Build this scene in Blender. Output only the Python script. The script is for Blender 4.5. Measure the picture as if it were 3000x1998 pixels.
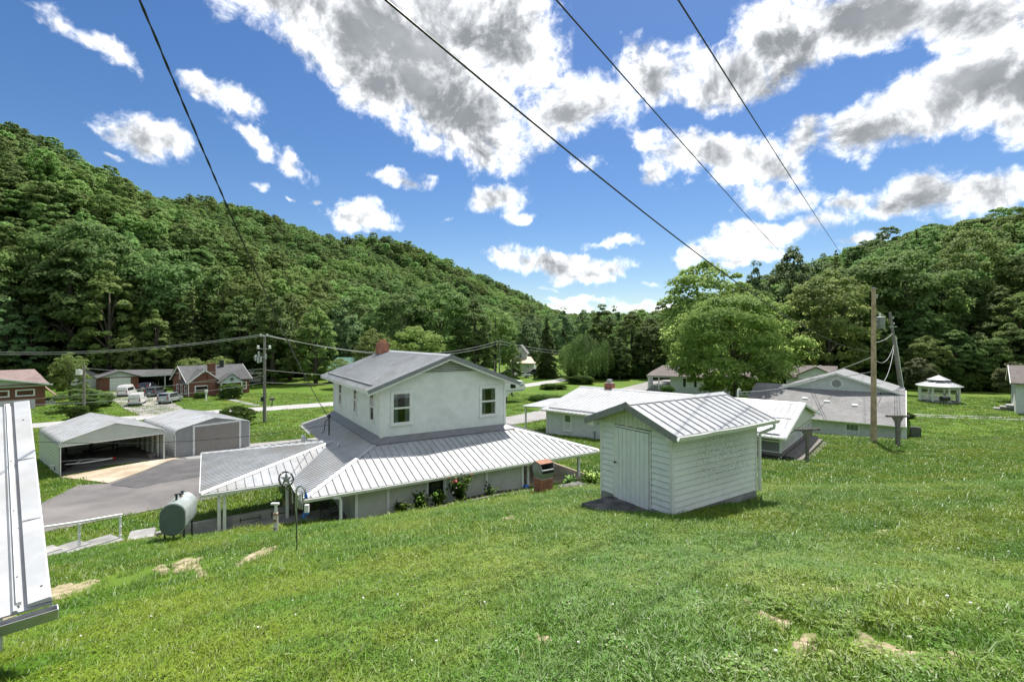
import bpy, bmesh, math, random
import numpy as np
from mathutils import Vector, Matrix, geometry

for o in list(bpy.data.objects):
    bpy.data.objects.remove(o)
scene = bpy.context.scene
COL = scene.collection
R = math.radians
rng = random.Random(11)
nrg = np.random.default_rng(7)

# ------------------------------------------------------------------ camera
F = 1416.7
HZ = 990.0
cam_d = bpy.data.cameras.new('camera')
cam_d.lens = 17.0
cam_d.sensor_width = 36.0
cam_d.shift_y = -0.003
cam_d.clip_start = 0.1
cam_d.clip_end = 8000
cam = bpy.data.objects.new('camera', cam_d)
COL.objects.link(cam)
cam.location = (0, 0, 0)
cam.rotation_euler = (R(90), 0, 0)
scene.camera = cam

# ------------------------------------------------------------------ sun, sky, exposure
SUN_AZ, SUN_EL = 24.0, 63.0            # azimuth right of +Y
sun_d = bpy.data.lights.new('sun', 'SUN')
sun_d.energy = 3.7
sun_d.angle = R(0.53)
sun_d.color = (1.0, 0.955, 0.88)
sun = bpy.data.objects.new('sun', sun_d)
COL.objects.link(sun)
sun.rotation_euler = (R(90 - SUN_EL), 0, R(180 - SUN_AZ))
SUN_DIR = Vector((math.sin(R(SUN_AZ)) * math.cos(R(SUN_EL)), math.cos(R(SUN_AZ)) * math.cos(R(SUN_EL)), math.sin(R(SUN_EL))))
sun.location = SUN_DIR * 60
scene.view_settings.view_transform = 'Standard'
scene.view_settings.look = 'None'
scene.view_settings.exposure = 1.0
scene.view_settings.gamma = 1.0
scene.view_settings.use_curve_mapping = False
scene.cycles.use_denoising = True
scene.cycles.max_bounces = 7
scene.cycles.diffuse_bounces = 3
scene.cycles.glossy_bounces = 3
scene.cycles.transmission_bounces = 4
scene.cycles.transparent_max_bounces = 8
scene.cycles.caustics_reflective = False
scene.cycles.caustics_refractive = False

world = bpy.data.worlds.new('World')
scene.world = world
world.use_nodes = True
wt = world.node_tree
wt.nodes.clear()


def N(tree, typ, **kw):
    n = tree.nodes.new(typ)
    for k, v in kw.items():
        setattr(n, k, v)
    return n


def L(tree, a, b):
    tree.links.new(a, b)


def mth(tree, op, a, b=None, c=None, clamp=False):
    n = N(tree, 'ShaderNodeMath', operation=op, use_clamp=clamp)
    for i, v in enumerate((a, b, c)):
        if v is None:
            continue
        if isinstance(v, (int, float)):
            n.inputs[i].default_value = v
        else:
            L(tree, v, n.inputs[i])
    return n.outputs[0]


def mapr(tree, v, a, b, c=0.0, d=1.0, smooth=True):
    n = N(tree, 'ShaderNodeMapRange', interpolation_type='SMOOTHSTEP' if smooth else 'LINEAR', clamp=True)
    L(tree, v, n.inputs['Value'])
    for k, x in zip(('From Min', 'From Max', 'To Min', 'To Max'), (a, b, c, d)):
        n.inputs[k].default_value = x
    return n.outputs[0]


def mixc(tree, fac, a, b, blend='MIX'):
    n = N(tree, 'ShaderNodeMix', data_type='RGBA', blend_type=blend)
    for sock, v in ((n.inputs[0], fac), (n.inputs[6], a), (n.inputs[7], b)):
        if isinstance(v, (int, float)):
            sock.default_value = v
        elif isinstance(v, (tuple, list)):
            sock.default_value = tuple(v) + ((1.0,) if len(v) == 3 else ())
        else:
            L(tree, v, sock)
    return n.outputs[2]


def build_world():
    t = wt
    out = N(t, 'ShaderNodeOutputWorld')
    bg = N(t, 'ShaderNodeBackground')
    bg.inputs[1].default_value = 0.085
    L(t, bg.outputs[0], out.inputs[0])
    sky = N(t, 'ShaderNodeTexSky', sky_type='NISHITA', sun_disc=False)
    sky.sun_elevation = R(SUN_EL)
    sky.sun_rotation = R(SUN_AZ)
    sky.air_density = 1.0
    sky.dust_density = 0.3
    sky.ozone_density = 2.5
    hs = N(t, 'ShaderNodeHueSaturation')
    hs.inputs['Saturation'].default_value = 1.25
    hs.inputs['Value'].default_value = 0.72
    hs.inputs['Hue'].default_value = 0.506
    L(t, sky.outputs[0], hs.inputs['Color'])
    tc = N(t, 'ShaderNodeTexCoord')
    nrm = N(t, 'ShaderNodeVectorMath', operation='NORMALIZE')
    L(t, tc.outputs['Generated'], nrm.inputs[0])
    sep = N(t, 'ShaderNodeSeparateXYZ')
    L(t, nrm.outputs[0], sep.inputs[0])
    az = mth(t, 'ARCTAN2', sep.outputs[0], sep.outputs[1])
    el = mth(t, 'ARCSINE', sep.outputs[2])
    # cloud-layer coordinates: the direction meets a flat layer far above
    zz = mth(t, 'ADD', mth(t, 'MAXIMUM', sep.outputs[2], 0.0), 0.09)
    cx = mth(t, 'DIVIDE', sep.outputs[0], zz)
    cy = mth(t, 'DIVIDE', sep.outputs[1], zz)
    cv = N(t, 'ShaderNodeCombineXYZ')
    L(t, cx, cv.inputs[0]); L(t, cy, cv.inputs[1])

    def noise(vec, scale, detail, rough, offs=(0, 0, 0), dist=0.0):
        mp = N(t, 'ShaderNodeMapping')
        mp.inputs['Location'].default_value = offs
        L(t, vec, mp.inputs[0])
        n = N(t, 'ShaderNodeTexNoise')
        n.inputs['Scale'].default_value = scale
        n.inputs['Detail'].default_value = detail
        n.inputs['Roughness'].default_value = rough
        n.inputs['Distortion'].default_value = dist
        L(t, mp.outputs[0], n.inputs['Vector'])
        return n.outputs['Fac']

    big = noise(nrm.outputs[0], 9.0, 8, 0.62, (3.1, 0.2, 1.7), 0.25)
    fine = noise(nrm.outputs[0], 24.0, 7, 0.66, (0.5, 4.2, 2.2), 0.5)
    # lit side: the same field a little nearer the sun
    sd = SUN_DIR * 0.020
    big2 = noise(nrm.outputs[0], 9.0, 8, 0.62, (3.1 + sd.x, 0.2 + sd.y, 1.7 + sd.z), 0.25)
    # azimuth / elevation of each cloud, warped by a soft noise
    w1 = noise(nrm.outputs[0], 6.0, 5, 0.6, (9, 1, 4))
    w2 = noise(nrm.outputs[0], 6.0, 5, 0.6, (2, 7, 8))
    azw = mth(t, 'ADD', az, mth(t, 'MULTIPLY', mth(t, 'SUBTRACT', w1, 0.5), 0.16))
    elw = mth(t, 'ADD', el, mth(t, 'MULTIPLY', mth(t, 'SUBTRACT', w2, 0.5), 0.12))
    ae = N(t, 'ShaderNodeCombineXYZ')
    L(t, azw, ae.inputs[0]); L(t, elw, ae.inputs[1])
    clouds = [  # px, py, rx, ry, tilt (deg, clockwise), weight
        (930, 20, 340, 120, 12, 1.0), (1130, 150, 430, 190, 28, 1.5), (1300, 300, 300, 150, 25, 1.3),
        (1480, 110, 200, 200, 0, 1.2), (1400, 425, 130, 70, 10, .8), (1230, 60, 420, 160, 0, 1.5),
        (1660, 330, 160, 110, -15, .9), (1900, 200, 150, 110, 10, .95), (2130, 235, 190, 85, -10, .95), (1780, 290, 170, 90, -20, .8),
        (2560, 60, 480, 120, -12, 1.35), (2300, 120, 190, 130, 0, 1.0), (2800, 50, 330, 110, -14, 1.3),
        (2800, 270, 360, 140, -20, 1.3), (2530, 400, 190, 75, -8, .9), (3050, 240, 260, 160, -10, 1.3),
        (2100, 460, 230, 85, 6, .95), (2350, 420, 75, 95, 20, .7), (1925, 500, 70, 40, 0, .6), (2260, 490, 150, 60, 10, .8), (1890, 405, 70, 35, 0, .6),
        (2290, 575, 120, 62, 0, .75), (2250, 690, 270, 52, -14, .85), (2470, 590, 95, 45, 0, .65), (2080, 735, 100, 42, -10, .7),
        (2720, 570, 200, 85, -6, .9), (2600, 620, 130, 40, 0, .7), (2930, 540, 170, 55, -10, .9),
        (420, 380, 160, 78, 10, .85), (320, 385, 70, 22, 0, .5), (590, 240, 120, 45, 35, .6), (700, 290, 110, 48, 30, .65),
        (730, 400, 90, 38, 42, .65), (850, 465, 55, 40, 30, .55), (320, 125, 110, 36, 28, .55), (205, 55, 75, 38, 40, .5), (540, 195, 60, 30, 35, .5),
        (1185, 512, 95, 30, 0, .6), (1440, 592, 98, 58, 0, .75), (1080, 622, 125, 42, 5, .7), (1700, 485, 60, 32, 10, .55),
        (1620, 770, 240, 40, 5, .8), (1720, 795, 150, 36, -4, .75), (1790, 716, 95, 20, -4, .55), (1880, 835, 55, 20, 0, .5), (1660, 880, 65, 14, 0, .5),
        (1490, 745, 100, 22, 5, .55), (1850, 892, 95, 22, 0, .55), (2190, 765, 95, 28, -14, .6), (2500, 715, 75, 32, 0, .6), (880, 905, 60, 20, 0, .4),
        (1540, 655, 60, 18, -5, .5), (1600, 840, 50, 14, 0, .5), (1720, 872, 60, 14, 0, .5), (1950, 905, 60, 16, 0, .55), (2150, 850, 50, 18, 0, .5), (1640, 905, 70, 12, 0, .45), (1290, 640, 30, 12, 0, .3), (835, 567, 18, 9, 0, .4), (908, 577, 22, 9, 0, .4), (735, 548, 35, 12, 10, .35), (300, 455, 40, 15, 20, .4)]

    def azel(px, py):
        x, z = (px - 1500) / F, (HZ - py) / F
        return math.atan2(x, 1), math.atan2(z, math.hypot(x, 1))
    acc = None
    for px, py, rx, ry, tilt, w in clouds:
        a0, e0 = azel(px, py)
        c, s = math.cos(R(tilt)), math.sin(R(tilt))
        a1, e1 = azel(px + rx * c, py + rx * s)
        a2, e2 = azel(px + ry * s, py - ry * c)
        mp = N(t, 'ShaderNodeMapping', vector_type='TEXTURE')
        mp.inputs['Location'].default_value = (a0, e0, 0)
        mp.inputs['Rotation'].default_value = (0, 0, math.atan2(e1 - e0, a1 - a0))
        mp.inputs['Scale'].default_value = (1.0 * math.hypot(a1 - a0, e1 - e0), 1.0 * math.hypot(a2 - a0, e2 - e0), 1)
        L(t, ae.outputs[0], mp.inputs[0])
        ln = N(t, 'ShaderNodeVectorMath', operation='LENGTH')
        L(t, mp.outputs[0], ln.inputs[0])
        v = mth(t, 'MULTIPLY_ADD', ln.outputs['Value'], -w, w)
        acc = v if acc is None else mth(t, 'SMOOTH_MAX', acc, v, 0.15)
    # broken cumulus goes on out of view, its cover raised for more fill light
    rest = noise(cv.outputs[0], 0.55, 4, 0.55, (5.3, 2.1, 0))
    rest = mth(t, 'MULTIPLY', mth(t, 'SUBTRACT', rest, 0.47), 5.0)
    side = mapr(t, mth(t, 'ABSOLUTE', az), 0.86, 1.1)
    up = mapr(t, el, 0.60, 0.72)
    side = mth(t, 'MAXIMUM', side, up)
    rest = mth(t, 'ADD', mth(t, 'MULTIPLY', rest, side), mth(t, 'MULTIPLY', mth(t, 'SUBTRACT', 1.0, side), -1.0))
    acc = mth(t, 'MAXIMUM', acc, rest)
    dens = mth(t, 'ADD', acc, mth(t, 'MULTIPLY', mth(t, 'SUBTRACT', big, 0.5), 1.5))
    dens = mth(t, 'ADD', dens, mth(t, 'MULTIPLY', mth(t, 'SUBTRACT', fine, 0.5), 0.95))
    mask = mapr(t, dens, -0.06, 0.50)
    mask = mth(t, 'MULTIPLY', mask, mapr(t, el, -0.02, 0.05))
    # thick middles are grey underneath, thin rims glow
    thick = mapr(t, mth(t, 'ADD', acc, mth(t, 'MULTIPLY', mth(t, 'SUBTRACT', big, 0.5), 0.95)), 0.02, 1.2)
    relief = mth(t, 'MULTIPLY', mth(t, 'SUBTRACT', big2, big), 5.0)
    thick = mth(t, 'ADD', thick, relief, clamp=True)
    mott = noise(nrm.outputs[0], 3.6, 5, 0.6, (7.7, 1.2, 3.1), 0.3)
    thick = mth(t, 'MULTIPLY', thick, mapr(t, mott, 0.30, 0.68, 0.62, 1.15), clamp=True)
    fl = mapr(t, fine, 0.3, 0.7, 0.94, 1.06)
    tone = mth(t, 'MULTIPLY', mth(t, 'POWER', 0.215, thick), 9.6)
    tint = mixc(t, thick, (1.0, 1.0, 1.0), (.93, 1.0, 1.08))
    cc0 = N(t, 'ShaderNodeVectorMath', operation='SCALE')
    L(t, tint, cc0.inputs[0]); L(t, tone, cc0.inputs['Scale'])
    ccol = cc0.outputs[0]
    cc = N(t, 'ShaderNodeVectorMath', operation='SCALE')
    L(t, ccol, cc.inputs[0]); L(t, fl, cc.inputs['Scale'])
    fin = mixc(t, mask, hs.outputs[0], cc.outputs[0])
    L(t, fin, bg.inputs[0])


build_world()

# ------------------------------------------------------------------ helpers


def W(px, py, d):
    return Vector(((px - 1500) / F * d, d, (HZ - py) / F * d))


def mat(name, c1, c2=None, scale=4.0, rough=0.7, metal=0.0, bump=0.0, bscale=30.0, detail=5, lo=0.35, hi=0.65, spec=0.5, c3=None, s3=0.8, coord='Object'):
    m = bpy.data.materials.new(name)
    m.use_nodes = True
    t = m.node_tree
    b = t.nodes['Principled BSDF']
    b.inputs['Roughness'].default_value = rough
    b.inputs['Metallic'].default_value = metal
    b.inputs['Specular IOR Level'].default_value = spec
    b.inputs['Base Color'].default_value = tuple(c1) + (1,)
    tc = N(t, 'ShaderNodeTexCoord')
    if c2 is not None:
        n = N(t, 'ShaderNodeTexNoise')
        n.inputs['Scale'].default_value = scale
        n.inputs['Detail'].default_value = detail
        n.inputs['Roughness'].default_value = 0.62
        L(t, tc.outputs[coord], n.inputs['Vector'])
        f = mapr(t, n.outputs['Fac'], lo, hi)
        c = mixc(t, f, c1, c2)
        if c3 is not None:
            n3 = N(t, 'ShaderNodeTexNoise')
            n3.inputs['Scale'].default_value = s3
            n3.inputs['Detail'].default_value = 4
            L(t, tc.outputs[coord], n3.inputs['Vector'])
            c = mixc(t, mapr(t, n3.outputs['Fac'], 0.45, 0.7), c, c3)
        L(t, c, b.inputs['Base Color'])
    if bump > 0:
        nb = N(t, 'ShaderNodeTexNoise')
        nb.inputs['Scale'].default_value = bscale
        nb.inputs['Detail'].default_value = 4
        L(t, tc.outputs[coord], nb.inputs['Vector'])
        bp = N(t, 'ShaderNodeBump')
        bp.inputs['Strength'].default_value = bump
        bp.inputs['Distance'].default_value = 0.02
        L(t, nb.outputs['Fac'], bp.inputs['Height'])
        L(t, bp.outputs[0], b.inputs['Normal'])
    return m


def rand_mat(m, amount=0.25):
    """brightness differs a little from object to object (bricks, boards)"""
    t = m.node_tree
    b = t.nodes['Principled BSDF']
    oi = N(t, 'ShaderNodeObjectInfo')
    hs = N(t, 'ShaderNodeHueSaturation')
    v = mth(t, 'MULTIPLY_ADD', oi.outputs['Random'], amount, 1 - amount / 2)
    L(t, v, hs.inputs['Value'])
    if b.inputs['Base Color'].links:
        L(t, b.inputs['Base Color'].links[0].from_socket, hs.inputs['Color'])
    else:
        hs.inputs['Color'].default_value = b.inputs['Base Color'].default_value
    L(t, hs.outputs[0], b.inputs['Base Color'])
    return m


def lined_mat(name, c1, c2, pitch, axis=2, depth=0.5, rough=0.6, dirt=None, dark=0.55):
    """siding / sheet whose laps are too fine to build at this distance"""
    m = mat(name, c1, c2, 2.5, rough)
    t = m.node_tree
    b = t.nodes['Principled BSDF']
    tc = N(t, 'ShaderNodeTexCoord')
    sp = N(t, 'ShaderNodeSeparateXYZ')
    L(t, tc.outputs['Object'], sp.inputs[0])
    fr = mth(t, 'FRACT', mth(t, 'DIVIDE', sp.outputs[axis], pitch))
    bp = N(t, 'ShaderNodeBump')
    bp.inputs['Strength'].default_value = depth
    bp.inputs['Distance'].default_value = pitch * 0.25
    L(t, mth(t, 'SUBTRACT', 1.0, fr), bp.inputs['Height'])
    L(t, bp.outputs[0], b.inputs['Normal'])
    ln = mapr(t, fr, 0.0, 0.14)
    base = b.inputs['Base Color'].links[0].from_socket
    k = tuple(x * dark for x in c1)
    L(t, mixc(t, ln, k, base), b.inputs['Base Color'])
    return m


def brick_mat(name, c1, c2, mortar, sx, sz):
    m = mat(name, c1, c1, rough=0.85)
    t = m.node_tree
    b = t.nodes['Principled BSDF']
    tc = N(t, 'ShaderNodeTexCoord')
    sp = N(t, 'ShaderNodeSeparateXYZ')
    L(t, tc.outputs['Object'], sp.inputs[0])
    cb = N(t, 'ShaderNodeCombineXYZ')
    L(t, mth(t, 'ADD', sp.outputs[0], sp.outputs[1]), cb.inputs[0])
    L(t, sp.outputs[2], cb.inputs[1])
    br = N(t, 'ShaderNodeTexBrick')
    br.inputs['Color1'].default_value = tuple(c1) + (1,)
    br.inputs['Color2'].default_value = tuple(c2) + (1,)
    br.inputs['Mortar'].default_value = tuple(mortar) + (1,)
    br.inputs['Scale'].default_value = 1.0
    br.inputs['Brick Width'].default_value = sx
    br.inputs['Row Height'].default_value = sz
    br.inputs['Mortar Size'].default_value = 0.008
    L(t, cb.outputs[0], br.inputs['Vector'])
    L(t, br.outputs['Color'], b.inputs['Base Color'])
    return m


class MB:
    def __init__(s):
        s.v, s.f = [], []

    def poly(s, pts):
        i = len(s.v)
        s.v += [tuple(p) for p in pts]
        s.f.append(tuple(range(i, i + len(pts))))
        return s

    def hexa(s, p):
        """p: 4 bottom corners ccw then 4 top corners"""
        i = len(s.v)
        s.v += [tuple(q) for q in p]
        for f in ((3, 2, 1, 0), (4, 5, 6, 7), (0, 1, 5, 4), (1, 2, 6, 5), (2, 3, 7, 6), (3, 0, 4, 7)):
            s.f.append(tuple(i + k for k in f))
        return s

    def box(s, x0, x1, y0, y1, z0, z1):
        return s.hexa([(x0, y0, z0), (x1, y0, z0), (x1, y1, z0), (x0, y1, z0), (x0, y0, z1), (x1, y0, z1), (x1, y1, z1), (x0, y1, z1)])

    def cbox(s, c, sz, rz=0.0, m=None):
        hx, hy, hz = sz[0] / 2, sz[1] / 2, sz[2] / 2
        M = m if m is not None else Matrix.Rotation(rz, 3, 'Z')
        c = Vector(c)
        P = [c + M @ Vector(q) for q in ((-hx, -hy, -hz), (hx, -hy, -hz), (hx, hy, -hz), (-hx, hy, -hz), (-hx, -hy, hz), (hx, -hy, hz), (hx, hy, hz), (-hx, hy, hz))]
        return s.hexa(P)

    def prism(s, poly, vec):
        """extrude a polygon (3D points) by vec"""
        i, n = len(s.v), len(poly)
        vec = Vector(vec)
        s.v += [tuple(p) for p in poly] + [tuple(Vector(p) + vec) for p in poly]
        s.f.append(tuple(range(i + n - 1, i - 1, -1)))
        s.f.append(tuple(range(i + n, i + 2 * n)))
        for k in range(n):
            k2 = (k + 1) % n
            s.f.append((i + k, i + k2, i + n + k2, i + n + k))
        return s

    def tube(s, pts, r, n=8, caps=True):
        pts = [Vector(p) for p in pts]
        rr = r if isinstance(r, (list, tuple)) else [r] * len(pts)
        i0 = len(s.v)
        prev = None
        for k, p in enumerate(pts):
            a = pts[min(k + 1, len(pts) - 1)] - pts[max(k - 1, 0)]
            a = a.normalized() if a.length > 1e-9 else Vector((0, 0, 1))
            if prev is None:
                ref = Vector((0, 0, 1)) if abs(a.z) < 0.9 else Vector((1, 0, 0))
                u = a.cross(ref).normalized()
            else:
                u = (prev - a * prev.dot(a)).normalized()
            prev = u
            w = a.cross(u)
            for j in range(n):
                an = 2 * math.pi * j / n
                s.v.append(tuple(p + (u * math.cos(an) + w * math.sin(an)) * rr[k]))
        for k in range(len(pts) - 1):
            for j in range(n):
                j2 = (j + 1) % n
                s.f.append((i0 + k * n + j, i0 + k * n + j2, i0 + (k + 1) * n + j2, i0 + (k + 1) * n + j))
        if caps:
            s.f.append(tuple(i0 + j for j in range(n - 1, -1, -1)))
            e = i0 + (len(pts) - 1) * n
            s.f.append(tuple(e + j for j in range(n)))
        return s

    def beam(s, p, q, w, h, up=(0, 0, 1)):
        p, q = Vector(p), Vector(q)
        a = (q - p).normalized()
        u = Vector(up)
        if abs(a.dot(u)) > 0.95:
            u = Vector((1, 0, 0))
        sd = a.cross(u).normalized() * (w / 2)
        u2 = sd.cross(a).normalized() * (h / 2)
        return s.hexa([p - sd - u2, p + sd - u2, q + sd - u2, q - sd - u2, p - sd + u2, p + sd + u2, q + sd + u2, q - sd + u2])

    def sphere(s, c, r, n=10, m=6, sc=(1, 1, 1)):
        c = Vector(c)
        i0 = len(s.v)
        for a in range(m + 1):
            th = math.pi * a / m
            for b in range(n):
                ph = 2 * math.pi * b / n
                s.v.append((c.x + r * sc[0] * math.sin(th) * math.cos(ph), c.y + r * sc[1] * math.sin(th) * math.sin(ph), c.z + r * sc[2] * math.cos(th)))
        for a in range(m):
            for b in range(n):
                b2 = (b + 1) % n
                s.f.append((i0 + a * n + b, i0 + (a + 1) * n + b, i0 + (a + 1) * n + b2, i0 + a * n + b2))
        return s

    def lathe(s, c, prof, n=14):
        c = Vector(c)
        i0 = len(s.v)
        for r, z in prof:
            for j in range(n):
                an = 2 * math.pi * j / n
                s.v.append((c.x + r * math.cos(an), c.y + r * math.sin(an), c.z + z))
        for k in range(len(prof) - 1):
            for j in range(n):
                j2 = (j + 1) % n
                s.f.append((i0 + k * n + j, i0 + k * n + j2, i0 + (k + 1) * n + j2, i0 + (k + 1) * n + j))
        s.f.append(tuple(i0 + j for j in range(n - 1, -1, -1)))
        e = i0 + (len(prof) - 1) * n
        s.f.append(tuple(e + j for j in range(n)))
        return s

    def mesh(s, name, m):
        me = bpy.data.meshes.new(name)
        me.from_pydata(s.v, [], s.f)
        me.update()
        if m is not None:
            me.materials.append(m)
        return me

    def build(s, name, m, parent=None, smooth=False, bevel=0.0, fix=True):
        me = s.mesh(name, m)
        if fix:
            bm = bmesh.new()
            bm.from_mesh(me)
            bmesh.ops.recalc_face_normals(bm, faces=bm.faces)
            if bevel > 0:
                bmesh.ops.bevel(bm, geom=bm.edges[:], offset=bevel, segments=2, affect='EDGES', clamp_overlap=True)
            bm.to_mesh(me)
            bm.free()
        if smooth:
            me.polygons.foreach_set('use_smooth', [True] * len(me.polygons))
            try:
                me.set_sharp_from_angle(angle=R(40))
            except Exception:
                pass
        return link(name, me, parent)


def link(name, me, parent=None):
    o = bpy.data.objects.new(name, me)
    COL.objects.link(o)
    if parent is not None:
        o.parent = parent
    return o


def tag(o, label, cat, group=None, kind=None):
    o['label'] = label
    o['category'] = cat
    if group:
        o['group'] = group
    if kind:
        o['kind'] = kind
    return o


def thing(name, label, cat, loc=(0, 0, 0), rz=0.0, group=None):
    o = bpy.data.objects.new(name, None)
    COL.objects.link(o)
    o.empty_display_size = 0.3
    o.location = loc
    o.rotation_euler = (0, 0, rz)
    return tag(o, label, cat, group)


def copy_tree(o, parent=None):
    c = o.copy()
    COL.objects.link(c)
    if parent is not None:
        c.parent = parent
    for ch in list(o.children):
        copy_tree(ch, c)
    return c


def clip(poly, axis, val, keep_ge):
    out = []
    n = len(poly)
    for i in range(n):
        a, b = poly[i], poly[(i + 1) % n]
        da, db = a[axis] - val, b[axis] - val
        if not keep_ge:
            da, db = -da, -db
        if da >= 0:
            out.append(a)
        if (da >= 0) != (db >= 0):
            k = da / (da - db)
            out.append((a[0] + (b[0] - a[0]) * k, a[1] + (b[1] - a[1]) * k))
    return out


def roof_panels(parent, pts, seam, pitch, m, name='roof_panel', rib=0.028, ribw=0.035, t=0.02, start=0.0, jitter=0.0):
    """split a planar roof slope into sheet-metal panels, each with its raised rib"""
    pts = [Vector(p) for p in pts]
    nrm = Vector((0, 0, 0))
    for i in range(len(pts)):
        nrm += pts[i].cross(pts[(i + 1) % len(pts)])
    nrm.normalize()
    if nrm.z < 0:
        nrm = -nrm
    u = Vector(seam)
    u = (u - nrm * u.dot(nrm)).normalized()
    v = nrm.cross(u)
    o = pts[0]
    p2 = [((p - o).dot(u), (p - o).dot(v)) for p in pts]
    v0, v1 = min(p[1] for p in p2), max(p[1] for p in p2)

    def P(q, h):
        return o + u * q[0] + v * q[1] + nrm * h
    k = v0 + start
    if start > 0:
        k -= pitch
    while k < v1 - 1e-4:
        c = clip(clip(p2, 1, k + 0.001, True), 1, min(k + pitch, v1) - 0.001, False)
        if len(c) >= 3:
            area = abs(sum(c[i][0] * c[(i + 1) % len(c)][1] - c[(i + 1) % len(c)][0] * c[i][1] for i in range(len(c)))) / 2
            if area > 0.004:
                b = MB()
                h = rng.uniform(0, jitter)
                b.prism([P(q, h - t) for q in c], nrm * t)
                edge = clip(clip(p2, 1, k + 0.001, True), 1, k + 0.001 + ribw, False)
                if len(edge) >= 3 and k > v0 - 1e-6:
                    us = [q[0] for q in edge]
                    a, e = min(us), max(us)
                    if e - a > 0.05:
                        w = ribw
                        i = len(b.v)
                        b.v += [tuple(P(q, hh)) for q, hh in (((a, k), h), ((a, k + w), h), ((a, k + w * .7), h + rib), ((a, k + w * .3), h + rib),
                                                                ((e, k), h), ((e, k + w), h), ((e, k + w * .7), h + rib), ((e, k + w * .3), h + rib))]
                        b.f += [(i, i + 3, i + 2, i + 1), (i + 4, i + 5, i + 6, i + 7), (i, i + 4, i + 7, i + 3), (i + 3, i + 7, i + 6, i + 2), (i + 2, i + 6, i + 5, i + 1)]
                b.build(name, m, parent)
        k += pitch


def boards(parent, o, xd, out, length, z0, z1, exp, m, openings=(), name='siding_board', top=None):
    """lapped horizontal boards; openings are (x0,x1,z0,z1); top(x) optional sloped limit ignored"""
    o, xd, out = Vector(o), Vector(xd), Vector(out)
    z = z0
    while z < z1 - 0.01:
        zt = min(z + exp, z1)
        segs = [(0.0, length)]
        for a, b, c, d in openings:
            if c < zt - 0.02 and d > z + 0.02:
                ns = []
                for s, e in segs:
                    if b <= s or a >= e:
                        ns.append((s, e))
                    else:
                        if a > s + 0.02:
                            ns.append((s, a))
                        if b < e - 0.02:
                            ns.append((b, e))
                segs = ns
        for s, e in segs:
            b = MB()
            wob = rng.uniform(-0.0015, 0.0015)
            prof = [(0.0, z + .014), (0.034 + wob, z + .012), (0.010 + wob, zt - 0.001), (0.0, zt - 0.001)]
            b.prism([o + xd * s + out * q[0] + Vector((0, 0, q[1])) for q in prof], xd * (e - s))
            b.build(name, m, parent)
        z = zt


def solid_wall(parent, pts, thick, m, name='wall'):
    """vertical wall from a polygon (outer face points), extruded inwards by vector"""
    return MB().prism(pts, thick).build(name, m, parent)


def sash_window(parent, o, xd, out, w, h, mats, casing=0.09, curtain=False, cross=1, name='window', double=True, gridtop=0):
    """o: lower-left corner of the casing on the wall face. Parts: casing; sub-parts: pane, sash, sill, curtain"""
    o, xd, out = Vector(o), Vector(xd), Vector(out)
    Z = Vector((0, 0, 1))

    def bx(b, x0, x1, z0, z1, d0, d1):
        p = [o + xd * x + out * d + Z * z for z in (z0, z1) for x, d in ((x0, d0), (x1, d0), (x1, d1), (x0, d1))]
        return b.hexa(p)
    b = MB()
    c = casing
    bx(b, 0, c, 0, h, -.02, .035); bx(b, w - c, w, 0, h, -.02, .035)
    bx(b, c, w - c, h - c, h, -.02, .037); bx(b, c, w - c, 0, c * .6, -.02, .037)
    win = b.build(name, mats['trim'], parent)
    s = MB()
    bx(s, -.03, w + .03, -.05, .0, -.02, .07)
    s.build('sill', mats['trim'], win)
    x0, x1, z0, z1 = c, w - c, c * .6, h - c
    f = min(0.045, w * .06)
    zm = (z0 + z1) / 2
    rows = ((z0, zm, .005), (zm, z1, .02)) if double else ((z0, z1, .01),)
    for k, (a, e, dd) in enumerate(rows):
        s = MB()
        bx(s, x0, x0 + f, a, e, dd - .02, dd); bx(s, x1 - f, x1, a, e, dd - .02, dd)
        bx(s, x0 + f, x1 - f, a, a + f, dd - .02, dd); bx(s, x0 + f, x1 - f, e - f, e, dd - .02, dd)
        if gridtop and k == 1:
            for q in range(1, gridtop):
                xx = x0 + (x1 - x0) * q / gridtop
                bx(s, xx - .015, xx + .015, a + f, e - f, dd - .018, dd - .002)
        s.build('sash', mats['trim'], win)
        g = MB()
        bx(g, x0 + f, x1 - f, a + f, e - f, dd - .014, dd - .010)
        g.build('pane', mats['glass'], win)
    if curtain:
        for side in (0, 1):
            pts = []
            n = 14
            cw = (x1 - x0) * .30
            bm_ = MB()
            for q in range(n + 1):
                x = (x0 + cw * q / n) if side == 0 else (x1 - cw + cw * q / n)
                d = -.030 + .010 * math.sin(q * 1.9)
                pts.append((x, d))
            for q in range(n):
                (xa, da), (xb, db) = pts[q], pts[q + 1]
                bm_.poly([o + xd * xa + out * da + Z * (z0 + .02), o + xd * xb + out * db + Z * (z0 + .02), o + xd * xb + out * db + Z * (z1 - .02), o + xd * xa + out * da + Z * (z1 - .02)])
            bm_.build('curtain', mats['curtain'], win, fix=False)
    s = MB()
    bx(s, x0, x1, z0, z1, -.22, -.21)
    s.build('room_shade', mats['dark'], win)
    return win


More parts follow.
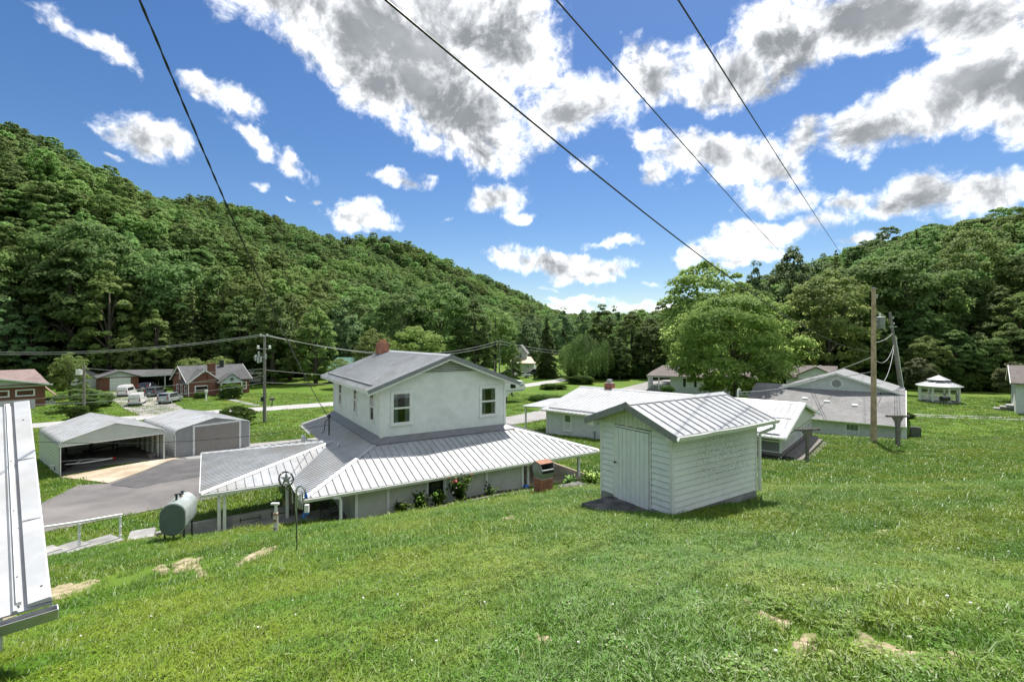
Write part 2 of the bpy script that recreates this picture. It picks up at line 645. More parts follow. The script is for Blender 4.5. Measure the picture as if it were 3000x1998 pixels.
# ------------------------------------------------------------------ materials
M = {}
M['white_metal'] = mat('white_metal', (.46, .47, .48), (.38, .39, .40), 2.6, .40, 0.0, .05, 12, c3=(.36, .36, .35))
M['white_metal_old'] = mat('white_metal_old', (.42, .43, .44), (.34, .35, .355), 1.8, .43, 0.0, .05, 9, c3=(.32, .315, .30), s3=.5)
M['grey_trim'] = mat('grey_trim', (.24, .25, .27), (.20, .21, .22), 6, .5)
M['flashing'] = mat('flashing', (.21, .215, .225), (.17, .175, .18), 3, .5)
M['white_paint'] = mat('white_paint', (.80, .81, .79), (.70, .72, .69), 3, .6, bump=.1, bscale=40)
M['trim'] = mat('trim', (.80, .81, .79), (.70, .71, .68), 5, .5)
M['green_tint_paint'] = mat('aged_white_paint', (.66, .68, .60), (.56, .59, .50), 2.5, .65, bump=.1, bscale=30)
M['block'] = rand_mat(mat('painted_block', (.78, .80, .78), (.72, .74, .72), 2.2, .75, bump=.3, bscale=70, c3=(.68, .71, .69), s3=1.2, lo=.42, hi=.72), .05)
M['block_side'] = mat('painted_block_side', (.80, .82, .82), (.70, .73, .72), 1.8, .75, bump=.3, bscale=60)
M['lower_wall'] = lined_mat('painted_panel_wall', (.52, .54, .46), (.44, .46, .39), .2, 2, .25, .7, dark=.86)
M['glass'] = None
g = bpy.data.materials.new('window_glass'); g.use_nodes = True
gt = g.node_tree; gt.nodes.clear()
go = N(gt, 'ShaderNodeOutputMaterial'); gm = N(gt, 'ShaderNodeMixShader'); gtr = N(gt, 'ShaderNodeBsdfTransparent'); ggl = N(gt, 'ShaderNodeBsdfGlossy')
gtr.inputs[0].default_value = (.75, .8, .8, 1); ggl.inputs['Roughness'].default_value = .03
gf = N(gt, 'ShaderNodeFresnel'); gf.inputs[0].default_value = 1.5
L(gt, mth(gt, 'ADD', gf.outputs[0], .04), gm.inputs[0]); L(gt, gtr.outputs[0], gm.inputs[1]); L(gt, ggl.outputs[0], gm.inputs[2]); L(gt, gm.outputs[0], go.inputs[0])
M['glass'] = g
M['dark_glass'] = mat('dark_glass', (.015, .018, .02), rough=.06)
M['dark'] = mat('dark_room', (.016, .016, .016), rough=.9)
M['curtain'] = mat('curtain_cloth', (.80, .80, .78), (.62, .62, .62), 9, .9)
M['concrete'] = mat('concrete', (.36, .35, .33), (.25, .25, .24), 1.6, .9, bump=.25, bscale=25, c3=(.17, .17, .165), s3=.9)
M['dark_concrete'] = mat('weathered_concrete', (.105, .10, .095), (.05, .05, .048), 3.5, .95, bump=.4, bscale=30, c3=(.17, .16, .15), s3=2.2)
M['pale_concrete'] = mat('pale_concrete', (.44, .36, .26), (.33, .26, .18), 1.2, .9, bump=.2, bscale=18, c3=(.50, .45, .37), s3=.5)
M['asphalt'] = mat('asphalt', (.155, .145, .14), (.115, .11, .108), .9, .93, bump=.3, bscale=60, c3=(.20, .185, .175), s3=.25, detail=9)
M['road'] = mat('road', (.40, .39, .38), (.33, .325, .32), .5, .93, bump=.15, bscale=12)
M['lane'] = mat('lane', (.30, .29, .28), (.24, .235, .23), .4, .93, bump=.15, bscale=12)
M['gravel'] = mat('gravel', (.34, .32, .30), (.17, .165, .16), 5, .95, bump=.6, bscale=8, c3=(.42, .40, .37), s3=.25)
M['dirt'] = mat('dirt', (.36, .28, .18), (.15, .17, .05), 11, .95, bump=.8, bscale=25, c3=(.46, .37, .26), s3=5)
M['mulch'] = mat('mulch', (.07, .055, .045), (.03, .025, .02), 12, .95, bump=.6, bscale=20)
M['wood_grey'] = mat('weathered_wood', (.22, .20, .18), (.12, .11, .10), 6, .9, bump=.4, bscale=20)
M['pole_wood'] = mat('pole_wood', (.52, .40, .27), (.40, .30, .19), 4, .85, bump=.3, bscale=20, c3=(.30, .21, .14), s3=1.6)
M['old_pole'] = mat('old_pole_wood', (.25, .23, .20), (.17, .155, .14), 4, .9, bump=.3, bscale=20)
M['brick'] = rand_mat(mat('red_brick', (.38, .14, .08), (.25, .085, .055), 14, .88, bump=.3, bscale=60), .5)
M['mortar'] = mat('mortar', (.42, .39, .34), (.33, .31, .28), 9, .95)
M['brick_wall'] = brick_mat('far_brick', (.21, .065, .04), (.15, .05, .034), (.20, .13, .10), .21, .075)
M['shingle'] = None
M['metal_dark'] = mat('black_metal', (.02, .02, .022), (.03, .03, .03), 8, .45)
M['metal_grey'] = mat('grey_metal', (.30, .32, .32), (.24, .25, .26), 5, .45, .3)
M['galv'] = mat('galvanised_steel', (.50, .52, .53), (.40, .42, .43), 6, .4, .6)
M['cable'] = mat('cable', (.018, .018, .02), rough=.5)
M['cable_pale'] = mat('bare_cable', (.45, .45, .44), rough=.35, metal=.4)
M['tyre'] = mat('rubber', (.015, .015, .016), rough=.85)
M['red_lamp'] = mat('red_lamp', (.35, .01, .01), rough=.2)
M['clear_lamp'] = mat('clear_lamp', (.7, .7, .7), rough=.1)
M['rust'] = mat('rusty_steel', (.36, .17, .10), (.24, .11, .07), 10, .8, bump=.3)
M['blue_glass'] = mat('blue_glass', (.02, .12, .42), rough=.08)
M['clay'] = mat('clay_flue', (.45, .20, .10), (.36, .15, .08), 9, .8)
def shingle_mat(name, c1, c2, c3):
    m = mat(name, c1, c2, 1.3, .95, bump=.3, bscale=30, c3=c3, s3=.25)
    t = m.node_tree; b = t.nodes['Principled BSDF']
    tc = N(t, 'ShaderNodeTexCoord')
    sp = N(t, 'ShaderNodeSeparateXYZ'); L(t, tc.outputs['Object'], sp.inputs[0])
    cb = N(t, 'ShaderNodeCombineXYZ'); L(t, sp.outputs[0], cb.inputs[0]); L(t, sp.outputs[1], cb.inputs[1])
    br = N(t, 'ShaderNodeTexBrick')
    br.inputs['Scale'].default_value = 1; br.inputs['Brick Width'].default_value = .32; br.inputs['Row Height'].default_value = .14; br.inputs['Mortar Size'].default_value = .012
    br.inputs['Color1'].default_value = (1, 1, 1, 1); br.inputs['Color2'].default_value = (.78, .78, .78, 1); br.inputs['Mortar'].default_value = (.5, .5, .5, 1)
    L(t, cb.outputs[0], br.inputs['Vector'])
    base = b.inputs['Base Color'].links[0].from_socket
    L(t, mixc(t, 1.0, base, br.outputs['Color'], 'MULTIPLY'), b.inputs['Base Color'])
    return m
M['shingle'] = shingle_mat('grey_shingles', (.30, .295, .288), (.25, .246, .24), (.19, .187, .183))
M['shingle_light'] = shingle_mat('pale_shingles', (.34, .345, .35), (.28, .285, .29), (.25, .255, .26))
M['shingle_dark'] = shingle_mat('dark_shingles', (.14, .14, .145), (.11, .11, .115), (.09, .09, .095))
M['shingle_brown'] = shingle_mat('brown_shingles', (.21, .18, .165), (.17, .145, .135), (.14, .12, .11))
M['shingle_pink'] = shingle_mat('pinkish_shingles', (.33, .24, .22), (.27, .20, .185), (.22, .16, .15))
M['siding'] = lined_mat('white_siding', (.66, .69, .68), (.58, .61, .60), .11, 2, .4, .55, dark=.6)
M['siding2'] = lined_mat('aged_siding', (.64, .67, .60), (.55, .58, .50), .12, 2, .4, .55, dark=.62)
M['shed_board'] = rand_mat(mat('shed_board', (.78, .82, .83), (.72, .76, .77), 5, .5, bump=.05, bscale=30), .05)
# side of the shed: green-grey algae in the middle of the wall
sb = mat('shed_board_mossy', (.78, .81, .75), (.72, .75, .68), 4, .6, bump=.08, bscale=40)
st_ = sb.node_tree; sbb = st_.nodes['Principled BSDF']
stc = N(st_, 'ShaderNodeTexCoord'); ssp = N(st_, 'ShaderNodeSeparateXYZ'); L(st_, stc.outputs['Object'], ssp.inputs[0])
sx = mth(st_, 'MULTIPLY', mth(st_, 'SUBTRACT', ssp.outputs[0], 2.05), .58); sz = mth(st_, 'MULTIPLY', mth(st_, 'SUBTRACT', ssp.outputs[2], 1.2), 1.05)
sr = mth(st_, 'SQRT', mth(st_, 'ADD', mth(st_, 'MULTIPLY', sx, sx), mth(st_, 'MULTIPLY', sz, sz)))
smp = N(st_, 'ShaderNodeMapping'); smp.inputs['Scale'].default_value = (7, 7, 22); L(st_, stc.outputs['Object'], smp.inputs[0])
sn = N(st_, 'ShaderNodeTexNoise'); sn.inputs['Scale'].default_value = 1.6; sn.inputs['Detail'].default_value = 8; sn.inputs['Roughness'].default_value = .75; L(st_, smp.outputs[0], sn.inputs['Vector'])
sf = mth(st_, 'MULTIPLY', mapr(st_, sr, .45, 1.05, 1.0, 0.0), mapr(st_, sn.outputs['Fac'], .40, .62))
L(st_, mixc(st_, mth(st_, 'MULTIPLY', sf, .62), sbb.inputs['Base Color'].links[0].from_socket, (.15, .175, .115)), sbb.inputs['Base Color'])
M['shed_moss'] = sb
# ------------------------------------------------------------------ terrain
GP = np.array([
    (0, -30, 5), (-25, -30, 3), (25, -30, 6), (0, -6, -.3), (-15, -6, -1.9), (15, -6, .4), (0, 0, -1.6), (-5, 0, -2.15), (5, 0, -1.3),
    (0, 3.4, -2.4), (-4, 4.5, -3.1), (4, 4, -2.3), (5.9, 6, -3.02), (-9.2, 10, -5.25), (0, 9, -3.72), (-5, 10, -4.6), (12, 8, -3.0), (20, 8, -2.6),
    (3.85, 11.65, -4.33), (2.5, 13.7, -4.78), (6.9, 13.7, -4.55), (5, 16, -5.0), (1.85, 12.5, -4.50), (-3.5, 16.5, -6.08), (-6.7, 15.8, -6.26), (-8.6, 16, -6.55), (-9.3, 20.6, -8.0), (-11.6, 19.8, -8.05), (-13.2, 19.5, -8.1), (-7.6, 21.8, -7.9), (-10.3, 17.0, -6.95), (-8.5, 17.8, -6.95), (1.13, 17.8, -5.80), (3, 17, -5.35),
    (-2.53, 20.0, -6.92), (.43, 21.9, -6.9), (-5.6, 18.0, -6.95), (3.2, 22.5, -6.95), (6, 20, -6.3), (8, 24, -6.8), (4, 27, -7.3), (-4, 24, -7.1), (-6, 29, -7.6),
    (-10.2, 16, -6.64), (-11.9, 16.7, -7.0), (-10.95, 15.6, -6.62), (-12.4, 17.9, -7.4), (-13.7, 15.3, -6.75), (-13.2, 16.3, -6.88), (-14.2, 14, -6.55), (-17, 12, -6.6), (-20, 21, -8.0), (-25, 12, -7.4),
    (15.2, 14.5, -4.45), (8.75, 15.5, -4.88), (22, 14, -4.2), (14, 19, -5.9), (22, 20, -5.7), (35, 20, -5.3),
    (-29.2, 30, -8.6), (-28.1, 30, -8.6), (-24.7, 34.3, -8.6), (-33, 37, -8.65), (-28, 40, -8.7), (-24.5, 35, -8.72), (-20.5, 39.5, -8.78), (-16, 24, -8.4), (-12, 24, -8.45), (-15, 30, -8.5), (-10, 30, -8.0), (-24, 26, -8.45),
    (-27, 52.8, -9.2), (-44.5, 56.8, -9.25), (-25, 68.3, -9.3), (2.1, 97.6, -9.3), (19.4, 121, -9.3), (-49.6, 74, -9.0), (-44, 80.4, -9.1), (-60, 63, -8.9), (-75, 63, -8.8), (-60, 48, -9.0), (-45, 40, -8.8), (-57, 82, -9.1),
    (17.7, 29, -7.55), (27.1, 34, -7.6), (26.6, 35.5, -7.62), (16, 28, -7.25), (34.9, 48, -9.75), (30, 50, -9.8), (35.7, 44, -9.4), (65, 74, -9.75), (61, 58, -9.6), (50.8, 60, -9.55), (40, 34, -7.7), (55, 40, -8.6),
    (4.1, 38.7, -8.0), (3, 43, -8.3), (-.7, 51, -8.8), (4.2, 58, -9.0), (21.7, 88, -9.3), (37, 112, -9.3), (-5, 44, -8.4), (12, 60, -9.2),
    (0, 150, -9.3), (60, 130, -9.3), (-60, 100, -8.8), (-100, 60, -8.4), (110, 70, -9.3), (120, 30, -6), (80, 12, -4.5), (-60, 20, -8.2), (-45, 5, -6.8), (45, 0, -1.2), (-100, 0, -7.2), (-120, 110, -8.5), (120, 130, -9.3), (100, -30, 3), (-100, -30, -3), (20, 170, -9.3), (-30, 150, -9.2)], float)


def _phi(d2):
    return np.where(d2 > 1e-9, 0.5 * d2 * np.log(np.maximum(d2, 1e-9)), 0)


def tps_fit(P, lam=0.03):
    n = len(P)
    d2 = ((P[:, None, :2] - P[None, :, :2]) ** 2).sum(-1)
    A = np.zeros((n + 3, n + 3))
    A[:n, :n] = _phi(d2) + np.eye(n) * lam
    A[:n, n] = 1; A[:n, n + 1:] = P[:, :2]
    A[n, :n] = 1; A[n + 1:, :n] = P[:, :2].T
    return np.linalg.solve(A, np.concatenate([P[:, 2], np.zeros(3)]))


TW = tps_fit(GP)


def lerp_tab(y, tab):
    t = np.array(tab, float)
    return np.interp(y, t[:, 0], t[:, 1])


FOOT = [(-50, -112), (60, -100), (95, -84), (108, -62), (122, -42), (150, -14), (200, 12), (300, 40), (700, 120), (1500, 260), (2600, 420)]
RIDGE = [(-50, -235), (100, -228), (211, -232), (315, -248), (405, -224), (567, -100), (810, -40), (1417, 90), (2600, 300)]
RH = [(-50, 66), (211, 75), (315, 88), (405, 90), (567, 84), (810, 70), (1417, 58), (2600, 50)]
RFOOT = [(-200, 150), (20, 150), (45, 128), (40, 128), (100, 90)]


def smooth(t):
    t = np.clip(t, 0, 1)
    return t * t * (3 - 2 * t)


def hills(x, y):
    xf, xr, h = lerp_tab(y, FOOT), lerp_tab(y, RIDGE), lerp_tab(y, RH)
    t = (xf - x) / (xf - xr)
    z = np.where(t > 0, (h + 9.5) * np.where(t < 1, 1.0 * t ** 1.08, 1 - 0.15 * (t - 1)), 0)
    z = np.maximum(z, 0)
    bump = 7 * np.sin(y * .031 + x * .02) + 5 * np.sin(y * .067 - x * .031 + 1.3)
    z = z + bump * smooth(np.clip(t, 0, 2) * 1.6) * (t > 0)
    # right-hand hill: rises behind the gazebo lawn, higher to the right
    yb = np.interp(x, [20, 45, 70, 95, 125, 170, 300], [128, 112, 97, 88, 76, 50, 0])
    k = np.interp(x, [22, 45, 75, 105, 160, 300], [0.0, .06, .25, .6, .8, .9])
    d = np.maximum(0, y - yb)
    cap_ = np.interp(x, [20, 45, 60, 80, 95, 115, 140, 165, 300], [2, 4, 8, 13, 18, 25, 35, 44, 60])
    zr = cap_ * (1 - np.exp(-k * d / np.maximum(cap_, .1)))
    fade = np.clip((420 - y) / 200, 0, 1)
    zr = zr * fade * (x > 20)
    # far ridge closing the valley
    zf = 62 * smooth((y - 900) / 700) * np.exp(-((x - 260) / 500.0) ** 2)
    return np.maximum(np.maximum(z, zr), zf)


def Hn(x, y):
    x = np.asarray(x, float); y = np.asarray(y, float)
    xs, ys = x.ravel(), y.ravel()
    out = np.empty(len(xs))
    n = len(GP)
    for a in range(0, len(xs), 20000):
        X, Y = xs[a:a + 20000], ys[a:a + 20000]
        d2 = (X[:, None] - GP[None, :, 0]) ** 2 + (Y[:, None] - GP[None, :, 1]) ** 2
        out[a:a + 20000] = _phi(d2) @ TW[:n] + TW[n] + TW[n + 1] * X + TW[n + 2] * Y
    w = np.maximum(smooth((ys - 105) / 40), smooth((np.abs(xs) - 85) / 30) * (ys > 20))
    w = np.maximum(w, smooth((np.abs(xs) - 100) / 40))
    far = np.where(ys > 20, -9.2, np.interp(ys, [-60, -20, 20], [6, 1, -7]))
    out = out * (1 - w) + far * w
    return (out + hills(xs, ys)).reshape(x.shape)


def H(x, y):
    return float(Hn(np.array([x]), np.array([y]))[0])


def pick(px, py, dmin=2.0, dmax=200):
    """ground point seen at a pixel of the photograph"""
    d = np.concatenate([np.arange(dmin, 40, .05), np.arange(40, dmax, .2)])
    z = Hn((px - 1500) / F * d, d)
    r = (HZ - py) / F * d
    i = np.argmax(r <= z)
    return Vector(((px - 1500) / F * d[i], d[i], z[i]))


def axis_grid(lo, hi, fine_lo, fine_hi, step, grow=1.11, mx=60):
    a = list(np.arange(fine_lo, fine_hi + 1e-6, step))
    s = step
    while a[-1] < hi:
        s = min(s * grow, mx); a.append(a[-1] + s)
    s = step
    while a[0] > lo:
        s = min(s * grow, mx); a.insert(0, a[0] - s)
    return np.array(a)


gx = axis_grid(-900, 1100, -16, 18, .4)
gy = axis_grid(-60, 2600, 1.5, 26, .4)
GX, GY = np.meshgrid(gx, gy)
GZ = Hn(GX, GY)
relief = 0.018 * (np.sin(GX * 2.1 + GY * 1.3) + np.sin(GX * 3.7 - GY * 2.9) + np.sin(GX * 1.1 - GY * .7))
NEAR = np.clip((30 - GY) / 10, 0, 1)
GZ += relief * NEAR
nx, ny = len(gx), len(gy)
me = bpy.data.meshes.new('ground')
co = np.stack([GX, GY, GZ], -1).reshape(-1, 3)
ii = np.arange((ny - 1) * (nx - 1))
r0 = (ii // (nx - 1)) * nx + ii % (nx - 1)
fc = np.stack([r0, r0 + 1, r0 + nx + 1, r0 + nx], -1)
me.vertices.add(len(co)); me.vertices.foreach_set('co', co.ravel())
me.loops.add(fc.size); me.loops.foreach_set('vertex_index', fc.ravel().astype(np.int32))
me.polygons.add(len(fc)); me.polygons.foreach_set('loop_start', (np.arange(len(fc)) * 4).astype(np.int32)); me.polygons.foreach_set('loop_total', np.full(len(fc), 4, np.int32))
me.update(calc_edges=True)
me.polygons.foreach_set('use_smooth', [True] * len(fc))
hv = hills(GX, GY).ravel()
at = me.attributes.new('wood', 'FLOAT', 'POINT'); at.data.foreach_set('value', np.clip(hv / 1.2, 0, 1).astype(np.float32))


def grass_ground():
    m = bpy.data.materials.new('lawn'); m.use_nodes = True
    t = m.node_tree; b = t.nodes['Principled BSDF']; b.inputs['Roughness'].default_value = .9; b.inputs['Specular IOR Level'].default_value = .2
    geo = N(t, 'ShaderNodeNewGeometry')

    def nz(scale, det, off=(0, 0, 0), sc=(1, 1, 1), rough=.6):
        mp = N(t, 'ShaderNodeMapping'); mp.inputs['Location'].default_value = off; mp.inputs['Scale'].default_value = sc
        L(t, geo.outputs['Position'], mp.inputs[0])
        n = N(t, 'ShaderNodeTexNoise'); n.inputs['Scale'].default_value = scale; n.inputs['Detail'].default_value = det; n.inputs['Roughness'].default_value = rough
        L(t, mp.outputs[0], n.inputs['Vector'])
        return n.outputs['Fac']
    c = mixc(t, mapr(t, nz(.22, 6), .38, .66), (.086, .160, .015), (.136, .196, .021))
    c = mixc(t, mapr(t, nz(1.4, 6, (3, 1, 2), rough=.72), .40, .68), c, (.075, .155, .013))
    c = mixc(t, mapr(t, nz(.11, 4, (8, 3, 1)), .56, .70, 0, .6), c, (.24, .24, .035))
    c = mixc(t, mapr(t, nz(9, 5, (5, 5, 5), rough=.8), .35, .72, 0, .75), c, (.045, .10, .010))
    c = mixc(t, mapr(t, nz(22, 4, (1, 5, 2), rough=.8), .52, .75, 0, .5), c, (.22, .30, .035))
    a = N(t, 'ShaderNodeAttribute', attribute_name='wood')
    c = mixc(t, mapr(t, a.outputs['Fac'], .1, .6), c, (.060, .095, .022))
    L(t, c, b.inputs['Base Color'])
    bp = N(t, 'ShaderNodeBump'); bp.inputs['Strength'].default_value = .6; bp.inputs['Distance'].default_value = .05
    L(t, nz(14, 5, (2, 2, 2)), bp.inputs['Height']); L(t, bp.outputs[0], b.inputs['Normal'])
    return m


M['lawn'] = grass_ground()
me.materials.append(M['lawn'])
ground = link('ground', me)
ground['kind'] = 'structure'
GZF = GZ


def Hm(x, y):
    """height of the built ground mesh (bilinear), for things laid on it"""
    x = np.asarray(x, float); y = np.asarray(y, float)
    i = np.clip(np.searchsorted(gx, x) - 1, 0, nx - 2); j = np.clip(np.searchsorted(gy, y) - 1, 0, ny - 2)
    u = (x - gx[i]) / (gx[i + 1] - gx[i]); v = (y - gy[j]) / (gy[j + 1] - gy[j])
    return (GZF[j, i] * (1 - u) * (1 - v) + GZF[j, i + 1] * u * (1 - v) + GZF[j + 1, i] * (1 - u) * v + GZF[j + 1, i + 1] * u * v)


def hz(x, y):
    return float(Hm(x, y))


def drape(name, outline, m, lift=.02, step=.6, parent=None, kind='structure', skirt=.12, taper=False):
    """a sheet cut to an outline and laid over the ground, with a small edge"""
    pts = [Vector((p[0], p[1])) for p in outline]
    n = len(pts)
    dense = []
    for i in range(n):
        a, b = pts[i], pts[(i + 1) % n]
        k = max(1, int((b - a).length / step))
        for q in range(k):
            dense.append(a.lerp(b, q / k))
    nb = len(dense)
    xs = [p.x for p in dense]; ys = [p.y for p in dense]

    def inside(x, y):
        c = False
        for i in range(n):
            a, b = pts[i], pts[(i + 1) % n]
            if (a.y > y) != (b.y > y) and x < (b.x - a.x) * (y - a.y) / (b.y - a.y) + a.x:
                c = not c
        return c
    inner = []
    for x in np.arange(min(xs), max(xs), step):
        for y in np.arange(min(ys), max(ys), step):
            xx, yy = x + rng.uniform(-.15, .15) * step, y + rng.uniform(-.15, .15) * step
            if inside(xx, yy):
                inner.append(Vector((xx, yy)))
    res = geometry.delaunay_2d_cdt(dense + inner, [(i, (i + 1) % nb) for i in range(nb)], [], 1, 1e-4)
    V, Fc = res[0], res[2]
    z = Hm(np.array([p.x for p in V]), np.array([p.y for p in V]))
    b = MB()
    onedge = {(round(p.x, 4), round(p.y, 4)) for p in dense} if taper else set()
    b.v = [(p.x, p.y, float(zz) + (-.012 if (round(p.x, 4), round(p.y, 4)) in onedge else lift)) for p, zz in zip(V, z)]
    for f in Fc:
        p = [V[k] for k in f]
        ar = sum(p[k].x * p[(k + 1) % len(p)].y - p[(k + 1) % len(p)].x * p[k].y for k in range(len(p)))
        b.f.append(tuple(f) if ar > 0 else tuple(reversed(f)))
    i0 = len(b.v)
    if taper:
        lift = -.012
    zz = Hm(np.array(xs), np.array(ys))
    b.v += [(p.x, p.y, float(h) + lift) for p, h in zip(dense, zz)] + [(p.x, p.y, float(h) - skirt) for p, h in zip(dense, zz)]
    for i in range(nb):
        j = (i + 1) % nb
        b.f.append((i0 + i, i0 + j, i0 + nb + j, i0 + nb + i))
    o = b.build(name, m, parent, fix=False)
    if kind:
        o['kind'] = kind
    return o


def strip_outline(pts, w):
    pts = [Vector(p[:2]) for p in pts]
    lft, rgt = [], []
    for i, p in enumerate(pts):
        a = (pts[min(i + 1, len(pts) - 1)] - pts[max(i - 1, 0)]).normalized()
        nn = Vector((-a.y, a.x))
        lft.append(p + nn * w / 2); rgt.append(p - nn * w / 2)
    return lft + rgt[::-1]


PK = lambda *a: [pick(x, y) for x, y in a]
# roads and paths
rd = [(-118, 22), (-75, 37), (-49.7, 49.7), (-44.2, 55), (-37.6, 60), (-25, 68.3), (-12, 79.5), (2.1, 93.5), (11, 106), (19.4, 121), (27, 140), (33, 170)]
drape('road', strip_outline(rd, 4.0), M['road'], .03, 1.5)
ln_ = [(-30, 34), (-14, 41), (-6, 46), (-.7, 50.5), (4.2, 57), (13, 73), (21.7, 87), (30, 100), (37, 112), (42, 128)]
drape('lane', strip_outline(ln_, 4.6), M['lane'], .05, 1.5)
drv = PK((60, 1500), (230, 1421), (318, 1418), (420, 1382), (541, 1338), (512, 1346), (700, 1314), (760, 1306), (860, 1345), (800, 1422), (600, 1468), (430, 1500), (115, 1563), (20, 1580))
driveway_pts = drv
drape('driveway', drv, M['asphalt'], .035, .8)
M['asphalt_new'] = mat('newer_asphalt', (.095, .092, .092), (.07, .068, .07), 1.2, .93, bump=.3, bscale=60, c3=(.12, .115, .112), s3=.4, detail=9)
drape('driveway_top', PK((322, 1422), (420, 1383), (541, 1339), (700, 1315), (756, 1308), (850, 1345), (700, 1378), (590, 1397), (470, 1416), (400, 1432)), M['asphalt_new'], .05, .8)
drape('apron', PK((176, 1400), (318, 1418), (420, 1382), (541, 1338), (482, 1347)), M['pale_concrete'], .07, .8)
drape('gravel_yard', PK((318, 1150), (330, 1172), (362, 1196), (420, 1221), (541, 1212), (535, 1196), (505, 1180), (488, 1166), (440, 1150)), M['gravel'], .035, 1.0)
drape('front_walk', strip_outline(PK((655, 1166), (755, 1189)), .9), M['road'], .03, .8)
# two-track concrete path on the far lawn
for py0, py1 in ((1214, 1224), (1219, 1230)):
    drape('lawn_path', strip_outline(PK((2650, py0), (2800, (py0 + py1) / 2), (3060, py1 + 2)), .5), M['road'], .03, 1.0)
DIRT_OUT = []
for px, py, rx, ry, tl in ((195, 1735, 60, 14, -22), (120, 1742, 28, 18, -10), (10, 1845, 34, 34, 30), (545, 1655, 45, 9, -14), (750, 1632, 42, 10, -22), (590, 1680, 14, 10, 0), (470, 1670, 22, 6, -10), (1492, 1520, 17, 5, 0),
                           (2225, 1790, 42, 12, 30), (2285, 1830, 34, 14, 20), (2360, 1905, 36, 24, -25), (2530, 1880, 34, 16, 25), (2640, 1925, 55, 18, 15), (2800, 1945, 60, 18, -8), (1585, 1880, 26, 18, 0), (1540, 1930, 26, 12, 0), (2585, 1565, 20, 5, 0), (2920, 1650, 16, 9, 0), (2440, 1735, 24, 8, 10)):
    poly = []
    for k in range(22):
        a = 2 * math.pi * k / 22
        rr = 1.15 + .3 * math.sin(a * 2 + px) + .14 * math.sin(a * 3 + py) + rng.uniform(-.2, .2)
        x, y = rx * rr * math.cos(a), ry * rr * math.sin(a)
        c, s = math.cos(R(tl)), math.sin(R(tl))
        x, y = x * 1.2, y * 1.35
        poly.append(pick(px + x * c - y * s, min(py + x * s + y * c, 1995)))
    DIRT_OUT.append([tuple(q_.xy) for q_ in poly])
    drape('dirt_patch', poly, M['dirt'], .03, .09, skirt=.08, taper=True)

# ------------------------------------------------------------------ foliage


def leaf_mat(name, c1, c2, trans=.5, rough=.5, var=.35, cz=11.0, bend=.6):
    m = bpy.data.materials.new(name); m.use_nodes = True
    t = m.node_tree; t.nodes.clear()
    out = N(t, 'ShaderNodeOutputMaterial')
    pb = N(t, 'ShaderNodeBsdfPrincipled'); pb.inputs['Roughness'].default_value = .7; pb.inputs['Specular IOR Level'].default_value = .18
    tr = N(t, 'ShaderNodeBsdfTranslucent')
    mx = N(t, 'ShaderNodeMixShader'); mx.inputs[0].default_value = trans + .08
    oi = N(t, 'ShaderNodeObjectInfo')
    tc = N(t, 'ShaderNodeTexCoord')
    nz = N(t, 'ShaderNodeTexNoise'); nz.inputs['Scale'].default_value = .55; nz.inputs['Detail'].default_value = 5; nz.inputs['Roughness'].default_value = .75
    L(t, tc.outputs['Object'], nz.inputs['Vector'])
    c = mixc(t, mapr(t, nz.outputs['Fac'], .34, .68), c1, c2)
    geo = N(t, 'ShaderNodeNewGeometry')
    # stands of one kind share a tint
    n2 = N(t, 'ShaderNodeTexNoise'); n2.inputs['Scale'].default_value = .021; n2.inputs['Detail'].default_value = 3
    L(t, oi.outputs['Location'], n2.inputs['Vector'])
    c = mixc(t, mapr(t, n2.outputs['Fac'], .40, .62, 0, .4), c, tuple(min(1, q * k) for q, k in zip(c2, (1.25, 1.12, .9))))
    hs = N(t, 'ShaderNodeHueSaturation')
    L(t, mth(t, 'MULTIPLY_ADD', oi.outputs['Random'], .03, .488), hs.inputs['Hue'])
    L(t, mth(t, 'ADD', mth(t, 'MULTIPLY_ADD', oi.outputs['Random'], var, 1 - var / 2 - .2), mth(t, 'MULTIPLY', geo.outputs['Random Per Island'], .4)), hs.inputs['Value'])
    L(t, c, hs.inputs['Color'])
    L(t, hs.outputs[0], pb.inputs['Base Color'])
    hs2 = N(t, 'ShaderNodeHueSaturation'); hs2.inputs['Value'].default_value = 1.9; hs2.inputs['Hue'].default_value = .494; L(t, hs.outputs[0], hs2.inputs['Color'])
    L(t, hs2.outputs[0], tr.inputs[0])
    # leaves of a crown turn their faces outwards together
    sb2 = N(t, 'ShaderNodeVectorMath', operation='SUBTRACT'); sb2.inputs[1].default_value = (0, 0, cz - 4); L(t, tc.outputs['Object'], sb2.inputs[0])
    vt = N(t, 'ShaderNodeVectorTransform', vector_type='VECTOR', convert_from='OBJECT', convert_to='WORLD'); L(t, sb2.outputs[0], vt.inputs[0])
    vn = N(t, 'ShaderNodeVectorMath', operation='NORMALIZE'); L(t, vt.outputs[0], vn.inputs[0])
    vm = N(t, 'ShaderNodeMix', data_type='VECTOR'); vm.inputs[0].default_value = bend
    L(t, geo.outputs['Normal'], vm.inputs[4]); L(t, vn.outputs[0], vm.inputs[5])
    ve = N(t, 'ShaderNodeVectorMath', operation='NORMALIZE'); L(t, vm.outputs[1], ve.inputs[0])
    L(t, ve.outputs[0], pb.inputs['Normal']); L(t, ve.outputs[0], tr.inputs['Normal'])
    L(t, pb.outputs[0], mx.inputs[1]); L(t, tr.outputs[0], mx.inputs[2]); L(t, mx.outputs[0], out.inputs[0])
    return m


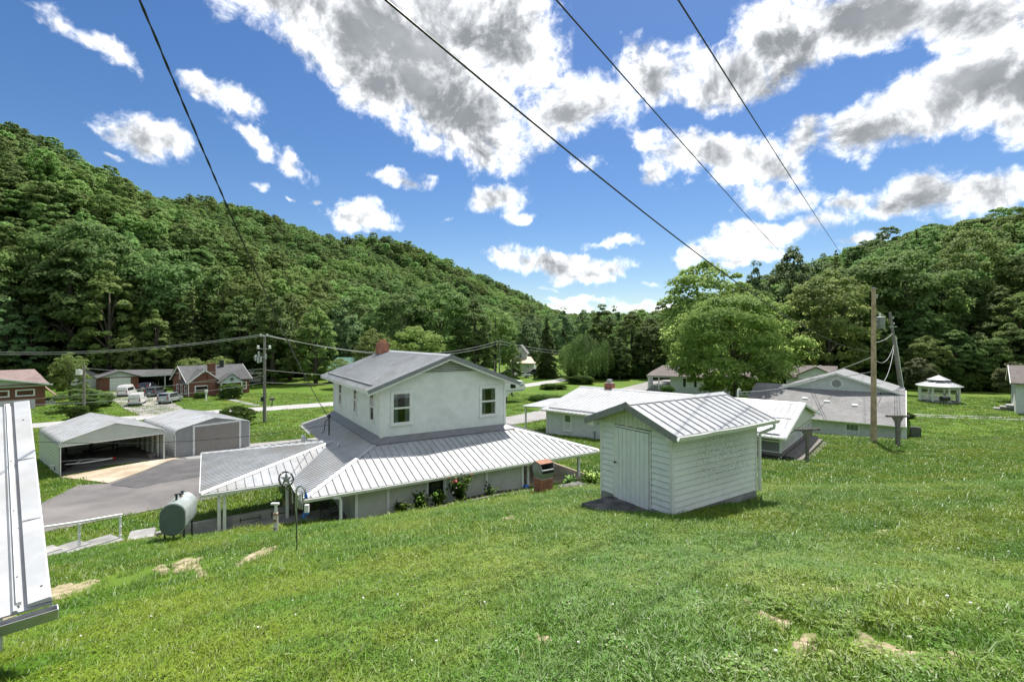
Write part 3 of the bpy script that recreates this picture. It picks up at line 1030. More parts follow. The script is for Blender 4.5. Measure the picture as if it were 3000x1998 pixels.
M['leaf'] = leaf_mat('leaf_green', (0.127, 0.209, 0.070), (0.208, 0.303, 0.100))
M['leaf_light'] = leaf_mat('leaf_light', (0.197, 0.279, 0.088), (0.282, 0.365, 0.121))
M['leaf_dark'] = leaf_mat('leaf_dark', (0.105, 0.180, 0.074), (0.172, 0.263, 0.101), .25)
M['leaf_forest'] = leaf_mat('leaf_forest', (0.175, 0.278, 0.099), (0.258, 0.372, 0.127), .5, .55, .6, 9.0, .6)
M['needle'] = leaf_mat('needle_green', (0.091, 0.156, 0.048), (0.153, 0.217, 0.065), .15)
M['needle_pale'] = leaf_mat('needle_pale', (0.160, 0.226, 0.066), (0.226, 0.282, 0.094), .15)
M['bark'] = mat('bark', (.12, .10, .08), (.06, .05, .04), 5, .95, bump=.5, bscale=15)


def quads_mesh(name, cent, nor, up, sx, sy, m):
    """rhombic leaves: centre, normal, in-plane axis"""
    n = len(cent)
    nor = nor / np.maximum(np.linalg.norm(nor, axis=1, keepdims=True), 1e-6)
    u = np.cross(nor, up); u /= np.maximum(np.linalg.norm(u, axis=1, keepdims=True), 1e-6)
    v = np.cross(nor, u)
    bend = nor * (sx[:, None] * .22)
    P = np.empty((n, 4, 3))
    P[:, 0] = cent - v * sy[:, None]
    P[:, 1] = cent + u * sx[:, None] - bend
    P[:, 2] = cent + v * sy[:, None]
    P[:, 3] = cent - u * sx[:, None] - bend
    me = bpy.data.meshes.new(name)
    me.vertices.add(n * 4); me.vertices.foreach_set('co', P.ravel())
    me.loops.add(n * 4); me.loops.foreach_set('vertex_index', np.arange(n * 4, dtype=np.int32))
    me.polygons.add(n); me.polygons.foreach_set('loop_start', (np.arange(n) * 4).astype(np.int32)); me.polygons.foreach_set('loop_total', np.full(n, 4, np.int32))
    me.update(calc_edges=True)
    me.materials.append(m)
    return me


def rand_dir(n, g):
    v = g.normal(size=(n, 3))
    return v / np.linalg.norm(v, axis=1, keepdims=True)


def profile(kind, t):
    if kind == 'round':
        return np.sqrt(np.maximum(0, 1 - np.abs(2 * t - .95) ** 2.4))
    if kind == 'tall':
        return np.sqrt(np.maximum(0, 1 - np.abs(2 * t - .8) ** 2.0)) * (1 - .25 * t)
    if kind == 'cone':
        return np.clip(1.05 - t, 0, 1) ** .8 * np.clip(t * 8 + .5, 0, 1)
    if kind == 'flat':
        return np.sqrt(np.maximum(0, 1 - np.abs(2 * t - 1.0) ** 3))
    return np.ones_like(t)


def crown_mesh(name, seed, Rr, z0, z1, nclus, nleaf, leaf, kind, m, flat=.85, crad=.22, inner=.5):
    g = np.random.default_rng(seed)
    t = g.uniform(0, 1, nclus * 3)
    pr = profile(kind, t)
    keep = g.uniform(0, 1, len(t)) < pr + .12
    t, pr = t[keep][:nclus], pr[keep][:nclus]
    n = len(t)
    ang = g.uniform(0, 2 * np.pi, n)
    lob = 1 + .16 * np.sin(ang * 3 + seed) + .1 * np.sin(ang * 5 + t * 6 + seed * 2)
    rad = Rr * pr * lob * (inner + (1 - inner) * g.uniform(0, 1, n) ** .45) * .92
    C = np.stack([rad * np.cos(ang), rad * np.sin(ang), z0 + (z1 - z0) * t], -1)
    cr = Rr * crad * g.uniform(.65, 1.35, n)
    k = np.repeat(np.arange(n), nleaf)
    d = rand_dir(len(k), g)
    d[:, 2] = np.abs(d[:, 2]) * .9 - .25 * (g.uniform(0, 1, len(k)) < .35)
    rr = cr[k] * g.uniform(.35, 1, len(k)) ** .5
    off = d * rr[:, None]
    off[:, 2] *= flat
    pos = C[k] + off
    outw = C.copy(); outw[:, 2] = 0
    nor = d * .7 + rand_dir(len(k), g) * .6 + np.array([0, 0, .55]) + outw[k] / Rr * .25
    s = leaf * g.uniform(.55, 1.3, len(k))
    return quads_mesh(name, pos, nor, rand_dir(len(k), g), s * .5, s * .75, m), C


def conifer_mesh(name, seed, Rr, z0, z1, layers, m, leaf=.35, droop=.12, dens=1.0):
    g = np.random.default_rng(seed)
    P, Nn, U, S = [], [], [], []
    for i in range(layers):
        t = i / (layers - 1)
        z = z0 + (z1 - z0) * t
        r = Rr * (1 - t) ** .8 * g.uniform(.8, 1.1) + .25
        nb = max(4, int(9 * (1 - t) + 4))
        for b in range(nb):
            a = g.uniform(0, 2 * np.pi)
            rl = r * g.uniform(.65, 1.1)
            n = max(6, int(rl * 9 * dens))
            q = g.uniform(.1, 1, n)
            px = rl * q * np.cos(a); py = rl * q * np.sin(a)
            wd = rl * .22 * (1 - q * .6)
            sx = g.normal(size=n) * wd
            px = px - sx * np.sin(a); py = py + sx * np.cos(a)
            pz = z - rl * q * droop * 2 * q + g.normal(size=n) * .06
            P.append(np.stack([px, py, pz], -1))
            Nn.append(np.array([0, 0, 1.0]) + g.normal(size=(n, 3)) * .45)
            U.append(np.tile([np.cos(a), np.sin(a), -.1], (n, 1)) + g.normal(size=(n, 3)) * .3)
            S.append(leaf * g.uniform(.6, 1.3, n))
    P, Nn, U, S = map(np.concatenate, (P, Nn, U, S))
    return quads_mesh(name, P, Nn, U, S * .7, S * .32, m)


def willow_mesh(name, seed, Rr, z0, z1, m):
    g = np.random.default_rng(seed)
    P, Nn = [], []
    for i in range(520):
        a = g.uniform(0, 2 * np.pi); r = Rr * g.uniform(.15, 1) ** .5
        top = z1 - (r / Rr) ** 2 * (z1 - z0) * .45 + g.normal() * .3
        top += 1.6 * math.sin(a * 3 + r) - 1.0; ln = g.uniform(.25, .95) * (top - z0)
        n = int(ln * 7)
        q = np.linspace(0, 1, n)
        P.append(np.stack([r * np.cos(a) + g.normal(size=n) * .28, r * np.sin(a) + g.normal(size=n) * .28, top - q * ln], -1))
        Nn.append(np.tile([np.cos(a), np.sin(a), .3], (n, 1)) + g.normal(size=(n, 3)) * .5)
    P, Nn = np.concatenate(P), np.concatenate(Nn)
    n = len(P)
    return quads_mesh(name, P, Nn, np.tile([0, 0, 1.0], (n, 1)) + g.normal(size=(n, 3)) * .2, g.uniform(.08, .16, n) * 1.6, g.uniform(.06, .1, n) * 1.5, m)


def trunk_mesh(name, seed, h, r, tips, split=.35):
    g = random.Random(seed)
    b = MB()
    top = Vector((g.uniform(-.3, .3), g.uniform(-.3, .3), h * .8))
    pts = [Vector((0, 0, -.6)), Vector((0, 0, 0)), Vector((g.uniform(-.1, .1), g.uniform(-.1, .1), h * .25)), top * .65 + Vector((0, 0, h * .0)), top]
    b.tube(pts, [r * 1.5, r * 1.25, r, r * .6, r * .15], 8)
    for tp in tips:
        tp = Vector(tp)
        s = split + g.uniform(0, .3)
        st = Vector((top.x * s, top.y * s, min(h * .8 * s, tp.z * .8)))
        mid = st.lerp(tp, .5) + Vector((0, 0, .06 * h))
        b.tube([st, mid, tp], [r * .45, r * .28, r * .06], 6)
    me = b.mesh(name, M['bark'])
    me.polygons.foreach_set('use_smooth', [True] * len(me.polygons))
    return me


# crown and trunk designs, each 20 m tall
KINDS_T = {}


def design(key, kind, Rr, z0, nclus, nleaf, leaf, m, seeds, **kw):
    out = []
    for s in seeds:
        c, C = crown_mesh('crown', s, Rr, z0, 20.0, nclus, nleaf, leaf, kind, m, **kw)
        idx = np.random.default_rng(s).choice(len(C), 9, replace=False)
        out.append((c, trunk_mesh('trunk', s, 19, .42, [C[i] for i in idx])))
    KINDS_T[key] = out


design('broad', 'round', 7.4, 3.0, 150, 95, .40, M['leaf'], (1, 2, 3))
design('tall', 'tall', 5.4, 1.6, 140, 90, .36, M['leaf'], (4, 5, 6))
design('light', 'round', 6.6, 2.0, 140, 95, .38, M['leaf_light'], (7, 8))
design('light_tall', 'tall', 4.6, 1.0, 130, 85, .34, M['leaf_light'], (9, 10))
design('dark', 'tall', 5.6, 1.2, 140, 90, .36, M['leaf_dark'], (11, 12))
M['leaf_maple'] = leaf_mat('leaf_maple', (0.207, 0.305, 0.081), (0.299, 0.391, 0.115), .5)
design('maple', 'round', 10.6, 3.0, 300, 120, .36, M['leaf_maple'], (21,), crad=.17)
design('columnar', 'tall', 4.3, 2.0, 140, 90, .34, M['leaf'], (22,))
KINDS_T['pine'] = [(conifer_mesh('crown', s, 4.6, 2.5, 20, 26, M['needle_pale'], .55), trunk_mesh('trunk', s, 24, .35, [])) for s in (31, 32, 33)]
KINDS_T['spruce'] = [(conifer_mesh('crown', 41, 5.2, .6, 20, 40, M['needle'], .55, .2, 1.3), trunk_mesh('trunk', 41, 24, .4, []))]
KINDS_T['willow'] = [(willow_mesh('crown', 51, 8.5, 1.0, 20, M['leaf']), trunk_mesh('trunk', 51, 19, .6, [(3, 2, 16), (-4, 1, 15), (1, -4, 15), (-2, -3, 16)]))]
M['bush_leaf'] = leaf_mat('bush_leaf', (0.065, 0.131, 0.026), (0.123, 0.203, 0.041))
design('bush', 'flat', 11.0, .5, 120, 70, 1.0, M['bush_leaf'], (61, 62), crad=.28)
design('bush_light', 'flat', 10.0, .5, 120, 70, .95, M['leaf_light'], (63, 64), crad=.28)
M['blossom_leaf'] = leaf_mat('blossom_leaf', (.11, .15, .06), (.20, .23, .12))
design('vase', 'round', 7.0, 5.0, 120, 60, .9, M['blossom_leaf'], (65,), crad=.25)
design('layered', 'flat', 8.5, 2.0, 100, 90, .6, M['leaf'], (66, 67), flat=.5, crad=.27)

_cnt = {}


def tree(kind, x, y, h, label, name='leafy_tree', cat='tree', group=None, wide=1.0, z=None, rot=None):
    c = _cnt.get(kind, 0); _cnt[kind] = c + 1
    cr, tr = KINDS_T[kind][c % len(KINDS_T[kind])]
    zz = (hz(x, y) if z is None else z) - .1
    s = h / 20.0
    o = thing(name, label, cat, (x, y, zz), rng.uniform(0, 6.28) if rot is None else rot, group)
    o.scale = (s * wide, s * wide, s)
    link('trunk', tr, o)
    link('crown', cr, o)
    return o


def ptree(kind, px, d, ptop, label, **kw):
    """tree whose top shows at photo row ptop when it stands d metres out"""
    x = (px - 1500) / F * d
    z = hz(x, d)
    h = (HZ - ptop) / F * d - z
    return tree(kind, x, d, h, label, **kw)


# forest over the hills: one object, crowns as instances
def instancer(name, pts, rots, scales, idx, protos, m=None):
    col = bpy.data.collections.new(name + '_kinds')
    for i, me_ in enumerate(protos):
        o = bpy.data.objects.new('%02d_%s' % (i, name), me_)
        col.objects.link(o)
    me = bpy.data.meshes.new(name)
    n = len(pts)
    me.vertices.add(n); me.vertices.foreach_set('co', np.asarray(pts, np.float32).ravel())
    a = me.attributes.new('rot', 'FLOAT_VECTOR', 'POINT'); a.data.foreach_set('vector', np.asarray(rots, np.float32).ravel())
    a = me.attributes.new('siz', 'FLOAT_VECTOR', 'POINT'); a.data.foreach_set('vector', np.asarray(scales, np.float32).ravel())
    a = me.attributes.new('pid', 'INT', 'POINT'); a.data.foreach_set('value', np.asarray(idx, np.int32))
    me.update()
    o = link(name, me)
    ng = bpy.data.node_groups.new(name, 'GeometryNodeTree')
    ng.interface.new_socket('Geometry', in_out='INPUT', socket_type='NodeSocketGeometry')
    ng.interface.new_socket('Geometry', in_out='OUTPUT', socket_type='NodeSocketGeometry')
    gi, go = N(ng, 'NodeGroupInput'), N(ng, 'NodeGroupOutput')
    ci = N(ng, 'GeometryNodeCollectionInfo'); ci.inputs['Collection'].default_value = col
    ci.inputs['Separate Children'].default_value = True; ci.inputs['Reset Children'].default_value = True
    ip = N(ng, 'GeometryNodeInstanceOnPoints'); ip.inputs['Pick Instance'].default_value = True

    def attr(nm, ty):
        q = N(ng, 'GeometryNodeInputNamedAttribute', data_type=ty); q.inputs['Name'].default_value = nm
        return [s for s in q.outputs if s.name == 'Attribute' and s.enabled][0]
    er = N(ng, 'FunctionNodeEulerToRotation'); L(ng, attr('rot', 'FLOAT_VECTOR'), er.inputs[0])
    L(ng, gi.outputs[0], ip.inputs['Points']); L(ng, ci.outputs[0], ip.inputs['Instance'])
    L(ng, attr('pid', 'INT'), ip.inputs['Instance Index']); L(ng, er.outputs[0], ip.inputs['Rotation']); L(ng, attr('siz', 'FLOAT_VECTOR'), ip.inputs['Scale'])
    L(ng, ip.outputs[0], go.inputs[0])
    md = o.modifiers.new('scatter', 'NODES'); md.node_group = ng
    o['kind'] = 'stuff'
    return o


fprot = []
for s in range(5):
    fprot.append(crown_mesh('forest_crown', 100 + s, (5.6, 5.0, 6.4, 5.3, 5.9)[s], 1.5, (15.0, 17, 14, 16, 13.5)[s], 100, 62, .46, 'round' if s % 2 else 'tall', M['leaf_forest'], crad=.23)[0])
fprot.append(conifer_mesh('forest_fir', 120, 3.6, 2.0, 17, 16, M['needle'], .8))


def poisson_like(x0, x1, y0, y1, s):
    xs = np.arange(x0, x1, s); ys = np.arange(y0, y1, s)
    X, Y = np.meshgrid(xs, ys)
    X = X + nrg.uniform(-.45, .45, X.shape) * s; Y = Y + nrg.uniform(-.45, .45, Y.shape) * s
    return X.ravel(), Y.ravel()


FX, FY, FS = [], [], []
for (a, b, c, d, s, k) in ((-275, 30, 40, 420, 4.3, .62), (-300, 130, 420, 900, 7.0, .92), (-200, 700, 900, 1900, 15, 1.5), (24, 260, 60, 330, 4.8, .72)):
    x, y = poisson_like(a, b, c, d, s)
    hv_ = hills(x, y)
    q = np.abs(x / np.maximum(y, 1)) < 1.35
    ok = (hv_ > (3.0 if s < 8 else 2.0)) & q
    if c == 24 or a == 24:
        ok &= hv_ > .6
    FX.append(x[ok]); FY.append(y[ok]); FS.append(np.full(ok.sum(), k))
FX, FY, FS = map(np.concatenate, (FX, FY, FS))
FZ = Hn(FX, FY)
nF = len(FX)
sc = FS * nrg.uniform(.72, 1.28, nF)
fidx = nrg.choice(6, nF, p=[.2, .2, .2, .19, .19, .02])
forest = instancer('forest', np.stack([FX, FY, FZ - .3], -1), np.stack([nrg.normal(size=nF) * .05, nrg.normal(size=nF) * .05, nrg.uniform(0, 6.28, nF)], -1),
                   np.stack([sc * nrg.uniform(.9, 1.15, nF), sc * nrg.uniform(.9, 1.15, nF), sc * nrg.uniform(.9, 1.15, nF)], -1), fidx, fprot)
forest['label'] = 'dense green hardwood forest covering the hillsides on both sides of the valley'
forest['category'] = 'forest'
print('forest', nF)

# undergrowth along the wood edges
ux, uy = [], []
for (a, b, n) in (((-105, 66), (-84, 90), 70), ((-84, 92), (-62, 104), 80), ((-62, 104), (-42, 118), 80), ((-42, 118), (-10, 146), 70), ((38, 113), (72, 95), 90), ((72, 95), (100, 86), 80), ((100, 86), (128, 74), 60), ((14, 112), (40, 112), 60)):
    for k in range(n):
        u = nrg.uniform(); ux.append(a[0] + (b[0] - a[0]) * u + nrg.normal() * 1.3); uy.append(a[1] + (b[1] - a[1]) * u + nrg.normal() * 1.3)
ux, uy = np.array(ux), np.array(uy)
nU = len(ux)
us = nrg.uniform(.05, .20, nU)
under = instancer('undergrowth', np.stack([ux, uy, Hn(ux, uy) - .1], -1), np.stack([np.zeros(nU), np.zeros(nU), nrg.uniform(0, 6.28, nU)], -1), np.stack([us, us, us * nrg.uniform(.7, 1.3, nU)], -1),
                  nrg.integers(0, 2, nU), [KINDS_T['bush'][0][0], KINDS_T['bush'][1][0]])
under['label'] = 'low leafy undergrowth along the foot of the wooded hills'
under['category'] = 'undergrowth'
WM = {'trim': M['trim'], 'glass': M['glass'], 'curtain': M['curtain'], 'dark': M['dark']}
X3, Y3, Z3 = Vector((1, 0, 0)), Vector((0, 1, 0)), Vector((0, 0, 1))


def gutter(parent, p, q, out, r=.06, m=None, name='gutter'):
    """open half-box gutter along p-q, hanging on the outside"""
    p, q, out = Vector(p), Vector(q), Vector(out)
    prof = [(0, 0), (0, -.11), (.075, -.11), (.115, .0), (.100, .0), (.068, -.098), (.012, -.098), (.012, 0)]
    b = MB()
    b.prism([p + out * a + Z3 * z for a, z in prof], q - p)
    return b.build(name, m or M['trim'], parent)


def brick_stack(parent, x0, x1, y0, y1, z0, z1, m_b=None, name='brick', bl=.20, bh=.057, joint=.010, wid=.095):
    """rectangular brick column: a mortar core and single bricks on its four faces"""
    MB().box(x0 + .008, x1 - .008, y0 + .008, y1 - .008, z0, z1 - .004).build('mortar_core', M['mortar'], parent)
    z = z0
    k = 0
    cache = {}
    while z + bh <= z1 + .005:
        for face in range(4):
            a0, a1 = (x0, x1) if face % 2 == 0 else (y0 + .03, y1 - .03)
            p = a0 - (bl / 2 if (k + face) % 2 else 0)
            while p < a1 - .01:
                s, e = max(p, a0), min(p + bl, a1)
                if e - s > .03:
                    key = (face, round(s, 3), round(e, 3))
                    if key not in cache:
                        b = MB()
                        if face == 0:
                            b.box(s, e, y0, y0 + .028, 0, bh)
                        elif face == 2:
                            b.box(s, e, y1 - .028, y1, 0, bh)
                        elif face == 1:
                            b.box(x1 - .028, x1, s, e, 0, bh)
                        else:
                            b.box(x0, x0 + .028, s, e, 0, bh)
                        cache[key] = b.mesh('brick', m_b or M['brick'])
                    o = link(name, cache[key], parent)
                    o.location = (0, 0, z)
                p += bl + joint
        z += bh + joint
        k += 1


# ================================================================== near shed (8 x 12 ft)
S_ANG = math.atan2(.55, .835)
shed = thing('storage_shed', 'small white clapboard shed with plank door and ribbed metal roof on the slope', 'shed', (3.856, 11.65, -4.29), S_ANG)
SL, SD, SH = 3.66, 2.44, 2.02
MB().prism([(.0, -.0, -.7), (SL, -.0, -.7), (SL, SD, -.7), (0, SD, -.7)], (0, 0, .70)).build('foundation', M['concrete'], shed)
MB().box(.02, SL - .02, .02, SD - .02, .002, SH).build('wall_core', M['metal_grey'], shed)  # dark core shows in the board gaps, its grey standing in for lap shadow
boards(shed, (.06, .02, 0), X3, -Y3, SL - .12, .0, SH, .152, M['shed_moss'])
boards(shed, (.02, .06, 0), Y3, -X3, SD - .12, .0, SH, .152, M['shed_board'], openings=[(.677 - .06 - .05, 1.871 - .06 + .05, -.1, 1.93)])
boards(shed, (SL - .02, .06, 0), Y3, X3, SD - .12, .0, SH, .152, M['shed_board'])
boards(shed, (.06, SD - .02, 0), X3, Y3, SL - .12, .0, SH, .152, M['shed_board'])
for x, y in ((0, 0), (SL, 0), (0, SD), (SL, SD)):
    sx_, sy_ = (1 if x == 0 else -1), (1 if y == 0 else -1)
    b = MB()
    b.hexa([(x - sx_ * .012, y - sy_ * .012, -.02), (x + sx_ * .075, y - sy_ * .012, -.02), (x + sx_ * .075, y + sy_ * .075, -.02), (x - sx_ * .012, y + sy_ * .075, -.02),
            (x - sx_ * .012, y - sy_ * .012, SH), (x + sx_ * .075, y - sy_ * .012, SH), (x + sx_ * .075, y + sy_ * .075, SH), (x - sx_ * .012, y + sy_ * .075, SH)])
    b.build('corner_post', M['trim'], shed)
# plank door
door = MB().box(-.012, .02, .677, 1.871, -.04, 1.885).build('door', M['dark'], shed)
ys = np.linspace(.677, 1.871, 9)
for i in range(8):
    MB().box(-.040, -.012, ys[i] + (.012 if i == 0 else .004), ys[i + 1] - (.012 if i == 7 else .004), -.045 + rng.uniform(-.012, .01), 1.868).build('plank', M['shed_board'], door)
b = MB(); b.tube([(-.04, 1.80, .93), (-.085, 1.80, .93)], .012, 8); b.sphere((-.10, 1.80, .93), .032, 10, 6)
b.build('knob', M['metal_dark'], door, smooth=True)
MB().box(-.026, -.0, .63, .674, -.04, 1.93).build('door_jamb', M['trim'], shed)
MB().box(-.026, -.0, 1.874, 1.918, -.04, 1.93).build('door_jamb', M['trim'], shed)
MB().box(-.024, -.0, .674, 1.874, 1.887, 1.93).build('door_head', M['trim'], shed)
# gable boards
EZ, RZ = 2.07, 2.60
for gx0, sg in ((0.0, -1), (SL, 1)):
    k = 0
    yy = -.0
    while yy < SD - .01:
        ya, yb = yy + .005, min(yy + .152, SD) - .005
        def top(y):
            return 2.02 + (RZ - .075 - 2.02) * (1 - abs(y - SD / 2) / (SD / 2)) + .06
        b = MB()
        drop = 1.96 + .0 * k + rng.uniform(-.012, .012)
        x_ = gx0 + sg * .004
        pl = [(x_, ya, drop), (x_, yb, drop), (x_, yb, top(yb))]
        if ya < SD / 2 < yb:
            pl.append((x_, SD / 2, top(SD / 2)))
        pl.append((x_, ya, top(ya)))
        b.prism(pl, (sg * .024, 0, 0))
        b.build('gable_board', M['green_tint_paint'], shed)
        yy += .152
        k += 1
for gx0, sg in ((0.0, 1), (SL, -1)):
    MB().prism([(gx0 + sg * .006, .01, 2.0), (gx0 + sg * .006, SD - .01, 2.0), (gx0 + sg * .006, SD / 2, RZ - .06)], (sg * .02, 0, 0)).build('gable_backing', M['metal_grey'], shed)  # backing coloured dark so the gaps between gable boards read as shade
# roof
ov, oe = .30, .36
zz_e = RZ - (RZ - EZ) * (SD / 2 + oe) / (SD / 2 + .2)
roof_panels(shed, [(-ov, -oe, zz_e), (SL + ov, -oe, zz_e), (SL + ov, SD / 2, RZ), (-ov, SD / 2, RZ)], (0, 1, (RZ - zz_e) / (SD / 2 + oe)), .305, M['white_metal'], rib=.034, ribw=.042)
roof_panels(shed, [(-ov, SD + oe, zz_e), (SL + ov, SD + oe, zz_e), (SL + ov, SD / 2, RZ), (-ov, SD / 2, RZ)], (0, -1, (RZ - zz_e) / (SD / 2 + oe)), .305, M['white_metal'], rib=.03, ribw=.05)
b = MB()
b.prism([(-ov, SD / 2 - .13, RZ - .022), (-ov, SD / 2, RZ + .045), (-ov, SD / 2 + .13, RZ - .022), (-ov, SD / 2, RZ + .028)], (SL + 2 * ov, 0, 0))
b.build('ridge_cap', M['white_metal'], shed)
for xx in (-ov - .012, SL + ov - .012):
    for ya in (-oe, SD + oe):
        MB().beam((xx + .012, ya, zz_e - .075), (xx + .012, SD / 2, RZ - .075), .024, .17).build('rake_board', M['grey_trim'], shed)
b = MB()
kk = (RZ - zz_e) / (SD / 2 + oe)
for i in range(14):
    for fr in (.06, .36, .66, .93):
        yy = -oe + (SD / 2 + oe) * fr + rng.uniform(-.02, .02)
        b.lathe((-ov + .17 + i * .305 + rng.uniform(-.03, .03), yy, zz_e + kk * (yy + oe)), [(.011, 0), (.011, .008)], 6)
b.build('roof_screw', M['metal_dark'], shed)['kind'] = 'stuff'
# soffits and eave boards
MB().box(-ov + .03, SL + ov - .03, -oe + .02, -.02, 1.985, 2.012).build('soffit', M['green_tint_paint'], shed)
MB().box(-ov + .03, SL + ov - .03, SD + .02, SD + oe - .02, 1.985, 2.012).build('soffit', M['green_tint_paint'], shed)
MB().box(-ov + .02, -.03, SD + .01, SD + oe - .03, 1.84, 1.98).build('eave_box', M['trim'], shed)
MB().box(-ov + .02, -.03, -oe + .03, -.03, 1.86, 1.98).build('eave_box', M['trim'], shed)
# sagging gutter and downspout on the uphill side
gp = [(-ov, 2.0), (.5, 1.985), (1.15, 2.0), (1.9, 1.985), (2.7, 1.995), (SL + ov + .08, 2.015)]
b = MB()
prof = [(0, 0), (0, -.10), (.07, -.10), (.11, .0), (.098, .0), (.064, -.088), (.012, -.088), (.012, 0)]
i0 = len(b.v)
for x, z in gp:
    b.v += [(x, -oe - .0 - a, z + q) for a, q in prof]
n_ = len(prof)
for k in range(len(gp) - 1):
    for j in range(n_):
        b.f.append((k * n_ + j, k * n_ + (j + 1) % n_, (k + 1) * n_ + (j + 1) % n_, (k + 1) * n_ + j))
b.f.append(tuple(range(n_))); b.f.append(tuple((len(gp) - 1) * n_ + j for j in range(n_ - 1, -1, -1)))
b.build('gutter', M['trim'], shed)
b = MB()
b.tube([(SL + .16, -oe - .055, 1.90), (SL + .16, -oe - .05, 1.80), (SL + .12, -.16, 1.66), (SL + .055, -.07, 1.60), (SL + .045, -.065, 1.5), (SL + .045, -.065, .0)], .042, 8)
b.build('downspout', M['trim'], shed, smooth=True)
# dark mossy pad at the door
pad = MB()
pz = [(-1.10, .45, -.17), (-.012, .42, -.05), (-.012, 2.02, -.05), (-1.0, 2.15, -.10)]
pad.hexa([(x, y, z - .4) for x, y, z in pz] + pz)
tag(pad.build('door_pad', M['dark_concrete'], None, bevel=.02), 'dark mossy concrete pad in front of the shed door', 'concrete pad')
o = bpy.data.objects['door_pad']; o.location = shed.location; o.rotation_euler = shed.rotation_euler

# ================================================================== two-storey house
HO = Vector((-5.977, 22.0, 0.0))
HA = math.atan2(.534, .845)
house = thing('main_house', 'two-storey white block house with wide ribbed metal porch roof in the middle', 'house', HO, HA)
UW, UD, ZB, ZT = 6.63, 9.53, -4.60, -2.22
LW = [(.46, 1.512, -4.02, -2.46), (5.10, 6.157, -4.02, -2.47)]
SW = [(.95, 1.74, -4.0, -2.55), (4.07, 4.77, -4.0, -2.55), (7.40, 8.18, -4.0, -2.55)]
RPZ = -.84
pitch_u = (RPZ + 2.33) / (UW / 2 + .7)


def utop(x):
    return RPZ - .10 - pitch_u * abs(x - UW / 2)


# front wall of painted blocks
bw, bh = .406, .203
z = ZB
row = 0
core = MB()
while z < RPZ - .2:
    x = -(bw / 2 if row % 2 else 0)
    while x < UW - .02:
        a, e = max(x, 0), min(x + bw, UW)
        zt = min(z + bh, max(utop(a), utop(e)))
        segs = [(a, e, z, z + bh)]
        for wx0, wx1, wz0, wz1 in LW:
            ns = []
            for s in segs:
                if s[0] < wx1 and s[1] > wx0 and s[2] < wz1 - .02 and s[3] > wz0 + .02:
                    if s[0] < wx0 - .02:
                        ns.append((s[0], wx0, s[2], s[3]))
                    if s[1] > wx1 + .02:
                        ns.append((wx1, s[1], s[2], s[3]))
                else:
                    ns.append(s)
            segs = ns
        for s in segs:
            g_ = .003
            p2 = [(s[0] + g_, s[2] + g_), (s[1] - g_, s[2] + g_), (s[1] - g_, s[3] - g_), (s[0] + g_, s[3] - g_)]
            # cut under the roof
            q = []
            for xx, zz in p2:
                q.append((xx, min(zz, utop(xx))))
            if q[2][1] - q[1][1] > .01 or q[3][1] - q[0][1] > .01:
                b = MB()
                d = rng.uniform(-.002, .002)
                b.prism([(xx, d, zz) for xx, zz in q], (0, .10, 0))
                b.build('block', M['block'], house)
        x += bw
    z += bh
    row += 1
# core behind the blocks, with window openings
xs = sorted({0.03, UW - .03, UW / 2} | {v for w in LW for v in w[:2]})
for i in range(len(xs) - 1):
    a, e = xs[i], xs[i + 1]
    win_ = [w for w in LW if abs(w[0] - a) < .01 and abs(w[1] - e) < .01]
    if win_:
        w = win_[0]
        core.prism([(a, .006, ZB), (e, .006, ZB), (e, .006, w[2]), (a, .006, w[2])], (0, .3, 0))
        core.prism([(a, .006, w[3]), (e, .006, w[3]), (e, .006, utop(e) - .02), (a, .006, utop(a) - .02)], (0, .3, 0))
    else:
        core.prism([(a, .006, ZB), (e, .006, ZB), (e, .006, utop(e) - .02), (a, .006, utop(a) - .02)], (0, .3, 0))
core.build('front_wall', M['block'], house)
# left wall with openings
b = MB()
ys_ = [0.012] + [v for w in SW for v in w[:2]] + [UD]
for i in range(len(ys_) - 1):
    a, e = ys_[i], ys_[i + 1]
    w = [w for w in SW if abs(w[0] - a) < .01]
    if w:
        w = w[0]
        b.box(0, .2, a, e, ZB, w[2]); b.box(0, .2, a, e, w[3], ZT)
    else:
        b.box(0, .2, a, e, ZB, ZT)
b.build('side_wall', M['block_side'], house)
MB().box(UW - .2, UW, .312, UD, ZB, ZT).build('side_wall', M['block_side'], house)
MB().prism([(.2, UD - .2, ZB), (UW - .2, UD - .2, ZB), (UW - .2, UD - .2, utop(UW) + .08), (UW / 2, UD - .2, utop(UW / 2)), (.2, UD - .2, utop(0) + .08)], (0, .2, 0)).build('rear_wall', M['block_side'], house)
MB().box(-.035, .10, -.035, .0, ZB, ZT + .02).build('corner_trim', M['trim'], house)
MB().box(-.035, -.002, -.0, .10, ZB, ZT + .02).build('corner_trim', M['trim'], house)
MB().box(UW - .10, UW + .035, -.035, -.004, ZB, ZT + .02).build('corner_trim', M['trim'], house)
MB().box(-.035, .07, UD - .12, UD + .05, ZB, ZT + .02).build('corner_trim', M['trim'], house)
for w in LW:
    sash_window(house, (w[0], -.004, w[2]), X3, -Y3, w[1] - w[0], w[3] - w[2], WM, .10, curtain=True)
for w in SW:
    sash_window(house, (0.0, w[1], w[2]), -Y3, -X3, w[1] - w[0], w[3] - w[2], WM, .09)
# gable louvre
gl = MB()
gz0, gz1, gw = -1.68, -1.12, 1.6
gl.prism([(UW / 2 - gw, -.015, gz0), (UW / 2 + gw, -.015, gz0), (UW / 2, -.015, gz1)], (0, .012, 0))
lou = gl.build('gable_vent', M['flashing'], house)
k = 0
zz = gz0
while zz < gz1 - .06:
    hw = gw * (1 - (zz - gz0) / (gz1 - gz0)) - .03
    MB().beam((UW / 2 - hw, -.045, zz + .03), (UW / 2 + hw, -.045, zz + .03), .05, .028).build('slat', M['green_tint_paint'], lou)
    zz += .085
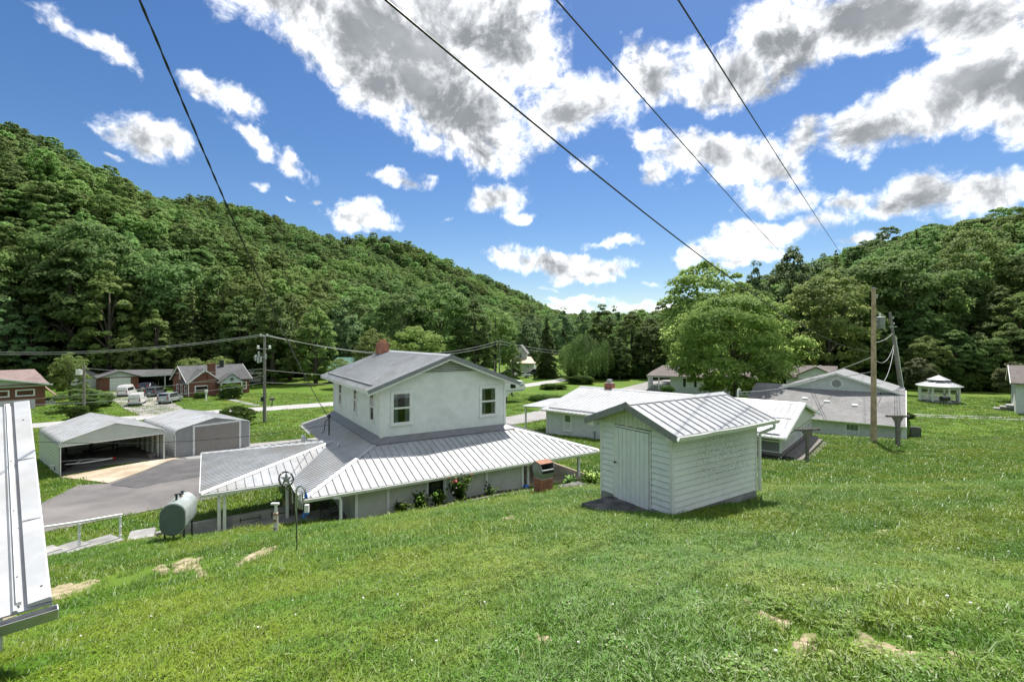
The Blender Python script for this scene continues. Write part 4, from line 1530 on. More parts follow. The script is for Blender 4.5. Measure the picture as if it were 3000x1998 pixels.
# upper roof
ovl, ovf, ovr = .70, .42, .40
ez = RPZ - pitch_u * (UW / 2 + ovl)
for sgn in (-1, 1):
    xe = UW / 2 + sgn * (UW / 2 + ovl)
    roof_panels(house, [(xe, -ovf, ez), (xe, UD + ovr, ez), (UW / 2, UD + ovr, RPZ), (UW / 2, -ovf, RPZ)], (-sgn, 0, pitch_u), .229, M['white_metal'], rib=.03, ribw=.04)
    MB().beam((xe, -ovf - .012, ez - .07), (UW / 2, -ovf - .012, RPZ - .07), .024, .17).build('rake_board', M['grey_trim'], house)
    MB().beam((xe, -ovf + .03, ez - .19), (UW / 2, -ovf + .03, RPZ - .19), .03, .12).build('rake_trim', M['white_paint'], house)
    MB().beam((xe, UD + ovr - .012, ez - .07), (UW / 2, UD + ovr - .012, RPZ - .07), .024, .17).build('rake_board', M['grey_trim'], house)
    # snow-guard strip seen across the left slope near the eave
    b = MB()
    x1 = xe - sgn * .36
    zz = ez + pitch_u * .36
    b.beam((x1, .25, zz + .05), (x1, UD - .2, zz + .05), .10, .05)
    b.build('snow_guard', M['grey_trim'], house)
    MB().box(min(xe, xe - sgn * .02), max(xe, xe - sgn * .02), -ovf, UD + ovr, ez - .15, ez - .02).build('fascia', M['trim'], house)
    # soffit under the eave and rake
    b = MB()
    xi = 0 if sgn < 0 else UW
    zi = utop(xi)
    b.hexa([(xe - sgn * .02, -ovf + .04, ez - .10), (xi, -ovf + .04, zi - .06), (xi, UD + ovr - .04, zi - .06), (xe - sgn * .02, UD + ovr - .04, ez - .10),
            (xe - sgn * .02, -ovf + .04, ez - .07), (xi, -ovf + .04, zi - .03), (xi, UD + ovr - .04, zi - .03), (xe - sgn * .02, UD + ovr - .04, ez - .07)])
    b.build('soffit', M['white_paint'], house)
b = MB()
b.prism([(UW / 2 - .16, -ovf, RPZ - .04), (UW / 2, -ovf, RPZ + .05), (UW / 2 + .16, -ovf, RPZ - .04), (UW / 2, -ovf, RPZ + .03)], (0, UD + ovf + ovr, 0))
b.build('ridge_cap', M['white_metal'], house)
# chimney
ch = MB().box(2.52, 3.22, 8.62, 9.32, -1.4, -1.0).build('chimney', M['flashing'], house)
brick_stack(ch, 2.54, 3.20, 8.64, 9.30, -1.0, -.32)
MB().box(2.66, 3.08, 8.76, 9.18, -.325, -.12).build('chimney_flue', M['clay'], ch)
# ---- lower skirt roof
WZ, EZ2 = -4.66, -5.72
FY_, LX_, RX_ = -3.30, -3.80, UW + 3.60
mmo = M['white_metal_old']
kf = (WZ - EZ2) / 3.30
kl = (WZ - EZ2) / 3.80
kr = (WZ - EZ2) / 3.60
LXR = -1.87
zlr = WZ + kl * LXR
Rp = (-1.43, 2.96, WZ - kl * 1.43)
roof_panels(house, [(LX_, FY_, EZ2), (RX_, FY_, EZ2), (UW, 0, WZ), (0, 0, WZ)], (0, 1, kf), .305, mmo, rib=.046, ribw=.05)
roof_panels(house, [(0, 0, WZ), (0, UD, WZ), (LXR, UD, zlr), (LXR, 4.2, zlr), Rp, (LX_, -.70, EZ2), (LX_, FY_, EZ2)], (1, 0, kl), .229, mmo, rib=.036, ribw=.045)
roof_panels(house, [(UW, 0, WZ), (UW, UD, WZ), (RX_, UD, EZ2), (RX_, FY_, EZ2)], (-1, 0, kr), .305, mmo, rib=.046, ribw=.05)


def cap(p, q, w=.22, name='hip_cap'):
    p, q = Vector(p), Vector(q)
    a = (q - p).normalized(); s = a.cross(Z3).normalized()
    b = MB()
    b.prism([p - s * w / 2 - Z3 * .015, p + Z3 * .05, p + s * w / 2 - Z3 * .015, p + Z3 * .03], q - p)
    return b.build(name, M['white_metal'], house)


cap((0, 0, WZ + .01), (LX_, FY_, EZ2 + .02)); cap((UW, 0, WZ + .01), (RX_, FY_, EZ2 + .02))
cap((LXR, UD, zlr), (0, UD, WZ), .3, 'rake_cap')
# flashing round the foot of the upper walls
for p in ([(0, -.004, WZ + .14), (UW, -.004, WZ + .14), (UW + .42, -.42, WZ - .42 * kf + .055), (-.42, -.42, WZ - .42 * kf + .055)],
          [(-.004, UD, WZ + .14), (-.004, 0, WZ + .14), (-.42, -.42, WZ - .42 * kl + .060), (-.42, UD, WZ - .42 * kl + .060)]):
    MB().prism(p, (0, 0, -.012)).build('flashing', M['flashing'], house)
# canopy to the left (hip end)
CX, CY0, CY1 = -6.90, -.70, 6.63
roof_panels(house, [(CX, CY0, EZ2), (CX, CY1, EZ2), Rp], (1, 0, (Rp[2] - EZ2) / (Rp[0] - CX)), .229, mmo, rib=.036, ribw=.045)
roof_panels(house, [(CX, CY0, EZ2), (LX_, CY0, EZ2), Rp], (0, 1, (Rp[2] - EZ2) / (Rp[1] - CY0)), .305, mmo, rib=.044, ribw=.045)
roof_panels(house, [(CX, CY1, EZ2), (LXR, CY1, EZ2), (LXR, 4.2, zlr), Rp], (0, -1, (Rp[2] - EZ2) / (CY1 - Rp[1])), .305, mmo, rib=.044, ribw=.045)
cap((CX, CY0, EZ2 + .02), (Rp[0], Rp[1], Rp[2] + .02)); cap((CX, CY1, EZ2 + .02), (Rp[0], Rp[1], Rp[2] + .02), .3)
MB().beam((LX_, CY0, EZ2 + .03), (Rp[0], Rp[1], Rp[2] + .012), .10, .02).build('valley', M['grey_trim'], house)
# fascias and gutters
gutter(house, (LX_ + .02, FY_, EZ2 - .02), (RX_, FY_, EZ2 - .02), -Y3)
gutter(house, (RX_, FY_ + .02, EZ2 - .02), (RX_, UD, EZ2 - .02), X3)
gutter(house, (CX, CY0, EZ2 - .02), (LX_ + .0, CY0, EZ2 - .02), -Y3)
gutter(house, (LX_, FY_, EZ2 - .02), (LX_, CY0 - .12, EZ2 - .02), -X3)
MB().box(CX - .03, CX, CY0, CY1, EZ2 - .15, EZ2 - .0).build('fascia', M['trim'], house)
gutter(house, (LXR, 6.7, zlr - .03), (LXR, UD, zlr - .03), -X3)
MB().box(CX + .02, LX_, CY0 + .02, CY1 - .02, EZ2 - .10, EZ2 - .06).build('ceiling', M['green_tint_paint'], house)
MB().box(LX_ + .04, RX_ - .04, FY_ + .04, -.05, EZ2 - .13, EZ2 - .09).build('ceiling', M['green_tint_paint'], house)
MB().box(UW + .05, RX_ - .04, -.05, UD, EZ2 - .13, EZ2 - .09).build('ceiling', M['green_tint_paint'], house)
# lower walls
WYF, WX0, WX1, WBZ = -2.95, -1.90, 5.83, -7.25
dk0, dk1 = 1.096, 1.774
b = MB()
b.box(WX0, dk0, WYF, WYF + .15, WBZ, EZ2 - .14); b.box(dk1, WX1, WYF, WYF + .15, WBZ, EZ2 - .14)
b.box(dk0, dk1, WYF, WYF + .15, WBZ, -6.60); b.box(dk0, dk1, WYF, WYF + .15, -5.90, EZ2 - .14)
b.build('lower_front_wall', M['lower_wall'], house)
MB().box(WX0, WX0 + .15, WYF + .15, UD, WBZ, EZ2 - .14).build('lower_side_wall', M['white_paint'], house)
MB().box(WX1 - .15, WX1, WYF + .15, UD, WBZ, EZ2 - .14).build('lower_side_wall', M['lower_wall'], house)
wn = MB().box(dk0, dk1, WYF + .07, WYF + .09, -6.60, -5.90).build('porch_window', M['dark_glass'], house)
bx = MB(); bx.box(dk0 - .08, dk0, WYF - .02, WYF + .08, -6.66, -5.88); bx.box(dk1, dk1 + .14, WYF - .02, WYF + .08, -6.66, -5.88); bx.box(dk0, dk1, WYF - .03, WYF + .08, -6.70, -6.60)
bx.build('frame', M['trim'], wn)
for xx in (WX0 + .05, .0 - .62, 3.85, WX1 - .06):
    MB().box(xx - .055, xx + .055, WYF - .05, WYF - .004, WBZ, EZ2 - .14).build('trim_post', M['trim'], house)
b = MB(); b.tube([(3.0, WYF - .35, EZ2 - .1), (3.0, WYF - .1, EZ2 - .3), (3.0, WYF - .1, WBZ + .1)], .03, 6)
# porch posts on the right and the low brick wall
for xx, yy in ((6.35, -2.55), (9.35, -2.75), (9.6, .6), (9.6, 4.0), (9.6, 8.0)):
    MB().box(xx - .06, xx + .06, yy - .06, yy + .06, -7.3, EZ2 - .13).build('porch_post', M['trim'], house)
bwl = MB().box(5.95, 6.25, -1.5, -1.2, -7.4, -7.1).build('porch_wall', M['concrete'], house)
brick_stack(bwl, 5.88, 6.75, -1.55, -1.30, -7.1, -6.25)
MB().box(5.83, 9.9, -2.9, UD, -7.4, -7.02).build('porch_floor', M['pale_concrete'], house)
# canopy posts and the low concrete wall
for xx, yy in ((-6.30, -.56), (-6.12, -.50), (-3.95, -.45), (-6.2, 6.1)):
    g_ = hz((HO + Matrix.Rotation(HA, 3, 'Z') @ Vector((xx, yy, 0))).x, (HO + Matrix.Rotation(HA, 3, 'Z') @ Vector((xx, yy, 0))).y)
    MB().box(xx - .055, xx + .055, yy - .055, yy + .055, min(g_, -7.0) - .3, EZ2 - .10).build('canopy_post', M['trim'], house)
# left-hand flue cap and power mast on the left slope
b = MB(); b.tube([(-1.55, 1.35, WZ - kl * 1.55 - .02), (-1.55, 1.35, WZ - kl * 1.55 + .16)], .05, 10)
b.lathe((-1.55, 1.35, WZ - kl * 1.55 + .16), [(.02, .10), (.09, .02), (.09, 0)], 10)
b.build('roof_vent', M['galv'], house)
b = MB(); b.tube([(-1.35, 4.35, WZ - kl * 1.35 - .02), (-1.35, 4.35, WZ - kl * 1.35 + .95)], .035, 8)
b.sphere((-1.35, 4.35, WZ - kl * 1.35 + 1.0), .09, 8, 6, (1, 1, 1.2))
b.tube([(-1.35, 4.35, -4.15), (-1.55, 4.3, -4.3), (-1.6, 4.28, -4.75), (-1.72, 4.2, -4.85)], .02, 6)
b.build('service_mast', M['metal_dark'], house)
# downspout at the front-left corner with a splash elbow
b = MB()
b.tube([(LX_ + 1.0, FY_ - .05, EZ2 - .12), (LX_ + 1.25, FY_ - .02, EZ2 - .17), (LX_ + 1.3, FY_ + .02, EZ2 - .30), (LX_ + 1.3, FY_ + .02, -6.75), (LX_ + 1.40, FY_ - .05, -6.93), (LX_ + 1.8, FY_ - .25, -7.02)], .06, 8)
b.build('downspout', M['white_paint'], house, smooth=True)
# concrete walk and wall under the canopy
lw = thing('retaining_wall', 'low grey concrete wall with bar marks beneath the house canopy', 'wall', HO, HA)
b = MB(); b.prism([(-8.9, -.20, -8.8), (-3.7, -.20, -8.8), (-3.7, -.20, -6.88), (-7.3, -.20, -6.92), (-8.0, -.20, -7.02), (-8.9, -.20, -7.08)], (0, .18, 0)); b.build('wall_body', M['concrete'], lw)
for x0 in (-5.6, -4.5):
    b = MB(); b.box(x0, x0 + .72, -.212, -.198, -7.12, -7.09); b.box(x0, x0 + .03, -.212, -.198, -7.22, -7.0); b.box(x0 + .69, x0 + .72, -.212, -.198, -7.22, -7.0); b.build('bar_mark', M['metal_dark'], lw)
walk = MB(); walk.prism([(-8.9, -1.5, -7.34), (-3.4, -2.15, -7.24), (-1.9, -2.1, -7.2), (-1.9, -.21, -7.2), (-8.9, -.21, -7.34)], (0, 0, -1.2))
wk = walk.build('porch_walk', M['concrete'], None); wk.location = HO; wk.rotation_euler = (0, 0, HA); wk['kind'] = 'structure'
# garden steps under the canopy
stp = thing('porch_steps', 'short flight of brown wooden steps behind the low wall under the canopy', 'steps', HO, HA)
for i in range(4):
    MB().box(-3.9 + .28 * i, -2.9, .2, 1.3, -7.9, -6.95 + .15 * i).build('step', M['pole_wood'], stp)

# ================================================================== second house: long white metal roof
ax2, ay2 = Vector((.76, -.65, 0)).normalized(), Vector((.65, .76, 0)).normalized()
H2 = thing('metal_roof_house', 'long low white house with bright metal roof and lattice porch behind the shed', 'house', (2.42, 40.9, -6.0), math.atan2(-.65, .76))
L2, D2, RZ2 = 18.4, 12.4, 1.42
k2 = RZ2 / (D2 / 2)
roof_panels(H2, [(0, 0, 0), (L2, 0, 0), (L2, D2 / 2, RZ2), (0, D2 / 2, RZ2)], (0, 1, k2), .38, M['white_metal'], rib=.03, ribw=.07)
roof_panels(H2, [(0, D2, 0), (L2, D2, 0), (L2, D2 / 2, RZ2), (0, D2 / 2, RZ2)], (0, -1, k2), .76, M['white_metal'], rib=.03, ribw=.07)
for xx in (0, L2):
    for yy in (0, D2):
        MB().beam((xx, yy, -.09), (xx, D2 / 2, RZ2 - .09), .03, .16).build('rake_board', M['trim'], H2)
MB().prism([(0, D2 / 2 - .2, RZ2 - .02), (0, D2 / 2, RZ2 + .07), (0, D2 / 2 + .2, RZ2 - .02)], (L2, 0, 0)).build('ridge_cap', M['white_metal'], H2)
gutter(H2, (.0, -.02, -.02), (L2, -.02, -.02), -Y3)
MB().beam((.6, .38, k2 * .38 + .06), (12.8, .38, k2 * .38 + .06), .08, .06).build('snow_guard', M['grey_trim'], H2)
MB().beam((13.6, .30, k2 * .3 + .05), (L2 - .4, .30, k2 * .3 + .05), .08, .06).build('snow_guard', M['grey_trim'], H2)
MB().beam((13.0, 3.1, k2 * 3.1 + .012), (L2 - .3, 3.1, k2 * 3.1 + .012), .05, .045).build('panel_lap', M['grey_trim'], H2)
MB().box(.3, 12.9, .45, D2 - .45, -3.2, -.1).build('wall', M['siding'], H2)
MB().prism([(.3, .45, -.1), (.3, D2 - .45, -.1), (.3, D2 / 2, RZ2 - .15)], (12.6, 0, 0)).build('gable_wall', M['siding'], H2)
MB().prism([(L2 - .35, .6, -.1), (L2 - .35, D2 - .45, -.1), (L2 - .35, D2 / 2, RZ2 - .15)], (.1, 0, 0)).build('porch_gable', M['siding2'], H2)
MB().box(.2, 13.0, .38, D2 - .38, -3.4, -2.15).build('foundation', M['dark_concrete'], H2)
MB().box(.26, .40, .41, .5, -2.15, -.1).build('corner_trim', M['trim'], H2)
sash_window(H2, (2.05, .45, -1.62), X3, -Y3, .80, 1.42, WM, .09)
sash_window(H2, (8.6, .45, -1.62), X3, -Y3, .80, 1.42, WM, .09)
b = MB(); b.tube([(5.05, .30, -2.2), (5.05, .30, -1.45)], .05, 8); b.tube([(5.05, .30, -1.45), (5.05, .30, -1.33)], .09, 8); b.build('vent_pipe', M['metal_grey'], H2)
ch = MB().box(2.62, 3.38, 6.0, 6.76, .9, 1.3).build('chimney', M['flashing'], H2)
brick_stack(ch, 2.65, 3.35, 6.03, 6.73, 1.3, 1.95)
MB().box(2.82, 3.18, 6.2, 6.56, 1.94, 2.25).build('chimney_cap', M['galv'], ch)
b = MB(); b.tube([(8.5, 3.6, k2 * 3.6 - .02), (8.5, 3.6, k2 * 3.6 + .35)], .05, 8); b.build('roof_vent', M['metal_grey'], H2)
# porch roof over the left end
MB().hexa([(-2.3, .3, -.06), (0, .2, .06), (0, 5.5, .40), (-2.3, 4.6, .18), (-2.3, .3, .02), (0, .2, .14), (0, 5.5, .48), (-2.3, 4.6, .26)]).build('porch_roof', M['white_metal'], H2)
for xx, yy in ((-2.1, .6), (-2.1, 4.2)):
    MB().box(xx - .06, xx + .06, yy - .06, yy + .06, -2.6, -.02).build('porch_post', M['trim'], H2)
# lattice porch at the right end
MB().box(12.95, L2 - .3, .5, 11.5, -1.25, -1.05).build('deck', M['wood_grey'], H2)
MB().box(12.95, L2 - .35, .62, .70, -1.9, -1.26).build('skirt', M['dark_concrete'], H2)
MB().box(L2 - .48, L2 - .40, .72, 11.4, -1.9, -1.26).build('skirt', M['dark_concrete'], H2)


def lattice(parent, o, xd, length, h, n, m):
    o, xd = Vector(o), Vector(xd)
    nn = xd.cross(Z3)
    b = MB()
    st = length / n
    for s in (1, -1):
        t = -h
        while t < length + h:
            a0, a1 = (t, t + h) if s > 0 else (t + h, t)
            lo, hi = 0.0, 1.0
            for lim, ge in ((0, True), (length, False)):
                da, db = a0 - lim, a1 - lim
                if not ge:
                    da, db = -da, -db
                if da < 0 and db < 0:
                    lo, hi = 1, 0
                elif da < 0:
                    lo = max(lo, da / (da - db))
                elif db < 0:
                    hi = min(hi, da / (da - db))
            if hi - lo > .05:
                p = o + xd * (a0 + (a1 - a0) * lo) + Z3 * (h * lo) + nn * .006 * s
                q = o + xd * (a0 + (a1 - a0) * hi) + Z3 * (h * hi) + nn * .006 * s
                b.beam(p, q, .012, .04, nn)
            t += st
    lat = b.build('lattice', m, parent, fix=False)
    f = MB()
    f.beam(o - Z3 * .03, o + xd * length - Z3 * .03, .05, .09); f.beam(o + Z3 * (h + .03), o + xd * length + Z3 * (h + .03), .05, .09)
    for q in (0, length):
        f.beam(o + xd * q - Z3 * .3, o + xd * q + Z3 * (h + .3), .08, .08)
    f.build('lattice_frame', m, parent, fix=False)
    return lat


for k in range(3):
    lattice(H2, (13.1 + 1.66 * k, .55, -1.02), X3, 1.6, .62, 9, M['trim'])
for k in range(5):
    lattice(H2, (L2 - .42, .75 + 2.0 * k, -1.02), Y3, 1.9, .62, 9, M['trim'])
for yy in (.6, 2.7, 4.7, 6.7, 8.7, 10.8):
    MB().box(L2 - .48, L2 - .36, yy - .06, yy + .06, -1.05, -.1).build('porch_post', M['trim'], H2)
for xx in (13.1, 14.8, 16.4):
    MB().box(xx - .06, xx + .06, .5, .62, -1.05, -.1).build('porch_post', M['trim'], H2)
MB().box(12.95, L2, .05, .45, -.16, -.08).build('porch_beam', M['green_tint_paint'], H2)
for k in range(3):
    MB().box(L2 - .32, L2 + .25 + .3 * k, 1.2, 9.6, -1.9, -1.32 - .19 * k).build('step', M['wood_grey'], H2)

# ================================================================== third house: wide grey shingle roof
H3 = thing('grey_roof_house', 'sprawling white house under a broad grey shingle roof with octagonal gable vent', 'house', (25.4, 54.1, -8.26), math.atan2(-.63, .775))
L3, R3, Z3r = 14.5, 8.0, 2.70
k3 = Z3r / R3


def slab_roof(parent, pts, m, t=.12, name='roof_slope'):
    return MB().prism([Vector(p) for p in pts], (0, 0, -t)).build(name, m, parent)


slab_roof(H3, [(0, 0, 0), (L3, 0, 0), (L3, R3, Z3r), (0, R3, Z3r)], M['shingle'])
slab_roof(H3, [(0, 2 * R3, 0), (L3, 2 * R3, 0), (L3, R3, Z3r), (0, R3, Z3r)], M['shingle'])
gx_, gy_, ghw, gpz = 8.45, 7.1, 5.7, 4.38
gb = gpz - 1.95
slab_roof(H3, [(gx_, gy_ - .35, gpz), (gx_ - ghw, gy_ - .35, gb), (gx_ - ghw, gy_ + 9, gb), (gx_, gy_ + 9, gpz)], M['shingle_light'])
slab_roof(H3, [(gx_, gy_ - .35, gpz), (gx_ + ghw + .25, gy_ - .35, gb - .08), (gx_ + ghw + .25, gy_ + 9, gb - .08), (gx_, gy_ + 9, gpz)], M['shingle_light'])
MB().prism([(gx_ - ghw + .4, gy_, gb - .6), (gx_ + ghw - .4, gy_, gb - .6), (gx_ + ghw - .4, gy_, gb + .05), (gx_, gy_, gpz - .15), (gx_ - ghw + .4, gy_, gb + .05)], (0, 8.5, 0)).build('gable_wall', M['siding'], H3)
for s in (-1, 1):
    MB().beam((gx_, gy_ - .37, gpz - .10), (gx_ + s * (ghw if s < 0 else ghw + .25), gy_ - .37, (gb if s < 0 else gb - .08) - .10), .04, .20).build('rake_board', M['trim'], H3)
b = MB()
b.prism([(gx_ + .62 * math.cos(R(22.5 + 45 * i)), gy_ - .05, gb + .72 + .62 * math.sin(R(22.5 + 45 * i))) for i in range(8)], (0, .045, 0)); v_ = b.build('octagon_vent', M['trim'], H3)
b = MB(); b.prism([(gx_ + .46 * math.cos(R(22.5 + 45 * i)), gy_ - .07, gb + .72 + .46 * math.sin(R(22.5 + 45 * i))) for i in range(8)], (0, .02, 0)); b.build('vent_louvre', M['metal_grey'], v_)
MB().box(.5, L3 - .35, .45, 2 * R3 - .45, -3.0, -.05).build('wall', M['siding2'], H3)
MB().prism([(L3 - .36, .45, -.05), (L3 - .36, 2 * R3 - .45, -.05), (L3 - .36, R3, Z3r - .2)], (.1, 0, 0)).build('gable_end', M['siding2'], H3)
gutter(H3, (0, -.01, -.0), (L3, -.01, -.0), -Y3)
MB().beam((L3, -.05, -.08), (L3, R3, Z3r - .08), .05, .2).build('rake_board', M['trim'], H3)
sash_window(H3, (9.75, .45, -1.60), X3, -Y3, 1.2, 1.42, WM, .10, gridtop=3)
for xx in (5.5, 7.6, 10.1):
    yy = 5.2 - .18 * xx
    MB().hexa([(xx, yy, yy * k3), (xx + .5, yy, yy * k3), (xx + .5, yy + .3, (yy + .3) * k3 - .02), (xx, yy + .3, (yy + .3) * k3 - .02), (xx, yy, yy * k3 + .16), (xx + .5, yy, yy * k3 + .16), (xx + .5, yy + .3, (yy + .3) * k3 + .12), (xx, yy + .3, (yy + .3) * k3 + .12)]).build('roof_vent', M['trim'], H3)
b = MB(); b.tube([(12.2, .1, .05), (12.0, 3.0, 3 * k3 + .03), (12.4, 5.4, 5.4 * k3 + .03), (12.4, 7.4, 7.4 * k3 + .03)], .035, 6); b.build('roof_cable', M['cable'], H3)
MB().box(L3 - .36, L3 + .05, .3, .5, -1.7, .0).build('corner_trim', M['trim'], H3)
b = MB(); b.tube([(5.55, .30, -2.2), (5.55, .30, -.2)], .05, 6); b.build('downspout', M['trim'], H3)
# meter box hedge of shade at the far corner: air-conditioner and side door canopy
acx = ptmp = W(2682, 1243, 47)
ac = thing('air_conditioner', 'dark boxy air conditioner unit on the lawn at the grey-roofed house corner', 'air conditioner', (acx.x, acx.y, hz(acx.x, acx.y)), math.atan2(-.63, .775))
MB().box(-.42, .42, -.42, .42, 0, .95).build('casing', M['metal_dark'], ac, bevel=.03)
b = MB()
for i in range(8):
    b.box(-.36, .36, -.435, -.425, .12 + i * .1, .16 + i * .1)
b.build('grille', M['metal_grey'], ac)
b = MB(); b.lathe((0, 0, .95), [(.36, 0), (.36, .03), (.1, .05)], 16); b.build('fan_guard', M['metal_dark'], ac)

# ================================================================== houses further back on the right
H4 = thing('porch_house', 'pale house with open white front porch behind the big rounded tree', 'house', (27.5, 84, -9.3), math.atan2(-.35, .94))
MB().box(0, 13, 0, 9, -.5, 2.75).build('wall', M['siding'], H4)
for p in ([(-4, -.6, 2.7), (13.6, -.6, 2.7), (13.6, 4.6, 4.3), (-1.5, 4.6, 4.3)], [(-4, 9.8, 2.7), (13.6, 9.8, 2.7), (13.6, 4.6, 4.3), (-1.5, 4.6, 4.3)], [(-4, -.6, 2.7), (-4, 9.8, 2.7), (-1.5, 4.6, 4.3)]):
    slab_roof(H4, p, M['shingle_brown'])
MB().box(-3.9, 13.5, -.55, -.50, 2.45, 2.62).build('fascia', M['trim'], H4)
MB().box(-3.9, -3.85, -.5, 9.6, 2.45, 2.62).build('fascia', M['trim'], H4)
MB().box(-3.8, 0, -.3, 9.2, -.4, .35).build('porch_floor', M['concrete'], H4)
for yy in (-.2, 2.2, 4.6, 7, 9):
    MB().box(-3.75, -3.55, yy - .1, yy + .1, .35, 2.6).build('porch_post', M['trim'], H4)
MB().box(-2.0, -1.8, -.3, -.1, .35, 2.6).build('porch_post', M['trim'], H4)
b = MB(); b.box(-3.7, -.1, -.25, -.2, 1.0, 1.1)
for q in range(14):
    b.box(-3.6 + q * .26, -3.54 + q * .26, -.245, -.205, .38, 1.0)
b.build('porch_railing', M['trim'], H4)
for xx in (2.6, 8.2):
    sash_window(H4, (xx, 0, .9), X3, -Y3, 1.2, 1.5, WM, .1, gridtop=2)
    for s in (-.5, 1.25):
        MB().box(xx + s, xx + s + .42, -.04, -.004, .9, 2.4).build('shutter', M['metal_dark'], H4)
H5 = thing('brown_roof_house', 'far house with brown shingle roof rising behind the grey-roofed one', 'house', (46.5, 82, -9.3), math.atan2(-.62, .78))
MB().box(0, 6.5, 0, 7, -.5, 2.9).build('wall', M['siding'], H5)
slab_roof(H5, [(-.5, -.6, 2.8), (7, -.6, 2.8), (7, 3.5, 4.6), (-.5, 3.5, 4.6)], M['shingle_brown'])
slab_roof(H5, [(-.5, 7.6, 2.8), (7, 7.6, 2.8), (7, 3.5, 4.6), (-.5, 3.5, 4.6)], M['shingle_brown'])
slab_roof(H5, [(4.5, -1.6, 4.7), (1.6, -1.6, 3.2), (1.6, 4, 3.2), (4.5, 4, 4.7)], M['shingle_brown'])
slab_roof(H5, [(4.5, -1.6, 4.7), (7.4, -1.6, 3.2), (7.4, 4, 3.2), (4.5, 4, 4.7)], M['shingle_brown'])
MB().prism([(1.9, -1.3, 0), (7.1, -1.3, 0), (7.1, -1.3, 3.2), (4.5, -1.3, 4.5), (1.9, -1.3, 3.2)], (0, 1.2, 0)).build('gable_wall', M['siding'], H5)
# cottage at the right edge
pc = W(2976, 1218, 62)
H6 = thing('edge_cottage', 'narrow white sided cottage with brown roof cut off by the right picture edge', 'house', (pc.x, pc.y, hz(pc.x, pc.y)), R(-43))
MB().box(0, 8, 0, 8, -.3, 4.0).build('wall', M['siding'], H6)
slab_roof(H6, [(-.5, -.6, 3.9), (8.5, -.6, 3.9), (8.5, 4, 6.0), (-.5, 4, 6.0)], M['shingle_brown'])
slab_roof(H6, [(-.5, 8.6, 3.9), (8.5, 8.6, 3.9), (8.5, 4, 6.0), (-.5, 4, 6.0)], M['shingle_brown'])
MB().prism([(.01, 0, 3.9), (.01, 8, 3.9), (.01, 4, 5.8)], (.1, 0, 0)).build('gable_wall', M['siding'], H6)
for yy, q in ((-.6, 0), (8.6, 1)):
    MB().beam((-.52, yy, 3.78), (-.52, 4, 5.9), .05, .28).build('rake_board', M['trim'], H6)
MB().box(-.1, 8.1, -.1, 8.1, -1.5, -.2).build('foundation', M['concrete'], H6)
for k in range(3):
    MB().box(-1.9 + .6 * k, 0, 3.0, 5.0, -.6, .15 + .28 * k).build('step', M['concrete'], H6)

# gazebo
gz = thing('gazebo', 'white octagonal gazebo with two-tier roof on the far lawn', 'gazebo', (65.3, 74, hz(65.3, 74)), R(10))
GR, GH = 2.4, 2.4
oc = [Vector((GR * math.cos(R(45 * i + 22.5)), GR * math.sin(R(45 * i + 22.5)), 0)) for i in range(8)]
MB().prism([p * 1.06 for p in oc], (0, 0, .22)).build('floor', M['concrete'], gz)
for i in range(8):
    p, q = oc[i], oc[(i + 1) % 8]
    MB().beam(p + Z3 * .2, p + Z3 * GH, .2, .2, X3).build('post', M['trim'], gz)
    if i != 5:
        b = MB()
        b.beam(p + Z3 * 1.15, q + Z3 * 1.15, .08, .09); b.beam(p + Z3 * .42, q + Z3 * .42, .07, .08)
        for k in range(1, 9):
            r = p.lerp(q, k / 9)
            b.beam(r + Z3 * .42, r + Z3 * 1.13, .06, .06, X3)
        b.build('railing', M['trim'], gz)
    b = MB()
    b.beam(p + Z3 * (GH - .06), q + Z3 * (GH - .06), .1, .18); b.beam(p + Z3 * (GH - .42), q + Z3 * (GH - .42), .06, .06)
    for k in range(1, 12):
        r = p.lerp(q, k / 12)
        b.beam(r + Z3 * (GH - .4), r + Z3 * (GH - .14), .05, .05, X3)
    b.build('frieze', M['trim'], gz)
    e0, e1 = p * 1.22 + Z3 * (GH - .0), q * 1.22 + Z3 * (GH - .0)
    t0, t1 = p * .42 + Z3 * (GH + .72), q * .42 + Z3 * (GH + .72)
    MB().prism([e0, e1, t1, t0], (0, 0, .06)).build('roof_panel', M['white_metal'], gz)
    MB().beam(e0 + Z3 * .09, t0 + Z3 * .09, .09, .06).build('roof_rib', M['trim'], gz)
    e0, e1 = p * .62 + Z3 * (GH + .92), q * .62 + Z3 * (GH + .92)
    MB().prism([e0, e1, Vector((0, 0, GH + 1.62))], (0, 0, .05)).build('cupola_panel', M['white_metal'], gz)
b = MB(); b.prism([p * .42 + Z3 * (GH + .68) for p in oc], (0, 0, .26)); b.build('cupola_neck', M['metal_dark'], gz)
gpx = W(2768, 1177, 69)
gr = thing('barbecue_grill', 'black barrel barbecue grill standing in front of the white gazebo', 'grill', (gpx.x, gpx.y, hz(gpx.x, gpx.y)), R(5))
b = MB(); b.tube([(-.55, 0, 1.05), (.55, 0, 1.05)], .36, 14); b.build('barrel', M['metal_dark'], gr, smooth=True)
for xx, yy in ((-.4, -.3), (.4, -.3), (-.4, .3), (.4, .3)):
    MB().beam((xx * 1.2, yy * 1.1, 0), (xx, yy * .6, .85), .05, .05, X3).build('leg', M['metal_dark'], gr)
MB().box(.58, .95, -.25, .25, 1.0, 1.04).build('side_shelf', M['metal_dark'], gr)
b = MB(); b.tube([(.2, .1, 1.38), (.2, .1, 1.75)], .05, 8); b.build('flue', M['metal_dark'], gr)

# ================================================================== carport and garage (rounded sheet-metal sheds)
CA = math.atan2(.784, .62)


